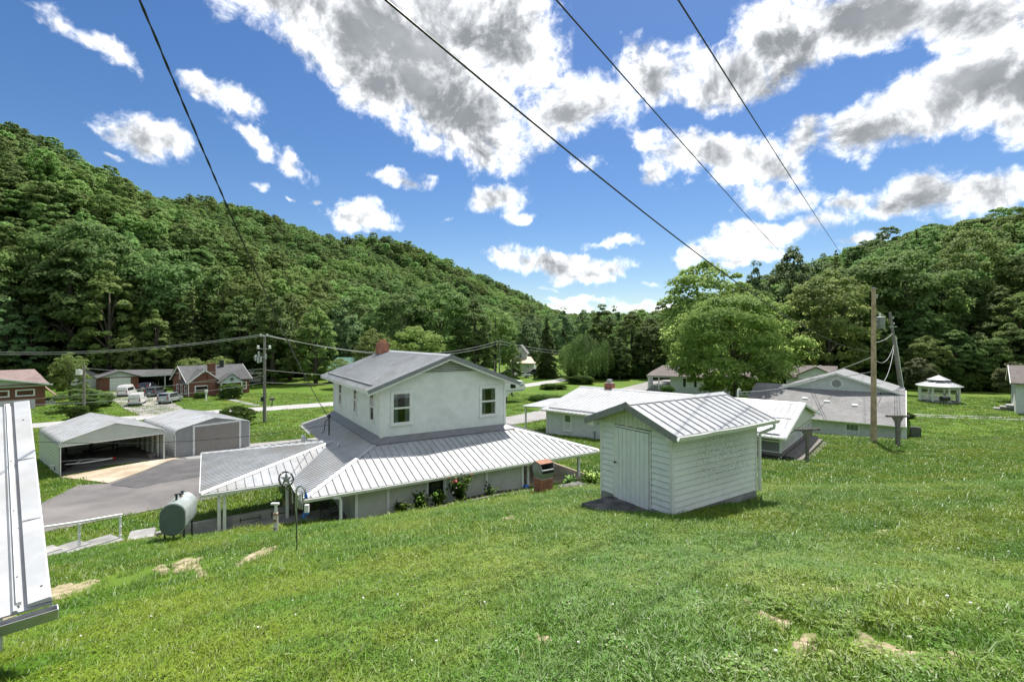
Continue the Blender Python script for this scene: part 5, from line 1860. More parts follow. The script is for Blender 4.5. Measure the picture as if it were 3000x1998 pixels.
def sheet_shed(name, label, cat, loc, w, length, h, rise, open_front, wall_m, pre):
    """front along local x (width w), depth along local y"""
    o = thing(name, label, cat, loc, CA)
    rr = .35
    prof = []
    ns = 5
    k = rise / (w / 2)
    # left corner rounded eave: wall top -> roof slope
    for i in range(ns + 1):
        a = i / ns * (math.pi / 2 - math.atan(k))
        prof.append((rr - rr * math.cos(a), h - rr + rr * math.sin(a)))
    # up the slope
    x0, z0 = prof[-1]
    prof.append((w / 2, z0 + k * (w / 2 - x0)))
    right = [(w - x, z) for x, z in prof[:-1]][::-1]
    full = prof + right
    n_seg = max(6, int(length / .55))
    step = length / n_seg
    for i in range(n_seg):
        ya, yb = i * step, (i + 1) * step
        for half, pp in ((0, prof), (1, [prof[-1]] + right)):
            b = MB()
            for (xa, za), (xb, zb) in zip(pp[:-1], pp[1:]):
                nx_, nz_ = -(zb - za), xb - xa
                ll = math.hypot(nx_, nz_); nx_, nz_ = nx_ / ll * .015, nz_ / ll * .015
                b.hexa([(xa, ya + .002, za), (xb, ya + .002, zb), (xb, yb - .002, zb), (xa, yb - .002, za), (xa + nx_, ya + .002, za + nz_), (xb + nx_, ya + .002, zb + nz_), (xb + nx_, yb - .002, zb + nz_), (xa + nx_, yb - .002, za + nz_)])
                b.hexa([(xa + nx_, ya + .002, za + nz_), (xb + nx_, ya + .002, zb + nz_), (xb + nx_, ya + .06, zb + nz_), (xa + nx_, ya + .06, za + nz_), (xa + nx_ * 3, ya + .015, za + nz_ * 3), (xb + nx_ * 3, ya + .015, zb + nz_ * 3), (xb + nx_ * 3, ya + .045, zb + nz_ * 3), (xa + nx_ * 3, ya + .045, za + nz_ * 3)])
            b.build('roof_panel', M['white_metal'], o)
    # trim arch along both ends
    for yy in (-.03, length + .005):
        b = MB()
        for (xa, za), (xb, zb) in zip(full[:-1], full[1:]):
            b.beam((xa, yy + .012, za - .01), (xb, yy + .012, zb - .01), .03, .09, Y3)
        b.build('arch_trim', M['trim'], o)
    # ribbed side walls: horizontal laps
    def ribbed(x, ya, yb, z0, z1, sg, pitch=.23):
        q = z0
        while q < z1 - .02:
            qt = min(q + pitch, z1)
            b = MB()
            pf = [(0, q), (.0 + sg * .022, q + .012), (sg * .022, q + .05), (sg * .004, q + .075), (sg * .004, qt - .002), (0, qt - .002)]
            b.prism([(x + a, ya, zz) for a, zz in pf], (0, yb - ya, 0))
            b.build('wall_sheet', wall_m, o)
            q = qt
    ribbed(0, .04, length, -.1, h - rr, -1)
    ribbed(w, .04, length, -.1, h - rr, 1)
    MB().box(.004, w - .004, length - .02, length, -.1, h).build('back_wall', wall_m, o)
    q = 0.1
    while q < h - .2:
        MB().box(.08, w - .08, length - .045, length - .021, q, q + .03).build('back_rib', M['grey_trim'], o)
        q += .26
    gtop = [(x, z - .05) for x, z in full if z >= h - rr + .12]
    b = MB(); b.prism([(x, length - .02, z) for x, z in [(gtop[0][0], h - .3)] + gtop + [(gtop[-1][0], h - .3)]], (0, .018, 0)); b.build('back_gable', wall_m, o)
    for xx in (.03, w - .09):
        MB().box(xx, xx + .06, -.02, .04, -.15, h - rr + .05).build('front_post', M['trim'], o)
    return o, full, h, rr


def gable_sheets(o, full, w, zlow, wall_m, y=-.0, pitch=.23):
    zmax = max(z for x, z in full) - .05
    q = zlow
    poly = [(x, z - .05) for x, z in full] + [(w, zlow - 1), (0, zlow - 1)]
    while q < zmax - .02:
        qt = min(q + pitch, zmax)
        c = clip(clip(poly + [], 1, q, True), 1, qt - .003, False)
        # close with straight bottom
        if len(c) >= 3:
            b = MB(); b.prism([(x, y, z) for x, z in c], (0, -.010, 0)); 
            xs_ = [x for x, z in c if z < q + .02]
            if len(xs_) >= 2:
                b.box(min(xs_) + .02, max(xs_) - .02, y - .024, y - .010, q, q + .035)
            b.build('gable_sheet', wall_m, o)
        q = qt


wall_w = mat('pale_green_sheet', (.56, .60, .56), (.50, .54, .50), 2, .45)
wall_g = mat('grey_sheet', (.33, .335, .34), (.29, .295, .30), 2, .45)
cp, cfull, chh, crr = sheet_shed('open_carport', 'open-fronted pale metal carport on the driveway with trailer parts inside', 'carport', (-28.1, 30.0, -8.6), 5.55, 6.9, 2.2, .85, True, wall_w, '')
gable_sheets(cp, cfull, 5.55, 1.88, wall_w)
MB().box(.08, 5.47, -.03, .0, 1.80, 1.88).build('header', M['trim'], cp)
for xx in (1.4, 2.75, 4.1):
    MB().box(xx - .04, xx + .04, 6.72, 6.80, -.1, 2.2).build('frame_post', M['metal_dark'], cp)
for yy in (1.2, 2.4, 3.6, 4.8, 6.0):
    MB().box(5.40, 5.50, yy - .12, yy + .12, -.1, 1.85).build('frame_post', M['trim'], cp)
MB().box(.1, 5.45, .0, 6.85, -.35, .035).build('floor_slab', M['asphalt'], cp)
ga, gfull, ghh, grr = sheet_shed('metal_garage', 'closed grey metal garage with roll-up door beside the open carport', 'garage', (-24.45, 35.0, -8.72), 5.25, 7.2, 2.1, .60, False, wall_g, '')
gable_sheets(ga, gfull, 5.25, -.12, wall_g)
MB().box(1.28, 4.42, -.05, -.02, -.05, 2.08).build('door', M['grey_trim'], ga)
dr = bpy.data.objects['door.001'] if 'door.001' in bpy.data.objects else None
gd = mat('garage_door_grey', (.29, .268, .245), (.26, .24, .22), 3, .5)
if dr is None:
    dr = [c for c in ga.children if c.name.startswith('door')][0]
q = -.03
while q < 2.02:
    MB().hexa([(1.32, -.052, q), (4.38, -.052, q), (4.38, -.05, q), (1.32, -.05, q), (1.32, -.062, q + .11), (4.38, -.062, q + .11), (4.38, -.05, q + .11), (1.32, -.05, q + .11)]).build('door_slat', gd, dr)
    q += .116
for xx in (1.16, 4.40):
    MB().box(xx, xx + .14, -.075, -.035, -.1, 2.12).build('door_jamb', M['trim'], ga)
MB().box(1.16, 4.54, -.077, -.035, 2.08, 2.22).build('door_head', M['trim'], ga)
b = MB(); b.sphere((2.85, -.085, 1.0), .035, 8, 6); b.build('door_pull', M['metal_dark'], dr)
MB().box(5.24, 5.28, .3, 7.1, -.15, .5).build('base_board', M['wood_grey'], ga)

# ================================================================== brick houses on the far side of the road
B2 = thing('brick_cottage', 'red brick cottage with steep grey roof, tall chimney and star over the door', 'house', (-49.6, 74.0, -9.0), math.atan2(.75, .66))
BW, BD = 8.8, 8.0
MB().box(0, BW, 0, BD, -.6, 2.35).build('wall', M['brick_wall'], B2)
pk = 4.55
slab_roof(B2, [(-.35, -.4, 2.25), (BW + .35, -.4, 2.25), (BW + .35, BD / 2, pk), (-.35, BD / 2, pk)], M['shingle_dark'])
slab_roof(B2, [(-.35, BD + .4, 2.25), (BW + .35, BD + .4, 2.25), (BW + .35, BD / 2, pk), (-.35, BD / 2, pk)], M['shingle_dark'])
for xx in (.0, BW - .12):
    MB().prism([(xx, .0, 2.35), (xx, BD, 2.35), (xx, BD / 2, pk - .22)], (.12, 0, 0)).build('gable_wall', M['brick_wall'], B2)
for xx in (-.36, BW + .36):
    for yy in (-.4, BD + .4):
        MB().beam((xx, yy, 2.16), (xx, BD / 2, pk - .09), .04, .18).build('rake_board', M['trim'], B2)
# front cross gable with chimney
gw2 = 2.2
slab_roof(B2, [(2.1, -.85, 4.1), (2.1 - gw2 - .3, -.85, 2.1), (2.1 - gw2 - .3, 3, 2.1), (2.1, 3.2, 4.1)], M['shingle_dark'])
slab_roof(B2, [(2.1, -.85, 4.1), (2.1 + gw2 + .3, -.85, 2.1), (2.1 + gw2 + .3, 3, 2.1), (2.1, 3.2, 4.1)], M['shingle_dark'])
MB().prism([(2.1 - gw2, -.5, -.6), (2.1 + gw2, -.5, -.6), (2.1 + gw2, -.5, 2.25), (2.1, -.5, 3.95), (2.1 - gw2, -.5, 2.25)], (0, .48, 0)).build('gable_wall', M['brick_wall'], B2)
for s in (-1, 1):
    MB().beam((2.1, -.86, 4.0), (2.1 + s * (gw2 + .3), -.86, 2.0), .04, .18).build('rake_board', M['trim'], B2)
chm = MB().box(2.55, 3.55, -.78, -.2, -.6, 4.85).build('chimney', M['brick_wall'], B2)
MB().box(2.48, 3.62, -.85, -.13, 4.85, 5.0).build('chimney_cap', M['brick_wall'], chm)
MB().box(5.5, 6.0, 3.2, 3.7, 3.5, 5.3).build('flue', M['metal_dark'], B2)
# entry porch with star
pr_ = [(3.9, -1.9, 2.0), (7.1, -1.9, 2.0), (5.5, -1.9, 3.25)]
slab_roof(B2, [(5.5, -2.1, 3.35), (3.6, -2.1, 1.95), (3.6, .4, 1.95), (5.5, .4, 3.35)], M['shingle_dark'])
slab_roof(B2, [(5.5, -2.1, 3.35), (7.4, -2.1, 1.95), (7.4, .4, 1.95), (5.5, .4, 3.35)], M['shingle_dark'])
MB().prism(pr_, (0, .15, 0)).build('porch_gable', mat('pale_blue_board', (.50, .58, .58), rough=.6), B2)
MB().beam((3.7, -1.98, 1.95), (7.3, -1.98, 1.95), .06, .16).build('porch_beam', M['trim'], B2)
st = MB(); pts5 = []
for i in range(10):
    a = R(90 + 36 * i); r_ = .40 if i % 2 == 0 else .16
    pts5.append((5.5 + r_ * math.cos(a), -1.94, 2.42 + r_ * math.sin(a)))
st.prism(pts5, (0, -.05, 0)); st.build('star', M['metal_dark'], B2)
for xx in (4.0, 7.0):
    MB().box(xx - .08, xx + .08, -1.9, -1.74, -.4, 2.0).build('porch_post', M['trim'], B2)
dd = MB().box(5.0, 6.0, -.06, -.0, -.1, 2.0).build('door', M['metal_dark'], B2)
for zz in (.75, 1.1, 1.45):
    MB().box(5.3, 5.7, -.075, -.06, zz, zz + .2).build('door_light', M['trim'], dd)
sash_window(B2, (.75, -.5, .35), X3, -Y3, 1.9, 1.3, WM, .12)
sash_window(B2, (7.5, 0, .6), X3, -Y3, .9, 1.2, WM, .1)
for yy in (1.6, 3.6, 5.8):
    sash_window(B2, (0, yy, .3), -Y3, -X3, .9, 1.35, WM, .1)
sash_window(B2, (0, 4.3, 2.5), -Y3, -X3, .5, 1.2, WM, .1)
MB().box(-.12, -.02, -.62, -.52, -.6, 2.1).build('downspout', M['trim'], B2)

B1 = thing('brick_ranch', 'long red brick house with brown roof cut off by the left picture edge', 'house', (-61.3, 63.5, -9.0), R(46))
MB().box(-14, 0, 0, 9, -1, 3.2).build('wall', M['brick_wall'], B1)
slab_roof(B1, [(-15, -.6, 3.05), (.35, -.6, 3.05), (-.9, 4.5, 4.75), (-15, 4.5, 4.75)], M['shingle_pink'])
slab_roof(B1, [(-15, 9.6, 3.05), (.35, 9.6, 3.05), (-.9, 4.5, 4.75), (-15, 4.5, 4.75)], M['shingle_pink'])
slab_roof(B1, [(-4.6, -1.1, 4.1), (-9.8, -1.1, 3.0), (-9.8, 4, 3.0), (-4.6, 4, 4.1)], M['shingle_pink'])
slab_roof(B1, [(-4.6, -1.1, 4.1), (.4, -1.1, 3.0), (.4, 4, 3.0), (-4.6, 4, 4.1)], M['shingle_pink'])
MB().prism([(-9.5, -.45, 2.75), (.3, -.45, 2.75), (.3, -.45, 3.0), (-4.6, -.45, 3.95), (-9.5, -.45, 3.0)], (0, .4, 0)).build('gable_board', mat('pale_green_board', (.52, .57, .50), rough=.6), B1)
for s in (-1, 1):
    MB().beam((-4.6, -1.12, 4.0), (-4.6 + s * 5.3, -1.12, 2.92), .05, .18).build('rake_board', M['trim'], B1)
for xx in (-8.0, -5.0, -2.4 - .3):
    sash_window(B1, (xx - .05, 0, 1.55), X3, -Y3, 1.8, .85, WM, .11, double=False)
for xx in (-11,):
    sash_window(B1, (xx, 0, 1.55), X3, -Y3, 1.8, .85, WM, .11, double=False)
b = MB(); b.box(.0, 1.1, 2, 7, -1, .55); b.build('rear_wing', M['siding'], B1)
slab_roof(B1, [(0, 1.6, 2.5), (1.4, 1.6, .9), (1.4, 7.4, .9), (0, 7.4, 2.5)], mat('pink_shingle', (.40, .25, .22), (.32, .2, .18), 2, .9), name='wing_roof')
MB().box(-8, -7.4, -1.3, -.7, -.9, -.2).build('step_block', M['concrete'], B1)

# detached garage with carport behind the vans
pg = W(292, 1160, 81)
G3 = thing('white_garage', 'white gable garage with open lean-to carport behind the parked vans', 'garage', (pg.x, pg.y, hz(pg.x, pg.y)), R(45))
MB().box(0, 5.2, 0, 6, -.4, 2.25).build('wall', M['brick_wall'], G3)
slab_roof(G3, [(-.4, -.6, 2.2), (2.6, -.6, 3.3), (2.6, 6.4, 3.3), (-.4, 6.4, 2.2)], M['shingle_dark'])
slab_roof(G3, [(5.6, -.6, 2.2), (2.6, -.6, 3.3), (2.6, 6.4, 3.3), (5.6, 6.4, 2.2)], M['shingle_dark'])
MB().prism([(0, -.03, 2.2), (5.2, -.03, 2.2), (2.6, -.03, 3.15)], (0, .03, 0)).build('gable_wall', M['siding'], G3)
gdr = MB().box(1.3, 4.1, -.05, -.0, -.1, 2.05).build('garage_door', M['trim'], G3)
for zz in (.4, .9, 1.4):
    MB().box(1.35, 4.05, -.065, -.05, zz, zz + .03).build('door_rail', M['metal_grey'], gdr)
slab_roof(G3, [(5.2, -.2, 2.35), (12.6, -.2, 2.35), (12.6, 3, 3.0), (2.6, 3, 3.25)], M['shingle_dark'], name='carport_roof')
slab_roof(G3, [(5.2, 6.2, 2.35), (12.6, 6.2, 2.35), (12.6, 3, 3.0), (2.6, 3, 3.25)], M['shingle_dark'], name='carport_roof')
MB().box(5.2, 12.6, -.24, -.2, 2.1, 2.3).build('fascia', M['trim'], G3)
for xx in (9.0, 12.4):
    for yy in (0, 6):
        MB().box(xx - .07, xx + .07, yy - .07, yy + .07, -.3, 2.2).build('carport_post', M['trim'], G3)
pg = W(205, 1150, 84)
G4 = thing('garden_shed', 'small pale shed with rounded grey roof left of the white garage', 'shed', (pg.x, pg.y, hz(pg.x, pg.y)), R(42))
MB().box(0, 4, 0, 3.5, -.4, 1.9).build('wall', M['siding2'], G4)
MB().prism([(-.2, -.2, 1.85), (.9, -.2, 2.55), (2.0, -.2, 2.9), (3.1, -.2, 2.55), (4.2, -.2, 1.85)], (0, 3.9, 0)).build('roof', M['shingle'], G4)
pg = W(962, 1090, 98)
G5 = thing('green_roof_building', 'dim building with pale green metal roof at the wood edge behind the white chimney', 'building', (pg.x, pg.y, hz(pg.x, pg.y)), R(-14))
MB().box(0, 14, 0, 8, -.4, 2.6).build('wall', M['wood_grey'], G5)
gm_ = mat('green_roof', (.10, .22, .17), (.08, .18, .14), 2, .5)
for y0, s in ((-.8, 1), (8.8, -1)):
    roof_panels(G5, [(-.6, y0, 2.5), (14.6, y0, 2.5), (14.6, 4, 5.0), (-.6, 4, 5.0)], (0, s, .5), 1.2, gm_, rib=.05, ribw=.1)
pg = W(1492, 1096, 128)
G6 = thing('far_farmhouse', 'far white farmhouse with a steep gable and rusty porch roof among the trees', 'house', (pg.x, pg.y, hz(pg.x, pg.y)), R(-8))
MB().box(0, 6.5, 0, 7, -.4, 2.5).build('wall', M['siding'], G6)
slab_roof(G6, [(-.4, -.6, 2.6), (7, -.6, 2.6), (5.5, 3, 4.2), (1, 3, 4.2)], mat('rusty_roof', (.42, .30, .18), (.5, .45, .38), .8, .6))
MB().box(1.2, 4.2, 2.5, 7, 2.5, 5.2).build('upper_wall', M['siding'], G6)
slab_roof(G6, [(2.7, 2.0, 7.4), (.8, 2.0, 5.0), (.8, 7.5, 5.0), (2.7, 7.5, 7.4)], M['shingle'])
slab_roof(G6, [(2.7, 2.0, 7.4), (4.6, 2.0, 5.0), (4.6, 7.5, 5.0), (2.7, 7.5, 7.4)], M['shingle'])
MB().prism([(1.2, 2.48, 5.1), (4.2, 2.48, 5.1), (2.7, 2.48, 7.1)], (0, .1, 0)).build('gable_wall', M['siding'], G6)
sash_window(G6, (2.2, 2.48, 3.9), X3, -Y3, 1.0, 1.6, WM, .12)
sash_window(G6, (1.4, 0, .7), X3, -Y3, 1.2, 1.4, WM, .12)
sash_window(G6, (4.6, 0, .7), X3, -Y3, .9, 1.4, WM, .12)

# ================================================================== near roof corner at the left edge
NC = Vector((-4.38, 4.6, -2.515))
ra = Vector((-.735, .678, 0)).normalized()
ga_ = Vector((-.678, -.735, 0)).normalized()
NR = thing('near_metal_roof', 'bright white metal roof corner with gutter filling the left edge close by', 'building', (0, 0, 0), 0)
slope = .43
def np_(u, v, h=0):
    return NC + ra * u + ga_ * v + Z3 * (slope * u + h)
roof_panels(NR, [np_(0, .0), np_(3.6, .0), np_(3.6, 5), np_(0, 5)], ra + Z3 * slope, .45, M['white_metal'], rib=.03, ribw=.05, start=.22)
b = MB(); b.prism([np_(-.0, .0, .02), np_(-.0, .16, .02), np_(-.0, .16, .05), np_(-.0, .015, .06), np_(-.0, .0, .055), np_(0, -.015, -.12), np_(0, .0, -.12)], (ra + Z3 * slope) * 3.6); b.build('rake_trim', M['white_metal'], NR)
b = MB(); b.prism([np_(0.05, .20, .02), np_(.05, .235, .02), np_(.05, .235, .055), np_(.05, .20, .055)], (ra + Z3 * slope) * 3.5); b.build('trim_strip', M['trim'], NR)
for u in (1.1, 2.2):
    MB().prism([np_(u, .012, .061), np_(u, .165, .061), np_(u, .165, .064), np_(u, .012, .064)], (ra + Z3 * slope) * .012).build('trim_lap', M['metal_grey'], NR)
b = MB()
for u, v in ((.16, .06), (.35, .218), (1.3, .218), (2.2, .218), (3.1, .08)):
    b.lathe(np_(u, v, .056), [(.009, 0), (.009, .006), (.004, .009)], 8)
b.build('screw', M['metal_dark'], NR)
b = MB(); b.prism([np_(3.6, -.06, -.06), np_(3.6, -.06, .07), np_(3.6, 5, .07), np_(3.6, 5, -.06)], ra * .16 - Z3 * .03); b.build('ridge_cap', M['white_metal'], NR)
gq = MB()
o_ = -ra
p0, p1 = np_(0.0, -.035, -.03), np_(0.0, 5, -.03)
prof = [(0, 0), (0, -.11), (.08, -.11), (.125, .0), (.112, .0), (.072, -.098), (.012, -.098), (.012, 0)]
gq.prism([p0 + o_ * a + Z3 * z for a, z in prof], p1 - p0); gq.build('gutter', M['galv'], NR)
MB().prism([p0 + o_ * a + Z3 * z for a, z in [(0.0, 0), (0, -.11), (.08, -.11), (.125, 0)]], (p0 - p1).normalized() * .008).build('gutter_end', M['trim'], NR)
MB().prism([p0 + o_ * a + Z3 * z + ga_ * .02 for a, z in [(.014, -.05), (.014, -.09), (.07, -.09), (.09, -.05)]], (p1 - p0) * .98).build('gutter_litter', M['mulch'], NR)
MB().prism([np_(1.3, .3, -.2), np_(3.5, .3, -.2), Vector((*np_(3.5, .3).xy, -5.0)), Vector((*np_(1.3, .3).xy, -5.0))], ga_ * 5).build('wall', M['white_paint'], NR)
# ================================================================== trees one can tell apart
EDGE_L = 'tall hardwoods along the wooded edge behind the brick houses'
for px, d, top, kind, wh in ((-60, 92, 700, 'broad', 'at the very left edge, over the brown ranch roof'), (40, 95, 720, 'tall', 'above the middle of the brown ranch roof'), (120, 99, 690, 'broad', 'above the right end of the brown ranch roof'),
                            (210, 94, 700, 'tall', 'with bare branches, above the lamp pole'), (265, 101, 660, 'broad', 'tallest above the small pale shed'), (415, 99, 760, 'tall', 'above the lean-to carport of the white garage'),
                            (480, 103, 740, 'broad', 'behind the pines left of the cottage'), (640, 104, 770, 'tall', 'behind the pines above the cottage chimney'), (705, 97, 860, 'tall', 'just right of the cottage roof'),
                            (740, 107, 800, 'broad', 'above the small silver trailer'), (850, 103, 850, 'tall', 'right of the roadside pole top'), (1010, 112, 880, 'dark', 'dark, over the green-roofed building'),
                            (960, 108, 940, 'dark', 'dark and low, left of the white chimney'), (20, 88, 880, 'dark', 'shady and low, right behind the ranch'), (-20, 90, 800, 'dark', 'shady, at the left edge behind the ranch'), (90, 90, 900, 'dark', 'shady and low, behind the ranch gable')):
    ptree(kind, px, d, top, 'leafy hardwood in the tree line ' + wh, group=EDGE_L)
ptree('light_tall', 320, 92, 765, 'bright yellow-green pyramidal tree rising behind the white garage in the tree line')
ptree('light_tall', 455, 92, 905, 'narrow bright green young tree above the roof of the white garage')
ptree('light', 385, 90, 985, 'low spreading lime green tree right behind the white garage')
for px, d, top, wh in ((560, 97, 835, 'over the cottage left gable'), (600, 100, 850, 'over the cottage chimney'), (520, 98, 830, 'between the white garage and the cottage'), (660, 99, 850, 'over the right half of the cottage roof'), (480, 99, 850, 'over the right end of the lean-to carport'), (395, 98, 830, 'over the white garage gable')):
    ptree('pine', px, d, top, 'pale layered white pine in the tree line ' + wh, name='pine_tree', cat='pine tree', group='white pines behind the brick cottage')
ptree('tall', 800, 94, 850, 'full green hardwood just left of the roadside utility pole in the tree line')
ptree('light_tall', 925, 96, 880, 'pointed light green tree between the roadside pole and the white chimney')
ptree('broad', 1290, 118, 838, 'broad olive-green tree crown rising behind the two-storey house roof')
ptree('broad', 1180, 112, 862, 'rounded green tree behind the chimney, left of the broad olive one', wide=.85)
ptree('tall', 1390, 112, 870, 'leafy tree just left of the small roadside pole beyond the two-storey house')
ptree('light', 1450, 120, 905, 'yellowish leafy tree standing over the far white farmhouse')
ptree('light', 1224, 90, 958, 'rounded pale grey-green bushy tree showing above the two-storey roof ridge', wide=1.35)
ptree('light', 1092, 92, 968, 'small rounded tree peeking out left of the white chimney', wide=1.1)
ptree('columnar', 1503, 98, 995, 'small pointed green tree beside the far farmhouse')
ptree('dark', 1545, 150, 935, 'dark tree at the foot of the distant hill right of the farmhouse')
ptree('spruce', 1602, 112, 925, 'dark tall spruce with bare lower trunk beside the far road', name='spruce_tree', cat='spruce tree')
ptree('willow', 1722, 108, 968, 'drooping light green willow beside the far road', name='willow_tree', cat='willow tree', wide=1.3)
ptree('light', 1665, 118, 1010, 'low yellow-green tree between the spruce and the willow')
ptree('columnar', 1765, 112, 888, 'tall narrow columnar tree standing over the far road bend', wide=1.1)
ptree('tall', 1852, 118, 905, 'dense green roadside tree right of the tall columnar one', wide=1.2)
ptree('tall', 1905, 112, 925, 'dense green roadside tree over the start of the lane', wide=1.15)
ptree('tall', 1815, 108, 985, 'thin-stemmed young tree in the thicket at the road bend')
ptree('light', 1950, 122, 960, 'bright leafy tree above the lane behind the porch house')
ptree('broad', 1975, 170, 930, 'far tree filling the gap at the valley mouth', wide=.9)
for px, d, top, wh in ((1650, 210, 905, 'above the low yellow-green tree'), (1710, 240, 905, 'above the willow'), (1800, 230, 900, 'right of the tall columnar tree'), (1880, 220, 905, 'above the start of the lane'), (1560, 190, 900, 'left of the spruce top')):
    ptree('dark', px, d, top, 'distant dark tree closing the valley mouth ' + wh, group='distant trees at the valley mouth')
ptree('maple', 2148, 68, 872, 'big rounded maple with wide low crown in front of the pale porch house', wide=1.06)
ptree('light', 2068, 100, 772, 'large yellowish tree with domed top left of the maple', wide=1.12)
ptree('broad', 2175, 104, 840, 'mid-height tree between the domed tree and the dark tall one')
ptree('dark', 2322, 122, 718, 'dark tall tree reaching highest above the maple', wide=.85)
ptree('dark', 2215, 128, 775, 'dark slender tree behind the maple, left of the tallest one', wide=.7)
ptree('light', 2430, 96, 802, 'wide pale leafy tree behind the tall wooden utility pole', wide=1.15)
ptree('pine', 2450, 128, 735, 'dark feathery pine top over the pale wide tree', name='pine_tree', cat='pine tree')
ptree('dark', 2390, 126, 760, 'dark bushy tree between the tallest tree and the pine')
ptree('broad', 2545, 108, 760, 'tall hardwood directly above the leaning pole')
ptree('tall', 2560, 95, 900, 'green understorey tree between the two wooden poles')
ptree('broad', 2650, 104, 740, 'full dark green tree right above the gazebo roof')
ptree('light', 2850, 108, 678, 'bright rounded lime-green tree high on the right wooded slope', wide=.85)
ptree('broad', 2760, 106, 800, 'leafy tree behind the gazebo, under the lime-green one')
ptree('tall', 2930, 98, 830, 'dark green tree left of the narrow edge cottage')
ptree('tall', 2700, 96, 880, 'shaded tree behind the gazebo roof, beside the pale shrub')
ptree('broad', 3020, 104, 740, 'tall tree over the narrow edge cottage')
ptree('light', 2990, 94, 865, 'light leafy branchy tree above the edge cottage roof')
ptree('light', 2715, 91, 985, 'low light green dogwood left of the gazebo roof', wide=1.1)
ptree('tall', 2800, 91, 960, 'low mid-green dogwood right behind the gazebo', wide=1.4)
ptree('layered', 2880, 92, 985, 'flat-branched shaded dogwood right of the gazebo', wide=1.1)
ptree('tall', 2960, 91, 940, 'rounded dogwood by the wood edge left of the edge cottage', wide=1.3)
ptree('vase', 2697, 82, 1050, 'pale blossoming vase-shaped shrub at the wood edge left of the gazebo', name='flowering_shrub', cat='shrub')
ptree('vase', 2965, 74, 1062, 'pale blossoming shrub beside the narrow edge cottage', name='flowering_shrub', cat='shrub')
ptree('light', 205, 72, 1035, 'pale leafy tree behind the thin lamp pole on the brick ranch lawn', wide=1.1)
ptree('layered', 238, 60, 1138, 'low umbrella-shaped ornamental tree on the lawn beside the lamp pole', name='ornamental_tree', wide=2.0)
ptree('layered', 300, 64, 1148, 'small weeping tree right of the umbrella-shaped one', name='ornamental_tree', wide=1.7)
ptree('light', 1000, 88, 1050, 'scrubby pale tree hiding the green-roofed building', wide=1.3)
ptree('bush_light', 640, 88, 1050, 'yellow-green rounded tree crown directly behind the cottage roof', name='shrub', cat='shrub')
ptree('bush_light', 560, 88, 1053, 'yellow-green rounded shrub over the left end of the cottage roof', name='shrub', cat='shrub')
for px, py, d, w, hh, lab in ((690, 1243, 50.5, 3.0, 1.9, 'dark green bush behind the closed metal garage'), (676, 1163, 73, 2.8, 2.2, 'large round bush beside the cottage porch'), (586, 1160, 72.5, 1.6, 1.0, 'small bush under the cottage front window'),
                              (232, 1218, 55, 1.7, 1.5, 'brownish low bush at the foot of the lamp pole'), (1956, 1146, 79, 1.9, 1.7, 'dark round bush by the porch of the pale house'), (1620, 1155, 88, 4, 1.0, 'low scrub patch by the far road'), (1700, 1130, 98, 5, 1.6, 'rough green scrub under the road bend trees'),
                              (1600, 1175, 72, 5, .7, 'low weedy patch on the lawn beyond the lattice house'), (2660, 1215, 58, 1.2, .7, 'small reddish shrub at the corner of the grey-roofed house')):
    p = W(px, py, d)
    o = tree('bush', p.x, p.y, hh, lab, name='bush', cat='bush')
    o.scale = (w / 20, w / 20, hh / 20)

# ================================================================== poles and wires
GH_ = hz(26.55, 35.5)


def wire(label, p, q, sag, r, m=None, t0=0.0, t1=1.0, n=40, twist=False, name='power_line', group=None):
    p, q = Vector(p), Vector(q)
    pts = []
    for i in range(n + 1):
        t = t0 + (t1 - t0) * i / n
        v = p.lerp(q, t)
        v.z -= 4 * sag * t * (1 - t)
        pts.append(v)
    b = MB()
    if twist:
        m_ = n * 4
        fine = []
        for i in range(m_ + 1):
            t = t0 + (t1 - t0) * i / m_
            v = p.lerp(q, t); v.z -= 4 * sag * t * (1 - t)
            fine.append(v)
        b.tube([v + Vector((math.cos(i * 1.1) * r * .8, 0, math.sin(i * 1.1) * r * .8)) for i, v in enumerate(fine)], r, 6)
        b.tube([v - Vector((math.cos(i * 1.1) * r * .8, 0, math.sin(i * 1.1) * r * .8)) for i, v in enumerate(fine)], r * .8, 6)
    else:
        b.tube(pts, r, 6)
    o = b.build(name, m or M['cable'], None, smooth=True, fix=False)
    return tag(o, label, 'wire', group)


mast = HO + Matrix.Rotation(HA, 3, 'Z') @ Vector((-1.35, 4.35, -4.12))
wire('black twisted service cable dropping steeply to the two-storey house roof', (-4.62, 6, 4.19), mast, .45, .011, t0=-.6, twist=True, n=70, name='service_cable')
wire('thick black overhead cable running down to the tall wooden pole', (-1.57, 6, 4.19), (26.4, 35.5, -1.0), 1.05, .016, t0=-.12, n=60)
wire('thin overhead wire passing high behind the dark tall treetop', (.72, 8, 5.6), (97, 150, 14.8), 1.2, .016, t0=-.03)
wire('thin overhead wire steepest of all, running to the pine top', (2.74, 8, 5.6), (109, 150, 18.8), 1.2, .016, t0=-.03)
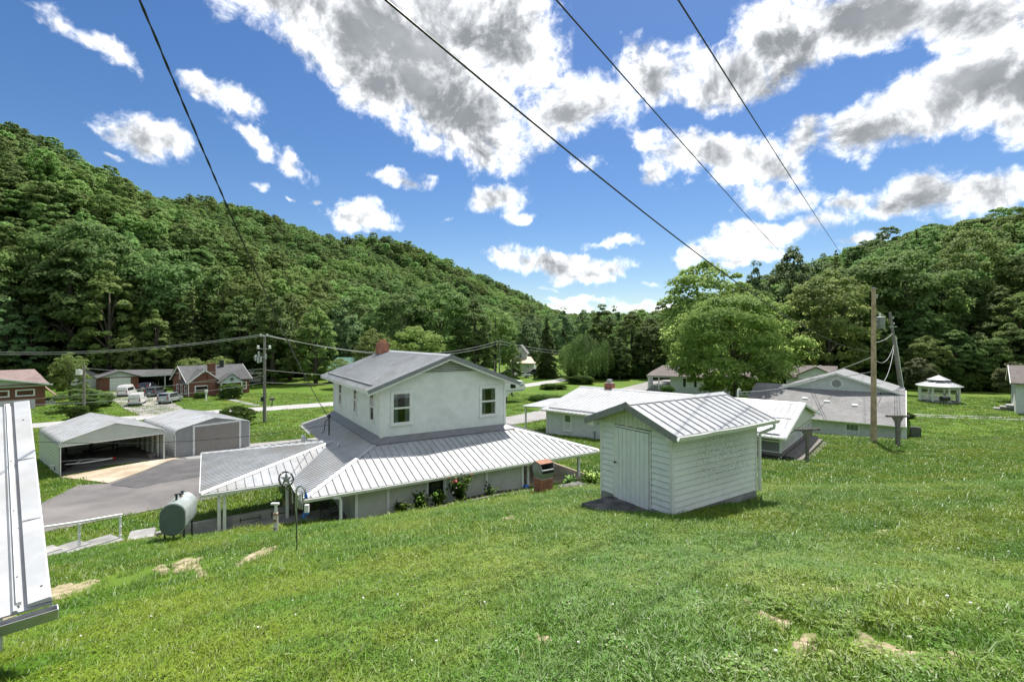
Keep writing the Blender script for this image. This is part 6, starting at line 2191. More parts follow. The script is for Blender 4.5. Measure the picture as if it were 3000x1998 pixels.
# tall wooden pole
up = thing('utility_pole', 'tall tan wooden utility pole carrying a grey transformer beside the grey-roofed house', 'utility pole', (26.55, 35.5, GH_))
top = 3.63 - GH_
b = MB(); b.tube([(0, 0, -1), (0, 0, 0), (0, 0, top)], [.21, .205, .13], 12); b.build('shaft', M['pole_wood'], up, smooth=True)
b = MB(); b.tube([(0, -.2, -.02), (0, -.2, .5)], .0, 6)
b = MB()
for k in range(9):
    b.lathe((.0, -.185 + .007 * k, .8 + k * 1.05), [(.025, -.05), (.025, .05)], 6)
b.build('bolt', M['metal_dark'], up)
tr = MB(); tr.lathe((.56, .05, top - 2.95), [(.26, 0), (.27, .03), (.27, .78), (.29, .79), (.29, .84), (.2, .88)], 18)
t_ = tr.build('transformer', M['metal_grey'], up, smooth=True)
b = MB(); b.lathe((.50, .05, top - 2.06), [(.05, 0), (.07, .05), (.05, .1), (.07, .15), (.05, .2), (.02, .3)], 10); b.build('bushing', M['trim'], t_)
MB().box(.12, .36, -.02, .12, top - 2.7, top - 2.6).build('bracket', M['galv'], up); MB().box(.12, .36, -.02, .12, top - 2.35, top - 2.25).build('bracket', M['galv'], up)
b = MB(); b.lathe((.22, -.02, top - .72), [(.04, 0), (.07, .06), (.04, .12), (.07, .18), (.03, .28)], 10); b.build('insulator', M['galv'], up)
MB().box(.1, .25, -.04, .0, top - .75, top - .70).build('bracket', M['galv'], up)
b = MB(); b.lathe((0, 0, top - .02), [(.15, 0), (.12, .06), (.02, .08)], 10); b.build('pole_cap', M['metal_grey'], up)
b = MB(); b.tube([(.14, .02, top - .5), (.3, .02, top - 1.5), (.46, .03, top - 1.8)], .012, 6); b.build('lead_wire', M['cable'], up)
# leaning pole behind
lpb, lpt = W(2641, 1150, 60), W(2607, 915, 60)
lp = thing('leaning_pole', 'old grey leaning utility pole with pale conduit behind the grey-roofed house', 'utility pole', lpb)
v = lpt - lpb
b = MB(); b.tube([-v * .1, v * 0, v], [.24, .23, .15], 12); b.build('shaft', M['old_pole'], lp, smooth=True)
b = MB(); b.tube([Vector((.27, -.1, 0)) - v * .1, Vector((.20, -.1, 0)) + v * .70], .055, 8); b.build('conduit', M['trim'], lp)
MB().cbox(v * .82 + Vector((.05, -.1, 0)), (.9, .1, .1)).build('arm', M['galv'], lp)
b = MB()
for q in (.85, .92, .66):
    b.lathe(v * q + Vector((.22, -.1, 0)), [(.04, 0), (.08, .1), (.04, .2), (.02, .26)], 8)
b.build('insulator', M['trim'], lp)
tp = Vector((26.55, 35.5, GH_))
for a, q, sag, lab in ((6.0, .62, 1.0, 'upper slack cable loop between the two wooden poles'), (4.4, .60, 1.6, 'lower slack cable loop between the two wooden poles'), (7.3, .74, .2, 'pale taut cable between the transformer pole and the leaning pole')):
    wire(lab, tp + Z3 * a + X3 * .15, lpb + v * q, sag, .028, M['cable_pale'], name='cable_loop')
wire('pale service wire from the tall pole down to the grey-roofed house gable', tp + Z3 * 6.3, W(2340, 1110, 62), .3, .03, M['cable_pale'], name='service_wire')
wire('pale service wire from the tall pole toward the brown-roofed house', tp + Z3 * 5.2, W(2290, 1088, 78), .8, .03, M['cable_pale'], name='service_wire')
riser = W(2162, 1150, 44)
rs = MB(); rs.tube([riser + Vector((0, 0, -1.6)), riser + Vector((0, 0, .25)), riser + Vector((.12, 0, .35)), riser + Vector((.22, 0, .2))], .06, 8)
tag(rs.build('service_riser', M['trim'], None), 'white service riser pipe standing over the metal-roofed house ridge', 'riser pipe')
wire('drooping cable from the white riser up to the grey-roofed gable', riser + Vector((.1, 0, .05)), W(2445, 1092, 55), .5, .03, M['cable_pale'], name='service_wire')

# roadside pole, left
lb = W(775, 1237, 52.8); lb.z = hz(lb.x, lb.y)
rp = thing('roadside_pole', 'dark wooden roadside utility pole on the lawn in front of the brick cottage', 'utility pole', lb)
tz = (HZ - 983) / F * 52.8 - lb.z
b = MB(); b.tube([(0, 0, -1), (0, 0, 0), (0, 0, tz)], [.20, .19, .13], 10); b.build('shaft', M['old_pole'], rp, smooth=True)
MB().box(-.5, .5, -.18, -.08, tz - .12, tz).build('crossarm', M['galv'], rp)
b = MB()
for x in (-.35, .35):
    b.lathe((x, -.13, tz), [(.05, 0), (.08, .08), (.05, .16), (.02, .2)], 8)
    b.lathe((x * 1.8, -.13, tz - 1.45), [(.08, 0), (.16, .08), (.08, .2), (.16, .3), (.03, .36)], 8)
b.build('insulator', M['trim'], rp)
MB().box(-.7, .7, -.15, -.09, tz - 1.48, tz - 1.42).build('crossarm', M['galv'], rp)
for x, z_, s in ((-.55, -3.0, .26), (-.85, -2.75, .22), (-.25, -2.9, .24), (-.5, -2.35, .2), (.25, -2.6, .2)):
    b = MB(); b.lathe((x, -.25, tz + z_), [(s * .5, 0), (s * .55, .04), (s * .55, .55), (s * .3, .62)], 10); b.build('capacitor', M['galv'], rp)
MB().box(-1.0, .3, -.2, -.1, tz - 2.4, tz - 2.3).build('arm', M['galv'], rp)
MB().box(-.25, .05, -.35, -.15, 2.3, 2.75).build('meter_box', M['metal_dark'], rp)
for k, (dz, sx) in enumerate(((0, -.35), (-.05, .35))):
    a = lb + Vector((sx, -.13, tz + .1 + dz))
    wire('upper power line of the pair running left from the roadside pole' if k == 0 else 'lower power line of the pair running left from the roadside pole', a, W(-260, 1014 + 8 * k, 66), 1.35, .032, M['cable_pale'])
    wire('upper power line of the pair running right behind the white chimney' if k == 0 else 'lower power line of the pair running right behind the white chimney', a, W(1461, 998 + 8 * k, 100), 2.4, .035, M['cable_pale'])
    wire('upper bare power line continuing right from the small far pole' if k == 0 else 'lower bare power line continuing right from the small far pole', W(1461, 998 + 8 * k, 100), W(1760, 1030 + 7 * k, 118), .9, .04, M['cable_pale'])
for (y0, xe, ye, de, sag, lab) in ((1080, 247, 1078, 58, .5, 'telephone wire from the roadside pole to the thin lamp pole'), (1090, -150, 1180, 58, .6, 'telephone wire from the roadside pole to the left picture edge'), (1120, -150, 1186, 50, .8, 'lowest telephone wire crossing the brick ranch on the left'), (1100, 560, 1120, 72, .2, 'short service wire from the roadside pole to the brick cottage'),
                                   (1083, 1440, 1080, 96, 1.2, 'upper telephone wire running right behind the two-storey house'), (1120, 1440, 1098, 96, .8, 'lower telephone wire running right behind the two-storey house')):
    wire(lab, Vector((lb.x, lb.y - .2, (HZ - y0) / F * 52.8)), W(xe, ye, de), sag, .024, M['cable_pale'], name='telephone_wire')
wire('thin dark wire crossing low in front of the carport and garage', W(-40, 1285, 20), mast + Vector((0, 0, -.35)), .5, .012, M['cable'], name='telephone_wire')
# thin lamp pole on the ranch lawn and the far poles
for px, yb, yt, d, nm, lab in ((246, 1211, 1066, 58, 'lamp_pole', 'thin dark pole with a white lamp box on the brick ranch lawn'), (1463, 1100, 996, 100, 'far_pole', 'small far utility pole behind the two-storey house right eave'), (1449, 1095, 1055, 97, 'far_pole', 'short far post beside the small far utility pole')):
    p = W(px, yb, d); p.z = hz(p.x, p.y)
    o = thing(nm, lab, 'pole', p)
    hh = (HZ - yt) / F * d - p.z
    b = MB(); b.tube([(0, 0, -.5), (0, 0, hh)], [.15, .10], 8); b.build('shaft', M['old_pole'], o, smooth=True)
    if nm == 'lamp_pole':
        MB().box(-.75, -.25, -.3, .1, hh - 1.3, hh - .65).build('lamp_box', M['trim'], o)
        MB().beam((-.3, -.1, hh - .7), (.1, 0, hh - .6), .05, .05).build('lamp_arm', M['galv'], o)
    else:
        MB().box(-.5, .5, -.1, 0, hh - .2, hh - .1).build('crossarm', M['old_pole'], o)

# ================================================================== clothes-line posts
for px, yb, d, hh, half, wd, rz, lab in ((2365, 1364, 29, 2.08, .80, .16, R(6), 'weathered wooden T-shaped clothesline post alone on the lawn by the lattice porch'), (2630, 1306, 34, 2.12, .80, .26, R(-4), 'thicker grey T-shaped clothesline post right of the tall wooden pole')):
    p = W(px, yb, d); p.z = hz(p.x, p.y)
    o = thing('clothesline_post', lab, 'clothesline post', p, rz, 'T-shaped clothesline posts')
    MB().box(-wd / 2, wd / 2, -.07, .07, -.4, hh - .1).build('upright', M['wood_grey'], o, bevel=.012)
    MB().box(-half, half, -.06, .06, hh - .1, hh + .03).build('crossbar', M['wood_grey'], o, bevel=.012)
    for s in (-1, 1):
        MB().prism([(s * wd / 2, -.045, hh - .55), (s * (wd / 2 + .26), -.045, hh - .101), (s * wd / 2, -.045, hh - .101)], (0, .09, 0)).build('brace', M['wood_grey'], o)
    b = MB()
    for q in (-.7, -.3, .3, .7):
        b.lathe((q * half / .8, 0, hh + .03), [(.012, 0), (.012, .05), (.025, .06)], 6)
    b.build('hook', M['rust'], o)

# ================================================================== heating-oil tank
tx, ty = -10.95, 15.6
tg = hz(tx, ty)
tk = thing('oil_tank', 'grey oval heating-oil tank on short legs at the end of the canopy', 'oil tank', (tx, ty, tg), R(19))
ov_ = []
TWd, THt, TLn = .74, 1.05, 1.22
for i in range(28):
    a = 2 * math.pi * i / 28
    cx_, cz_ = math.cos(a), math.sin(a)
    r_ = TWd / 2
    ov_.append((r_ * cx_, r_ * cz_ + (1 if cz_ > 0 else -1) * (THt / 2 - r_) if abs(cz_) > 1e-6 else 0))
zc = .22 + THt / 2
b = MB()
rings = [(-.012, .94), (0, 1.0), (.02, 1.0), (.03, .985), (TLn - .03, .985), (TLn - .02, 1.0), (TLn, 1.0)]
for y, s in rings:
    for x, z in ov_:
        b.v.append((x * s, y, zc + z * s))
n_ = len(ov_)
for k in range(len(rings) - 1):
    for j in range(n_):
        b.f.append((k * n_ + j, k * n_ + (j + 1) % n_, (k + 1) * n_ + (j + 1) % n_, (k + 1) * n_ + j))
b.f.append(tuple((len(rings) - 1) * n_ + j for j in range(n_)))
b.build('body', mat('tank_paint', (.40, .45, .43), (.33, .37, .355), 2.5, .33, .15, c3=(.45, .49, .48)), tk, smooth=True)
b = MB(); b.prism([(x * .95, -.006, zc + z * .95) for x, z in ov_], (0, -.03, 0)); b.build('end_plate', mat('tank_end', (.115, .15, .145), (.095, .125, .12), 3, .5), tk)
for x in (-.27, .27):
    for y in (.18, TLn - .18):
        b = MB(); b.tube([(x, y, -.35), (x, y, .36)], .028, 8); b.lathe((x, y, -.02), [(.06, 0), (.06, .02)], 8); b.build('leg', M['metal_dark'], tk)
zt_ = zc + THt / 2 - .01
for y, h_ in ((.38, .16), (.80, .05), (1.0, .07)):
    b = MB(); b.lathe((0, y, zt_), [(.035, 0), (.035, h_), (.06, h_ + .005), (.06, h_ + .04), (.02, h_ + .05)], 10)
    b.build('filler_cap', M['metal_dark'], tk)
b = MB()
for y in (.62, .75):
    b.lathe((.05, y, zt_ - .012), [(.03, 0), (.03, .03)], 8)
b.build('bung', M['rust'], tk)

# ================================================================== concrete steps and handrail at the left
sp = thing('concrete_steps', 'broken line of pale concrete steps leading down past the handrail', 'steps', (0, 0, 0))
pa = [W(112, 1648, 14.2), W(200, 1628, 14.8), W(285, 1606, 15.5), W(370, 1588, 16.2), W(452, 1572, 16.6)]
for i in range(4):
    p, q = pa[i], pa[i + 1]
    dd = (q - p); dd.z = 0; dd.normalize(); sd = Vector((-dd.y, dd.x, 0))
    zt = max(hz(p.x, p.y), hz(q.x, q.y), (p.z + q.z) / 2) + .03
    b = MB(); b.prism([p.xy.to_3d() + Z3 * (zt - .45), (q.xy.to_3d() - dd * .03) + Z3 * (zt - .45), (q.xy.to_3d() - dd * .03) + sd * 1.0 + Z3 * (zt - .45), p.xy.to_3d() + sd * 1.0 + Z3 * (zt - .45)], (0, 0, .45))
    b.build('step', M['concrete'], sp, bevel=.02)
hr = thing('handrail', 'white pipe handrail on two posts beside the concrete steps', 'handrail', (0, 0, 0))
rt = [W(95, 1549, 14.3), W(118, 1545, 14.5), W(232, 1528, 15.3), W(352, 1507, 16.3), W(358, 1507, 16.35)]
b = MB(); b.tube(rt, .032, 10); b.build('rail', M['trim'], hr, smooth=True)
for i, yb in ((2, 1614), (3, 1586)):
    p = rt[i]
    ft = Vector((p.x, p.y, min(hz(p.x, p.y) - .1, (HZ - yb) / F * p.y)))
    b = MB(); b.tube([ft, p], .032, 10)
    for q in (.35, .62, .93):
        b.lathe(ft.lerp(p, q), [(.034, -.03), (.044, -.02), (.044, .02), (.034, .03)], 10)
    b.lathe(ft + Z3 * .1, [(.08, -.1), (.08, .03)], 10)
    b.build('post', M['trim'], hr, smooth=True)

# ================================================================== yard ornaments near the canopy
fp = pick(870, 1634)
d_ = fp.y
orn = thing('star_stake', 'black metal star in a ring on a thin stake stuck in the grass', 'yard ornament', fp)
ctr = W(838, 1403, d_) - fp
mid = W(858, 1440, d_) - fp
b = MB(); b.tube([(0, 0, -.2), mid * .5 + Vector((.03, 0, 0)), mid, W(852, 1424, d_) - fp], .009, 6); b.build('stake', M['metal_dark'], orn)
rr = 21 / F * d_
b = MB(); b.tube([ctr + Vector((rr * math.cos(R(12 * i)), 0, rr * math.sin(R(12 * i)))) for i in range(31)], .016, 8, caps=False); b.build('ring', M['metal_dark'], orn)
b = MB()
for i in range(5):
    a = R(90 + 72 * i)
    tip = ctr + Vector((math.cos(a), 0, math.sin(a))) * rr * .95
    for s in (-1, 1):
        a2 = a + s * R(36)
        inn = ctr + Vector((math.cos(a2), 0, math.sin(a2))) * rr * .36
        b.prism([ctr + Vector((0, -.03, 0)), inn, tip], (0, .012, 0))
b.build('star', M['metal_grey'], orn)
b = MB()
for i in range(5):
    a = R(54 + 72 * i)
    b.sphere(ctr + Vector((math.cos(a) * rr, -.02, math.sin(a) * rr)), .013, 6, 4)
b.build('stud', M['trim'], orn)
b = MB(); pm = ctr + Vector((-rr * .2, 0, -rr * .9))
b.tube([pm + Vector((-.16 - .0, 0, -.28)), pm + Vector((-.15, 0, -.12)), pm + Vector((-.08, 0, -.02)), pm + Vector((.03, 0, -.03)), pm + Vector((.10, 0, -.14)), pm + Vector((.13, 0, -.45))], .007, 6); b.build('hook', M['metal_dark'], orn)
pb = W(808, 1545, 15.2); pb.z = hz(pb.x, pb.y)
ps = thing('rusty_post', 'short white post with rust stains in front of the low concrete wall', 'post', pb)
b = MB(); b.tube([(0, 0, -.3), (0, 0, .72)], .07, 10); b.build('lower_post', mat('rust_stained_paint', (.68, .66, .60), (.42, .22, .12), 5, .8, lo=.50, hi=.58), ps, smooth=True)
b = MB(); b.tube([(0, 0, .721), (.01, 0, 1.0)], .045, 10); b.build('upper_post', M['white_paint'], ps, smooth=True)
MB().box(-.14, .10, -.05, .05, .98, 1.03).build('crosspiece', M['trim'], ps)
for zz in (.25, .52):
    b = MB(); b.sphere((.0, -.075, zz), .03, 8, 6); b.build('knob', mat('dark_red', (.16, .02, .02), rough=.5), ps)
wb = pick(868, 1535); wb = W(868, 1530, 15.0); wb.z = hz(wb.x, wb.y)
wp = thing('bottle_stand', 'grey pipe stand hung with blue glass bottles beside the star ornament', 'yard ornament', wb)
zt2 = (HZ - 1425) / F * 15.0 - wb.z
b = MB(); b.tube([(0, 0, -.3), (0, 0, zt2 - .1), (.06, 0, zt2), (.17, 0, zt2 + .02), (.26, 0, zt2 - .10), (.30, 0, zt2 - .35)], .030, 8); b.build('pipe', M['galv'], wp, smooth=True)
for x, z0_, z1_ in ((.07, zt2 - .65, zt2 - .25), (.13, zt2 - .68, zt2 - .22), (-.10, zt2 - .5, zt2 - .12), (.2, zt2 - .7, zt2 - .18)):
    b = MB(); b.tube([(x, -.03, z0_), (x, -.03, z1_)], .026, 8); b.build('chime_tube', M['galv'], wp)
b = MB(); b.tube([(-.14, -.03, zt2 - .12), (.30, -.03, zt2 - .16)], .012, 6); b.build('crossbar', M['galv'], wp)
for x, zz, s in ((.31, zt2 - .36, 1), (.34, zt2 - .86, 1.1), (.24, zt2 - .98, .9)):
    b = MB(); b.lathe((x, -.02, zz), [(.05 * s, 0), (.055 * s, .03), (.055 * s, .10), (.02 * s, .15), (.02 * s, .2)], 10); b.build('bottle', M['blue_glass'], wp, smooth=True)
    b = MB(); b.tube([(x, -.02, zz + .2), (x - .03, -.02, zz + .34)], .006, 5); b.build('hanger', M['cable'], wp)
MB().box(.28, .40, -.08, .02, zt2 - .78, zt2 - .55).build('lantern', M['trim'], wp)


def loc_h(x, y, z=None):
    p = HO + Matrix.Rotation(HA, 3, 'Z') @ Vector((x, y, 0))
    p.z = hz(p.x, p.y) if z is None else z
    return p


# bistro set under the corner of the roof
for k, (lx, ly, rz) in enumerate(((-2.55, -2.55, R(60)), (-2.75, -1.75, R(200)))):
    p = loc_h(lx, ly, -7.08)
    o = thing('patio_chair', 'black metal folding patio chair nearest the white downspout' if k == 0 else 'black metal folding patio chair behind the round patio table', 'chair', p, rz, 'patio chairs under the porch roof')
    o.scale = (.85, .85, .85)
    for x in (-.2, .2):
        b = MB(); b.tube([(x, -.22, 0), (x, .2, .85)], .012, 6); b.build('leg', M['metal_dark'], o)
        b = MB(); b.tube([(x, .22, 0), (x, -.18, .46)], .012, 6); b.build('leg', M['metal_dark'], o)
    MB().box(-.2, .2, -.2, .2, .44, .46).build('seat', M['metal_dark'], o)
    b = MB()
    for zz in (.62, .72, .82):
        b.box(-.2, .2, .085 + (zz - .6) * .5, .105 + (zz - .6) * .5, zz - .02, zz + .02)
    b.build('backrest', M['metal_dark'], o)
p = loc_h(-2.85, -2.2, -7.08)
o = thing('patio_table', 'small round black patio table under the porch corner', 'table', p)
b = MB(); b.lathe((0, 0, .58), [(.28, 0), (.28, .02)], 18); b.build('tabletop', M['metal_dark'], o)
for k in range(3):
    a = R(120 * k); b = MB(); b.tube([(.22 * math.cos(a), .22 * math.sin(a), 0), (.05 * math.cos(a), .05 * math.sin(a), .3), (.2 * math.cos(a), .2 * math.sin(a), .58)], .012, 6); b.build('leg', M['metal_dark'], o)

# bed in front of the porch wall: mulch, timbers, plants
bed = [loc_h(x, y) for x, y in ((-1.6, -3.0), (5.9, -3.0), (5.9, -4.0), (-1.6, -4.0))]
drape('flower_bed', bed, M['mulch'], .02, .3)
for k in range(3):
    a, c = loc_h(-1.6 + 2.55 * k, -4.05), loc_h(-1.6 + 2.55 * k + 2.5, -4.05)
    b = MB(); b.beam(a + Z3 * .05, c + Z3 * .05, .14, .13)
    tag(b.build('edging_timber', M['wood_grey'], None, bevel=.02), 'grey edging timber along the flower bed, ' + ('nearest the white downspout' if k == 0 else 'middle of the three' if k == 1 else 'nearest the brick grill'), 'timber', 'edging timbers of the flower bed')


def leafy(name, label, cat, base, w, h, nst, leaf, m, seed, flower=None):
    g = np.random.default_rng(seed)
    o = thing(name, label, cat, base)
    b = MB()
    P, Nn = [], []
    for i in range(nst):
        a = g.uniform(0, 6.28); r = w * .5 * g.uniform(.2, 1)
        tip = Vector((r * math.cos(a), r * math.sin(a), h * g.uniform(.55, 1)))
        md = Vector((tip.x * .4, tip.y * .4, tip.z * .6))
        b.tube([(0, 0, -.05), md, tip], [.012, .008, .003], 5)
        n = 26
        q = g.uniform(.3, 1.02, n)[:, None]
        pts = np.where(q < .6, np.array(md) * q / .6, np.array(md) + (np.array(tip) - np.array(md)) * (q - .6) / .4)
        P.append(pts + g.normal(size=(n, 3)) * leaf * .9); Nn.append(g.normal(size=(n, 3)) + np.array([0, 0, .8]))
    b.build('stem', M['bark'], o, fix=False)
    P, Nn = np.concatenate(P), np.concatenate(Nn)
    n = len(P)
    s = leaf * g.uniform(.7, 1.3, n)
    link('foliage', quads_mesh('foliage', P, Nn, rand_dir(n, g), s * .5, s * .7, m), o)
    if flower:
        for (x, y, z, r, fm) in flower:
            b = MB()
            for k in range(7):
                a = R(360 / 7 * k); b.sphere((x + r * .6 * math.cos(a), y + r * .6 * math.sin(a) * .6, z + r * .4 * math.sin(a * 1.7)), r * .5, 6, 4, (1, 1, .6))
            b.build('blossom', fm, o)
    return o


pinkm = mat('pink_petal', (.75, .16, .18), rough=.6)
whm = mat('white_petal', (.8, .78, .72), rough=.6)
leafy('rose_bush', 'tall rose bush with a pink bloom beside the dark porch window', 'rose bush', loc_h(2.25, -3.55), 1.0, 1.15, 24, .09, M['bush_leaf'], 1, [(-.18, -.25, .95, .10, pinkm), (.50, -.1, 1.2, .04, pinkm), (-.25, -.3, .5, .05, whm), (-.1, -.3, .7, .04, whm)])
leafy('garden_plant', 'upright leafy garden plant below the dark porch window', 'plant', loc_h(.55, -3.5), .7, .75, 18, .09, M['bush_leaf'], 2)
leafy('garden_plant', 'bright sprawling garden plant left of the rose bush', 'plant', loc_h(1.25, -3.6), .8, .65, 20, .08, M['bush_leaf'], 3)
leafy('garden_plant', 'low garden plant at the left end of the planting', 'plant', loc_h(-.3, -3.6), .8, .5, 16, .08, M['bush_leaf'], 4)
leafy('garden_plant', 'small dark garden plant by the middle white trim post', 'plant', loc_h(3.6, -3.7), .7, .45, 14, .08, M['leaf_dark'], 5)
leafy('garden_plant', 'spiky garden plant on the dark slab right of the brick grill', 'plant', W(1668, 1400, 22.0).xy.to_3d() + Z3 * hz(*W(1668, 1400, 22.0).xy), .5, .6, 10, .1, M['leaf'], 6)
leafy('garden_plant', 'bright weed clump beside the shed corner on the far lawn', 'plant', W(1735, 1390, 23).xy.to_3d() + Z3 * hz(*W(1735, 1390, 23).xy), 1.2, .7, 16, .12, M['leaf_light'], 7)
# brick barbecue with metal hood
bp_ = W(1592, 1442, 18.4); bp_.z = hz(bp_.x, bp_.y)
bb = thing('brick_grill', 'red brick barbecue pillar with a grey metal hood and rusty lid', 'barbecue', bp_, HA)
brick_stack(bb, -.27, .27, -.25, .25, -.25, .66, bl=.20)
for (x0, x1, y0, y1) in ((-.36, .36, -.34, .34),):
    MB().box(x0, x1, y0, y1, -.4, .04).build('plinth', M['brick'], bb)
b = MB()
b.hexa([(-.25, -.24, .662), (.25, -.24, .662), (.25, .24, .662), (-.25, .24, .662), (-.30, -.30, .85), (.30, -.30, .85), (.30, .30, .85), (-.30, .30, .85)])
b.build('firebox', M['metal_grey'], bb)
b = MB()
for x in (-.30, .28):
    b.prism([(x, -.30, .851), (x, .30, .851), (x, .30, 1.10), (x, .12, 1.26), (x, -.22, 1.20), (x, -.30, 1.05)], (.02, 0, 0))
b.prism([(-.28, .28, .851), (.28, .28, .851), (.28, .28, 1.10), (-.28, .28, 1.10)], (0, .02, 0))
b.build('hood_side', M['metal_grey'], bb)
MB().hexa([(-.31, -.24, 1.19), (.31, -.24, 1.19), (.31, .13, 1.25), (-.31, .13, 1.25), (-.31, -.24, 1.215), (.31, -.24, 1.215), (.31, .13, 1.275), (-.31, .13, 1.275)]).build('lid', M['rust'], bb)
MB().hexa([(-.31, .13, 1.25), (.31, .13, 1.25), (.31, .31, 1.09), (-.31, .31, 1.09), (-.31, .13, 1.272), (.31, .13, 1.272), (.31, .335, 1.10), (-.31, .335, 1.10)]).build('hood_back', M['metal_grey'], bb)
MB().box(-.28, .28, -.27, .27, .852, .90).build('ash_bed', M['dark'], bb)
b = MB(); b.tube([(-.28, -.29, .97), (.28, -.29, .97)], .035, 8); b.build('spit_bar', M['metal_grey'], bb)
sl = W(1690, 1420, 20.5); sl.z = hz(sl.x, sl.y)
b = MB(); b.box(-.62, .62, -.62, .62, -.4, .16)
o = b.build('stone_slab', M['dark_concrete'], None, bevel=.03); o.location = sl; o.rotation_euler = (0, 0, HA)
tag(o, 'dark flat concrete slab on the grass right of the brick grill', 'slab')
for k, (px, py, rz) in enumerate(((1712, 1392, .4), (1722, 1402, -.2), (1728, 1412, .9))):
    p = W(px, py, 22); p.z = hz(p.x, p.y)
    b = MB(); b.cbox((0, 0, .05), (.5, .3, .12))
    o = b.build('paving_stone', M['concrete'], None, bevel=.02); o.location = p; o.rotation_euler = (0, 0, rz)
    tag(o, ('upper', 'middle', 'lower')[k] + ' loose pale paving stone beyond the dark slab', 'stone', 'loose paving stones beyond the slab')
p = loc_h(5.75, -3.3); o = MB(); o.sphere((0, 0, .12), .11, 10, 8, (1.3, 1, .9)); o = o.build('blue_pot', M['blue_glass'], None, smooth=True); o.location = p; tag(o, 'small blue glazed pot at the porch corner', 'pot')

# ================================================================== vehicles


def vehicle(name, label, cat, loc, rz, prof, Wd, Lw, paint, wheels, glass, rr=.33, hood=None, tail=True, group=None):
    """prof: side outline (x along length, z); glass: list of (kind, outline)"""
    o = thing(name, label, cat, loc, rz, group)
    bm = bmesh.new()
    zb = max(z for x, z in prof)
    ringL, ringR = [], []
    for x, z in prof:
        tum = .0 if z < 1.0 else (z - 1.0) * .16
        ringL.append(bm.verts.new((x, -Wd / 2 + tum, z))); ringR.append(bm.verts.new((x, Wd / 2 - tum, z)))
    n = len(prof)
    bm.faces.new(ringL); bm.faces.new(ringR[::-1])
    for i in range(n):
        j = (i + 1) % n
        bm.faces.new((ringL[j], ringL[i], ringR[i], ringR[j]))
    bmesh.ops.recalc_face_normals(bm, faces=bm.faces)
    bmesh.ops.bevel(bm, geom=bm.edges[:], offset=.05, segments=2, affect='EDGES', clamp_overlap=True)
    me = bpy.data.meshes.new('body'); bm.to_mesh(me); bm.free(); me.materials.append(paint)
    link('body', me, o)

    def side_glass(x0, x1, z0, z1, x2=None, x3=None):
        for s in (-1, 1):
            def yy(z):
                return s * (Wd / 2 - max(0, (z - 1.0) * .16) + .006)
            x2_, x3_ = (x0 if x2 is None else x2), (x1 if x3 is None else x3)
            b = MB(); b.prism([(x0, yy(z0), z0), (x1, yy(z0), z0), (x3_, yy(z1), z1), (x2_, yy(z1), z1)], (0, s * -.02, 0)); b.build('side_window', M['dark_glass'], o)
    for g_ in glass:
        if g_[0] == 'side':
            side_glass(*g_[1:])
        else:
            _, (xa, za), (xb, zb_), hw, nm = g_
            dx, dz = xb - xa, zb_ - za; l_ = math.hypot(dx, dz); nx_, nz_ = -dz / l_, dx / l_
            if nm == 'rear':
                nx_, nz_ = -abs(nx_), abs(nz_)
            else:
                nx_, nz_ = abs(nx_), abs(nz_)
            hw2 = hw - .08
            b = MB(); b.prism([(xa + nx_ * .008, -hw, za + nz_ * .008), (xa + nx_ * .008, hw, za + nz_ * .008), (xb + nx_ * .008, hw2, zb_ + nz_ * .008), (xb + nx_ * .008, -hw2, zb_ + nz_ * .008)], (-nx_ * .03, 0, -nz_ * .03))
            b.build('rear_window' if nm == 'rear' else 'windscreen', M['dark_glass'], o)
    for x in wheels:
        for s in (-1, 1):
            b = MB(); b.tube([(x, s * (Wd / 2 - .22), rr), (x, s * (Wd / 2 + .01), rr)], rr, 16); w_ = b.build('wheel', M['tyre'], o, smooth=True)
            b = MB(); b.tube([(x, s * (Wd / 2 + .005), rr), (x, s * (Wd / 2 + .02), rr)], rr * .6, 12); b.build('rim', M['galv'], w_)
    x0 = min(x for x, z in prof); x1 = max(x for x, z in prof)
    for s in (-1, 1):
        MB().box(x0 - .015, x0 + .03, s * (Wd / 2 - .22) - .07, s * (Wd / 2 - .22) + .07, .8, 1.25).build('tail_light', M['red_lamp'], o)
        MB().box(x1 - .06, x1 + .015, s * (Wd / 2 - .35) - .14, s * (Wd / 2 - .35) + .14, .66, .82).build('headlight', M['clear_lamp'], o)
    MB().box(x0 - .08, x0 + .02, -Wd / 2 + .05, Wd / 2 - .05, .38, .58).build('bumper', M['metal_grey'], o)
    MB().box(x1 - .02, x1 + .08, -Wd / 2 + .05, Wd / 2 - .05, .34, .56).build('bumper', M['metal_dark'], o)
    MB().box(x0 - .02, x0 - .004, -.25, .25, .68, .80).build('number_plate', M['trim'], o)
    return o


wp_ = mat('white_car_paint', (.72, .72, .71), (.66, .66, .65), 2, .25)
sp_ = mat('silver_car_paint', (.46, .49, .51), (.42, .45, .47), 2, .25, .3)
dp_ = mat('dark_car_paint', (.03, .035, .04), rough=.2)
gp_ = mat('grey_car_paint', (.10, .115, .13), rough=.2)
VAN = [(0, .4), (5.4, .4), (5.4, .95), (5.0, 1.15), (4.35, 1.30), (3.75, 2.05), (3.5, 2.15), (.12, 2.15), (0, 1.9)]
VG = [('side', 3.15, 4.1, 1.3, 1.95, 3.15, 3.72), ('wind', (4.32, 1.34), (3.80, 1.99), .78, 'front'), ('rear', (0.0, 1.30), (.06, 1.92), .72, 'rear')]
CAR = [(0, .35), (4.5, .35), (4.5, .72), (3.45, .95), (2.65, 1.42), (1.1, 1.45), (.45, .98), (0, .92)]
CG = [('side', 1.0, 3.1, .98, 1.36, 1.25, 2.6), ('wind', (3.38, .99), (2.72, 1.38), .70, 'front'), ('rear', (.50, 1.02), (1.05, 1.40), .68, 'rear')]
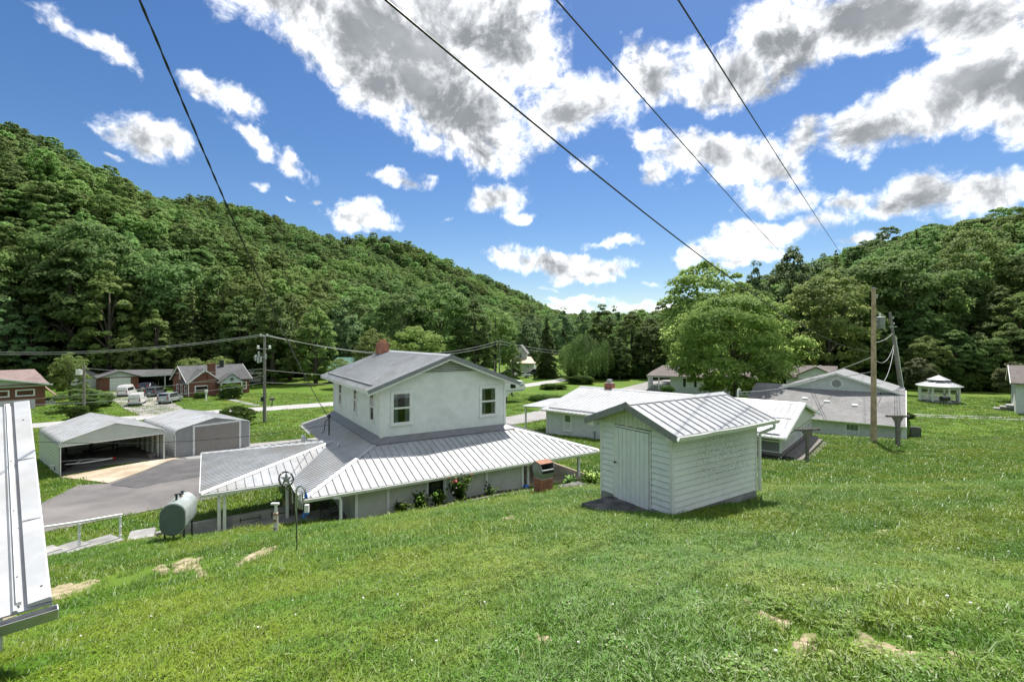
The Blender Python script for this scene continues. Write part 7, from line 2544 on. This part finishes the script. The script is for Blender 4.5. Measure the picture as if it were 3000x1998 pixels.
SUV = [(0, .4), (4.7, .4), (4.7, .9), (3.6, 1.08), (2.9, 1.70), (.35, 1.74), (.05, 1.1)]
SG = [('side', .45, 3.3, 1.12, 1.62, .6, 2.85), ('wind', (3.52, 1.13), (2.96, 1.64), .74, 'front'), ('rear', (.09, 1.16), (.31, 1.66), .72, 'rear')]


def gnd(px, py, d):
    p = W(px, py, d); p.z = hz(p.x, p.y) + .03
    return p


v1 = vehicle('cargo_van', 'white cargo van with roof rack and split rear windows, nearest on the gravel', 'van', gnd(393, 1187, 64), R(118), VAN, 1.95, 5.4, wp_, (.95, 4.35), VG)
MB().box(-.014, .0, -.02, .02, .7, 2.0).build('door_seam', M['metal_grey'], v1)
for y in (.9, 1.9, 2.9):
    b = MB(); b.beam((y, -.8, 2.26), (y, .8, 2.26), .04, .04); b.beam((y, -.78, 2.14), (y, -.78, 2.26), .03, .03, X3); b.beam((y, .78, 2.14), (y, .78, 2.26), .03, .03, X3); b.build('rack_bar', M['galv'], v1)
VAN2 = [(0, .4), (5.2, .4), (5.2, 1.0), (4.5, 1.25), (4.0, 1.9), (3.7, 2.3), (.3, 2.35), (0, 1.9)]
v2 = vehicle('passenger_van', 'white raised-roof passenger van parked behind the cargo van', 'van', gnd(357, 1163, 73), R(112), VAN2, 1.95, 5.2, wp_, (.95, 4.2), [('side', .4, 3.9, 1.25, 1.8, .5, 3.75), ('wind', (4.42, 1.33), (4.04, 1.84), .76, 'front'), ('rear', (.0, 1.25), (.04, 1.85), .72, 'rear')])
v3 = vehicle('minivan', 'silver minivan with rear window facing out, right of the cargo van', 'car', gnd(476, 1180, 66), R(100), SUV, 1.85, 4.7, sp_, (.85, 3.75), SG)
v4 = vehicle('sport_utility_vehicle', 'grey-blue car parked under the lean-to between the vans and minivan', 'car', gnd(437, 1161, 73), R(104), SUV, 1.82, 4.7, gp_, (.85, 3.75), SG)
vehicle('parked_car', 'dark car deep under the lean-to carport beside the white garage', 'car', gnd(418, 1150, 80), R(110), CAR, 1.75, 4.5, dp_, (.8, 3.6), CG)
vehicle('parked_car', 'dark car parked by the far farmhouse, left of the spruce', 'car', gnd(1512, 1107, 116), R(175), CAR, 1.75, 4.5, dp_, (.8, 3.6), CG)
vehicle('parked_car', 'pale car between the two dark vehicles at the far farmhouse', 'car', gnd(1556, 1107, 118), R(10), CAR, 1.75, 4.5, wp_, (.8, 3.6), CG)
vehicle('sport_utility_vehicle', 'dark utility vehicle beside the spruce trunk', 'car', gnd(1594, 1105, 118), R(185), SUV, 1.82, 4.7, gp_, (.85, 3.75), SG)
vehicle('parked_car', 'white car at the far farmhouse, half hidden by the two-storey eave', 'car', gnd(1498, 1112, 112), R(15), CAR, 1.75, 4.5, wp_, (.8, 3.6), CG)
for v_, q in ((v1, .76), (v2, .74), (v3, .84), (v4, .85)):
    v_.scale = (q, q, q)
# fifth-wheel camper behind the two-storey house
fw_b = gnd(1452, 1172, 69)
rv = thing('camper_trailer', 'white fifth-wheel camper nose sticking out behind the two-storey house', 'camper', fw_b, R(28))
MB().prism([(-7, -1.2, .75), (1.2, -1.2, .75), (1.7, -1.2, 1.35), (3.9, -1.2, 1.55), (4.3, -1.2, 2.0), (3.9, -1.2, 2.95), (-7, -1.2, 3.25)], (0, 2.4, 0)).build('body', M['white_paint'], rv, bevel=.06)
MB().box(1.75, 2.6, -1.225, -1.20, 2.0, 2.6).build('window', M['dark_glass'], rv)
MB().box(-7, 3.9, -1.22, -1.20, 1.62, 1.72).build('stripe', M['metal_grey'], rv)
b = MB(); b.prism([(3.1, -1.215, 2.25), (3.6, -1.215, 2.45), (4.0, -1.215, 2.42), (3.65, -1.215, 2.33), (3.3, -1.215, 2.18)], (0, -.01, 0)); b.build('swoosh', M['metal_dark'], rv)
b = MB(); b.tube([(2.6, 0, 1.4), (2.6, 0, .9), (2.8, 0, .75)], .12, 8); b.build('hitch_pin', M['metal_dark'], rv)
for x in (1.3,):
    for y in (-.9, .9):
        MB().box(x - .06, x + .06, y - .06, y + .06, -.05, .8).build('leg', M['metal_dark'], rv)
for x in (-4.5, -3.6):
    b = MB(); b.tube([(x, -1.22, .38), (x, -1.0, .38)], .38, 16); b.build('wheel', M['tyre'], rv)
# silver camper behind the cottage
p = gnd(716, 1127, 92)
sc_ = thing('travel_trailer', 'small silver travel trailer behind the right end of the brick cottage', 'camper', p, R(18))
b = MB()
pf = [(0, .55), (2.7, .55), (2.9, 1.2), (2.75, 2.3), (2.4, 2.55), (.4, 2.55), (.05, 2.2), (-.1, 1.2)]
b.prism([(x, 0, z) for x, z in pf], (0, 4.5, 0)); b.build('body', M['galv'], sc_, bevel=.08)
MB().box(.7, 2.1, -.02, .0, 1.4, 2.1).build('window', M['dark_glass'], sc_)
for x in (.3, 2.5):
    b = MB(); b.tube([(x - .1, 2.2, .33), (x + .1, 2.2, .33)], .33, 14); b.build('wheel', M['tyre'], sc_)
# mailbox and yard sign
p = gnd(797, 1186, 65.5)
mb = thing('mailbox', 'black mailbox on a post beside the road', 'mailbox', p, R(35))
MB().box(-.06, .06, -.06, .06, -.2, .85).build('post', M['metal_dark'], mb)
b = MB(); b.tube([(-.32, 0, 1.02), (.32, 0, 1.02)], .17, 12); b.build('box', M['metal_dark'], mb, smooth=True)
MB().box(.1, .13, .17, .2, 1.0, 1.35).build('flag', M['metal_dark'], mb)
p = gnd(604, 1174, 70)
yp = thing('yard_post', 'slim white lamp post on the cottage lawn by the walk', 'post', p)
MB().box(-.07, .07, -.07, .07, -.2, 1.25).build('post', M['trim'], yp); MB().box(-.16, .16, -.16, .16, 1.25, 1.55).build('lamp', M['trim'], yp)
# things inside the carport
CPm = Matrix.Translation((-28.1, 30.0, -8.6)) @ Matrix.Rotation(CA, 4, 'Z')
bt = thing('boat_trailer', 'empty white boat trailer frame parked inside the open carport', 'trailer', CPm @ Vector((1.0, 1.6, .035)), CA + R(-25))
for s in (-1, 1):
    b = MB(); b.tube([(-1.1, .55 * s, .42), (.6, .55 * s, .42), (1.5, .12 * s, .42), (2.0, 0, .45)], .04, 8); b.build('rail', M['trim'], bt)
    b = MB(); b.tube([(-.5, .75 * s - .08, .28), (-.5, .75 * s + .08, .28)], .28, 14); b.build('wheel', M['tyre'], bt)
for x in (-.9, .2):
    MB().box(x - .04, x + .04, -.55, .55, .38, .44).build('crossmember', M['trim'], bt)
b = MB(); b.sphere((2.05, 0, .45), .09, 10, 6); b.build('coupler', M['red_lamp'], bt)
b = MB(); b.tube([(-.5, -.75, .28), (-.5, .75, .28)], .03, 6); b.build('axle', M['metal_dark'], bt)
ht = thing('hitch_frame', 'black metal trailer hitch frame at the back of the carport', 'frame', CPm @ Vector((2.6, 5.4, .035)), CA)
b = MB(); b.beam((-.5, 0, .3), (1.5, .2, .5), .07, .07); b.beam((-.5, .5, .3), (1.5, .2, .5), .07, .07); b.beam((0, 0, 0), (0, 0, .9), .07, .07, X3); b.beam((0, .5, 0), (0, .5, .9), .07, .07, X3); b.beam((0, 0, .9), (0, .5, .9), .07, .07); b.build('frame_bar', M['metal_dark'], ht)
b = MB(); b.tube([(1.5, .2, .5), (1.5, .2, 0)], .04, 6); b.build('jack', M['metal_dark'], ht)
mw = thing('lawn_mower', 'dark lawn mower in the left back corner of the open carport', 'mower', CPm @ Vector((.6, 4.6, .035)), CA + R(10))
MB().box(-.4, .4, -.5, .5, .15, .5).build('deck', M['metal_dark'], mw, bevel=.05); MB().box(-.22, .22, -.1, .35, .5, .9).build('engine', M['metal_grey'], mw, bevel=.05)
for x in (-.42, .42):
    for y in (-.4, .4):
        b = MB(); b.tube([(x - .06, y, .2), (x + .06, y, .2)], .2, 12); b.build('wheel', M['tyre'], mw)
b = MB(); b.tube([(-.2, .4, .5), (-.2, .9, 1.0), (.2, .9, 1.0), (.2, .4, .5)], .02, 6); b.build('handle', M['metal_dark'], mw)
sb_ = thing('stacked_bin', 'small pale bin against the right wall inside the carport', 'bin', CPm @ Vector((4.95, .8, .035)), CA)
b = MB(); b.hexa([(-.16, -.2, 0), (.16, -.2, 0), (.16, .2, 0), (-.16, .2, 0), (-.2, -.25, .35), (.2, -.25, .35), (.2, .25, .35), (-.2, .25, .35)]); b.build('tub', M['wood_grey'], sb_)

# ================================================================== grass


def grass_mat(name, c1, c2, c3):
    m = bpy.data.materials.new(name); m.use_nodes = True
    t = m.node_tree; t.nodes.clear()
    out = N(t, 'ShaderNodeOutputMaterial'); pb = N(t, 'ShaderNodeBsdfPrincipled'); pb.inputs['Roughness'].default_value = .42; pb.inputs['Specular IOR Level'].default_value = .35
    tr = N(t, 'ShaderNodeBsdfTranslucent'); mx = N(t, 'ShaderNodeMixShader'); mx.inputs[0].default_value = .35
    geo = N(t, 'ShaderNodeNewGeometry')
    r = geo.outputs['Random Per Island']
    nz = N(t, 'ShaderNodeTexNoise'); nz.inputs['Scale'].default_value = .5; nz.inputs['Detail'].default_value = 5; nz.inputs['Roughness'].default_value = .7
    L(t, geo.outputs['Position'], nz.inputs['Vector'])
    c = mixc(t, mapr(t, nz.outputs['Fac'], .38, .64), c1, c2)
    hs = N(t, 'ShaderNodeHueSaturation'); L(t, mth(t, 'MULTIPLY_ADD', r, .7, .62), hs.inputs['Value']); L(t, mth(t, 'MULTIPLY_ADD', r, .03, .485), hs.inputs['Hue']); L(t, c, hs.inputs['Color'])
    wn = N(t, 'ShaderNodeTexWhiteNoise', noise_dimensions='1D'); L(t, r, wn.inputs['W'])
    c = mixc(t, mapr(t, wn.outputs['Value'], 0.978, .985, 0, 1), hs.outputs[0], c3)
    L(t, c, pb.inputs['Base Color']); L(t, c, tr.inputs[0])
    vm = N(t, 'ShaderNodeMix', data_type='VECTOR'); vm.inputs[0].default_value = .55; vm.inputs[5].default_value = (0, 0, 1)
    L(t, geo.outputs['Normal'], vm.inputs[4])
    ve = N(t, 'ShaderNodeVectorMath', operation='NORMALIZE'); L(t, vm.outputs[1], ve.inputs[0]); L(t, ve.outputs[0], pb.inputs['Normal'])
    L(t, pb.outputs[0], mx.inputs[1]); L(t, tr.outputs[0], mx.inputs[2]); L(t, mx.outputs[0], out.inputs[0])
    return m


M['grass'] = grass_mat('grass_blade', (.108, .226, .013), (.208, .288, .021), (.46, .44, .22))


def tuft_mesh(name, seed, nb, rad, h0, h1, w, lean):
    g = np.random.default_rng(seed)
    V, Fc = [], []
    for i in range(nb):
        r = rad * g.uniform(0, 1) ** .6; a = g.uniform(0, 6.283)
        x, y = r * np.cos(a), r * np.sin(a)
        h = g.uniform(h0, h1); b = g.uniform(0, 6.283); l = h * lean * g.uniform(.3, 1.5)
        lx, ly = np.cos(b) * l, np.sin(b) * l
        c = g.uniform(0, 6.283); wx, wy = np.cos(c) * w * g.uniform(.6, 1.3), np.sin(c) * w * g.uniform(.6, 1.3)
        k = len(V)
        V += [(x - wx, y - wy, -.015), (x + wx, y + wy, -.015), (x + lx * .4 - wx * .85, y + ly * .4 - wy * .85, h * .6), (x + lx * .4 + wx * .85, y + ly * .4 + wy * .85, h * .6), (x + lx, y + ly, h * (1 - .25 * lean))]
        Fc += [(k, k + 1, k + 3, k + 2), (k + 2, k + 3, k + 4)]
    me = bpy.data.meshes.new(name); me.from_pydata(V, [], Fc); me.update(); me.materials.append(M['grass'])
    return me


def clover_mesh(name, seed, n, rad):
    g = np.random.default_rng(seed)
    V, Fc = [], []
    for i in range(n):
        r = rad * g.uniform(0, 1) ** .5; a = g.uniform(0, 6.283); x, y, z = r * np.cos(a), r * np.sin(a), g.uniform(.015, .05)
        for q in range(3):
            b = a + q * 2.1 + g.uniform(-.2, .2); s = g.uniform(.010, .017)
            cx_, cy_ = x + np.cos(b) * s, y + np.sin(b) * s
            k = len(V); px_, py_ = -np.sin(b) * s * .75, np.cos(b) * s * .75
            V += [(x, y, z), (cx_ + px_, cy_ + py_, z + .004), (cx_ + np.cos(b) * s * .7, cy_ + np.sin(b) * s * .7, z), (cx_ - px_, cy_ - py_, z + .004)]
            Fc.append((k, k + 1, k + 2, k + 3))
    me = bpy.data.meshes.new(name); me.from_pydata(V, [], Fc); me.update(); me.materials.append(M['grass'])
    return me


protos = [tuft_mesh('short_tuft', 1, 46, .13, .035, .085, .0032, .8), tuft_mesh('short_tuft', 2, 46, .13, .03, .08, .0032, 1.0), tuft_mesh('mid_tuft', 3, 40, .12, .05, .12, .0036, .9),
          tuft_mesh('tall_tuft', 4, 30, .08, .10, .21, .0048, .9), tuft_mesh('tall_tuft', 5, 26, .10, .09, .24, .0055, 1.1), clover_mesh('clover', 6, 60, .14), clover_mesh('clover', 7, 60, .14),
          tuft_mesh('far_tuft', 8, 40, .28, .05, .11, .008, .8), tuft_mesh('far_tuft', 9, 40, .28, .05, .12, .008, 1.0), tuft_mesh('lawn_tuft', 10, 46, .6, .05, .10, .018, .7)]
dirts = [[v.co.xy.copy() for v in o.data.vertices] for o in bpy.data.objects if o.name.startswith('dirt_patch')]
dboxes = []
douts = DIRT_OUT
for d in dirts:
    xs = [p.x for p in d]; ys = [p.y for p in d]
    dboxes.append(((min(xs) + max(xs)) / 2, (min(ys) + max(ys)) / 2, (max(xs) - min(xs)) / 2, (max(ys) - min(ys)) / 2))


def fan(n, d0, d1, half=1.75):
    n = int(n * half / 1.12)
    d = np.sqrt(nrg.uniform(d0 * d0, d1 * d1, n)); r = nrg.uniform(-half, half, n)
    return r * d, d


def frame_in(x, y, ox, oy, ang, x0, x1, y0, y1):
    c, s = math.cos(ang), math.sin(ang)
    u = (x - ox) * c + (y - oy) * s; v = -(x - ox) * s + (y - oy) * c
    return (u > x0) & (u < x1) & (v > y0) & (v < y1)


def in_poly(x, y, pts):
    c = np.zeros(len(x), bool)
    n = len(pts)
    for i in range(n):
        ax, ay, bx_, by_ = pts[i][0], pts[i][1], pts[(i + 1) % n][0], pts[(i + 1) % n][1]
        if ay == by_:
            continue
        m_ = (ay > y) != (by_ > y)
        c ^= m_ & (x < (bx_ - ax) * (y - ay) / (by_ - ay) + ax)
    return c


sets = []
for n, d0, d1, ch, smin, smax in ((21000, 1.6, 7.5, (0, 1, 2), .8, 1.35), (33000, 7.5, 19, (0, 1, 2), 1.1, 1.8), (3000, 2.2, 7, (3, 4), .45, .85), (3600, 7, 18, (3, 4, 2), .6, 1.15), (3800, 1.8, 9, (5, 6), .8, 1.3), (26000, 17, 46, (7, 8), 1.0, 1.9), (9000, 40, 80, (9,), .9, 1.6)):
    x, y = fan(n, d0, d1)
    n = len(x)
    sets.append((x, y, nrg.choice(ch, n), nrg.uniform(smin, smax, n)))
x, y, k, s = [np.concatenate(a) for a in zip(*sets)]
field = np.sin(x * .9 + 1.7 * np.sin(y * .6)) + np.sin(y * 1.3 - x * .5 + 2) + .6 * np.sin(x * 2.3 + y * 1.9)
tall = (k == 3) | (k == 4)
keep = ~(tall & (field < .35) & (nrg.uniform(size=len(x)) < .85))
keep &= ~frame_in(x, y, 3.856, 11.65, S_ANG, -.03, SL + .03, -.03, SD + .03)
keep &= ~frame_in(x, y, 3.856, 11.65, S_ANG, -1.0, 0, .5, 2.08)
keep &= ~frame_in(x, y, HO.x, HO.y, HA, -1.9, 10, -4.0, 9.6)
keep &= ~frame_in(x, y, HO.x, HO.y, HA, -7.2, -1.9, -1.9, -.8)
keep &= ~frame_in(x, y, 2.42, 40.9, math.atan2(-.65, .76), .2, 18.2, .4, 12)
keep &= ~frame_in(x, y, 25.4, 54.1, math.atan2(-.63, .775), .2, 14.2, .4, 15)
keep &= ~frame_in(x, y, -28.1, 30, CA, -.05, 5.6, -.1, 7) & ~frame_in(x, y, -24.45, 35, CA, -.05, 5.6, -.1, 7.3)
keep &= ~in_poly(x, y, driveway_pts)
for o in bpy.data.objects:
    if o.name.split('.')[0] in ('road', 'lane', 'apron', 'gravel_yard', 'front_walk', 'lawn_path'):
        pass
for line, w in ((rd, 4.2), (ln_, 4.8)):
    keep &= ~in_poly(x, y, [tuple(p) for p in strip_outline(line, w)])
keep &= ~in_poly(x, y, [tuple(p.xy) for p in PK((176, 1400), (318, 1418), (420, 1382), (541, 1338), (482, 1347))])
for (cx_, cy_, rx, ry), dout in zip(dboxes, [d[:22] for d in douts]):
    near_ = (np.abs(x - cx_) < rx + .1) & (np.abs(y - cy_) < ry + .1)
    keep &= ~(near_ & in_poly(x, y, dout) & (nrg.uniform(size=len(x)) < .94))
    fr_ = ((x - cx_) / (rx * 1.9)) ** 2 + ((y - cy_) / (ry * 1.9)) ** 2 < 1
    keep &= ~(fr_ & (tall | (nrg.uniform(size=len(x)) < .58)))
for i in range(4):
    p, q = pa[i], pa[i + 1]
    a = math.atan2(q.y - p.y, q.x - p.x)
    keep &= ~frame_in(x, y, p.x, p.y, a, -.1, (q - p).length + .1, -.05, 1.1)
x, y, k, s = x[keep], y[keep], k[keep], s[keep]
z = Hm(x, y)
n = len(x)
gr_ = instancer('grass', np.stack([x, y, z], -1), np.stack([nrg.normal(size=n) * .08, nrg.normal(size=n) * .08, nrg.uniform(0, 6.283, n)], -1), np.stack([s, s, s * nrg.uniform(.8, 1.15, n)], -1), k, protos)
gr_['label'] = 'green lawn grass with taller clumps and clover over the whole slope'
gr_['category'] = 'grass'
print('grass', n)
# white clover heads
b = MB(); b.sphere((0, 0, .055), .011, 6, 4, (1, 1, .8)); b.tube([(0, 0, 0), (0, 0, .05)], .0015, 3)
cl = b.mesh('clover_head', whm)
x1, y1 = fan(170, 2.4, 7); x2, y2 = fan(220, 7, 17)
x, y = np.concatenate([x1, x2]), np.concatenate([y1, y2])

keep = ~frame_in(x, y, 3.856, 11.65, S_ANG, -1.1, SL + .1, -.1, SD + .1) & ~frame_in(x, y, HO.x, HO.y, HA, -7.2, 10, -4.0, 9.6)
x, y = x[keep], y[keep]; n = len(x)
s = nrg.uniform(.8, 1.5, n)
cf = instancer('clover_blossoms', np.stack([x, y, Hm(x, y)], -1), np.zeros((n, 3)), np.stack([s, s, s], -1), np.zeros(n), [cl])
cf['label'] = 'scattered tiny white clover blossoms in the near grass'
cf['category'] = 'clover'
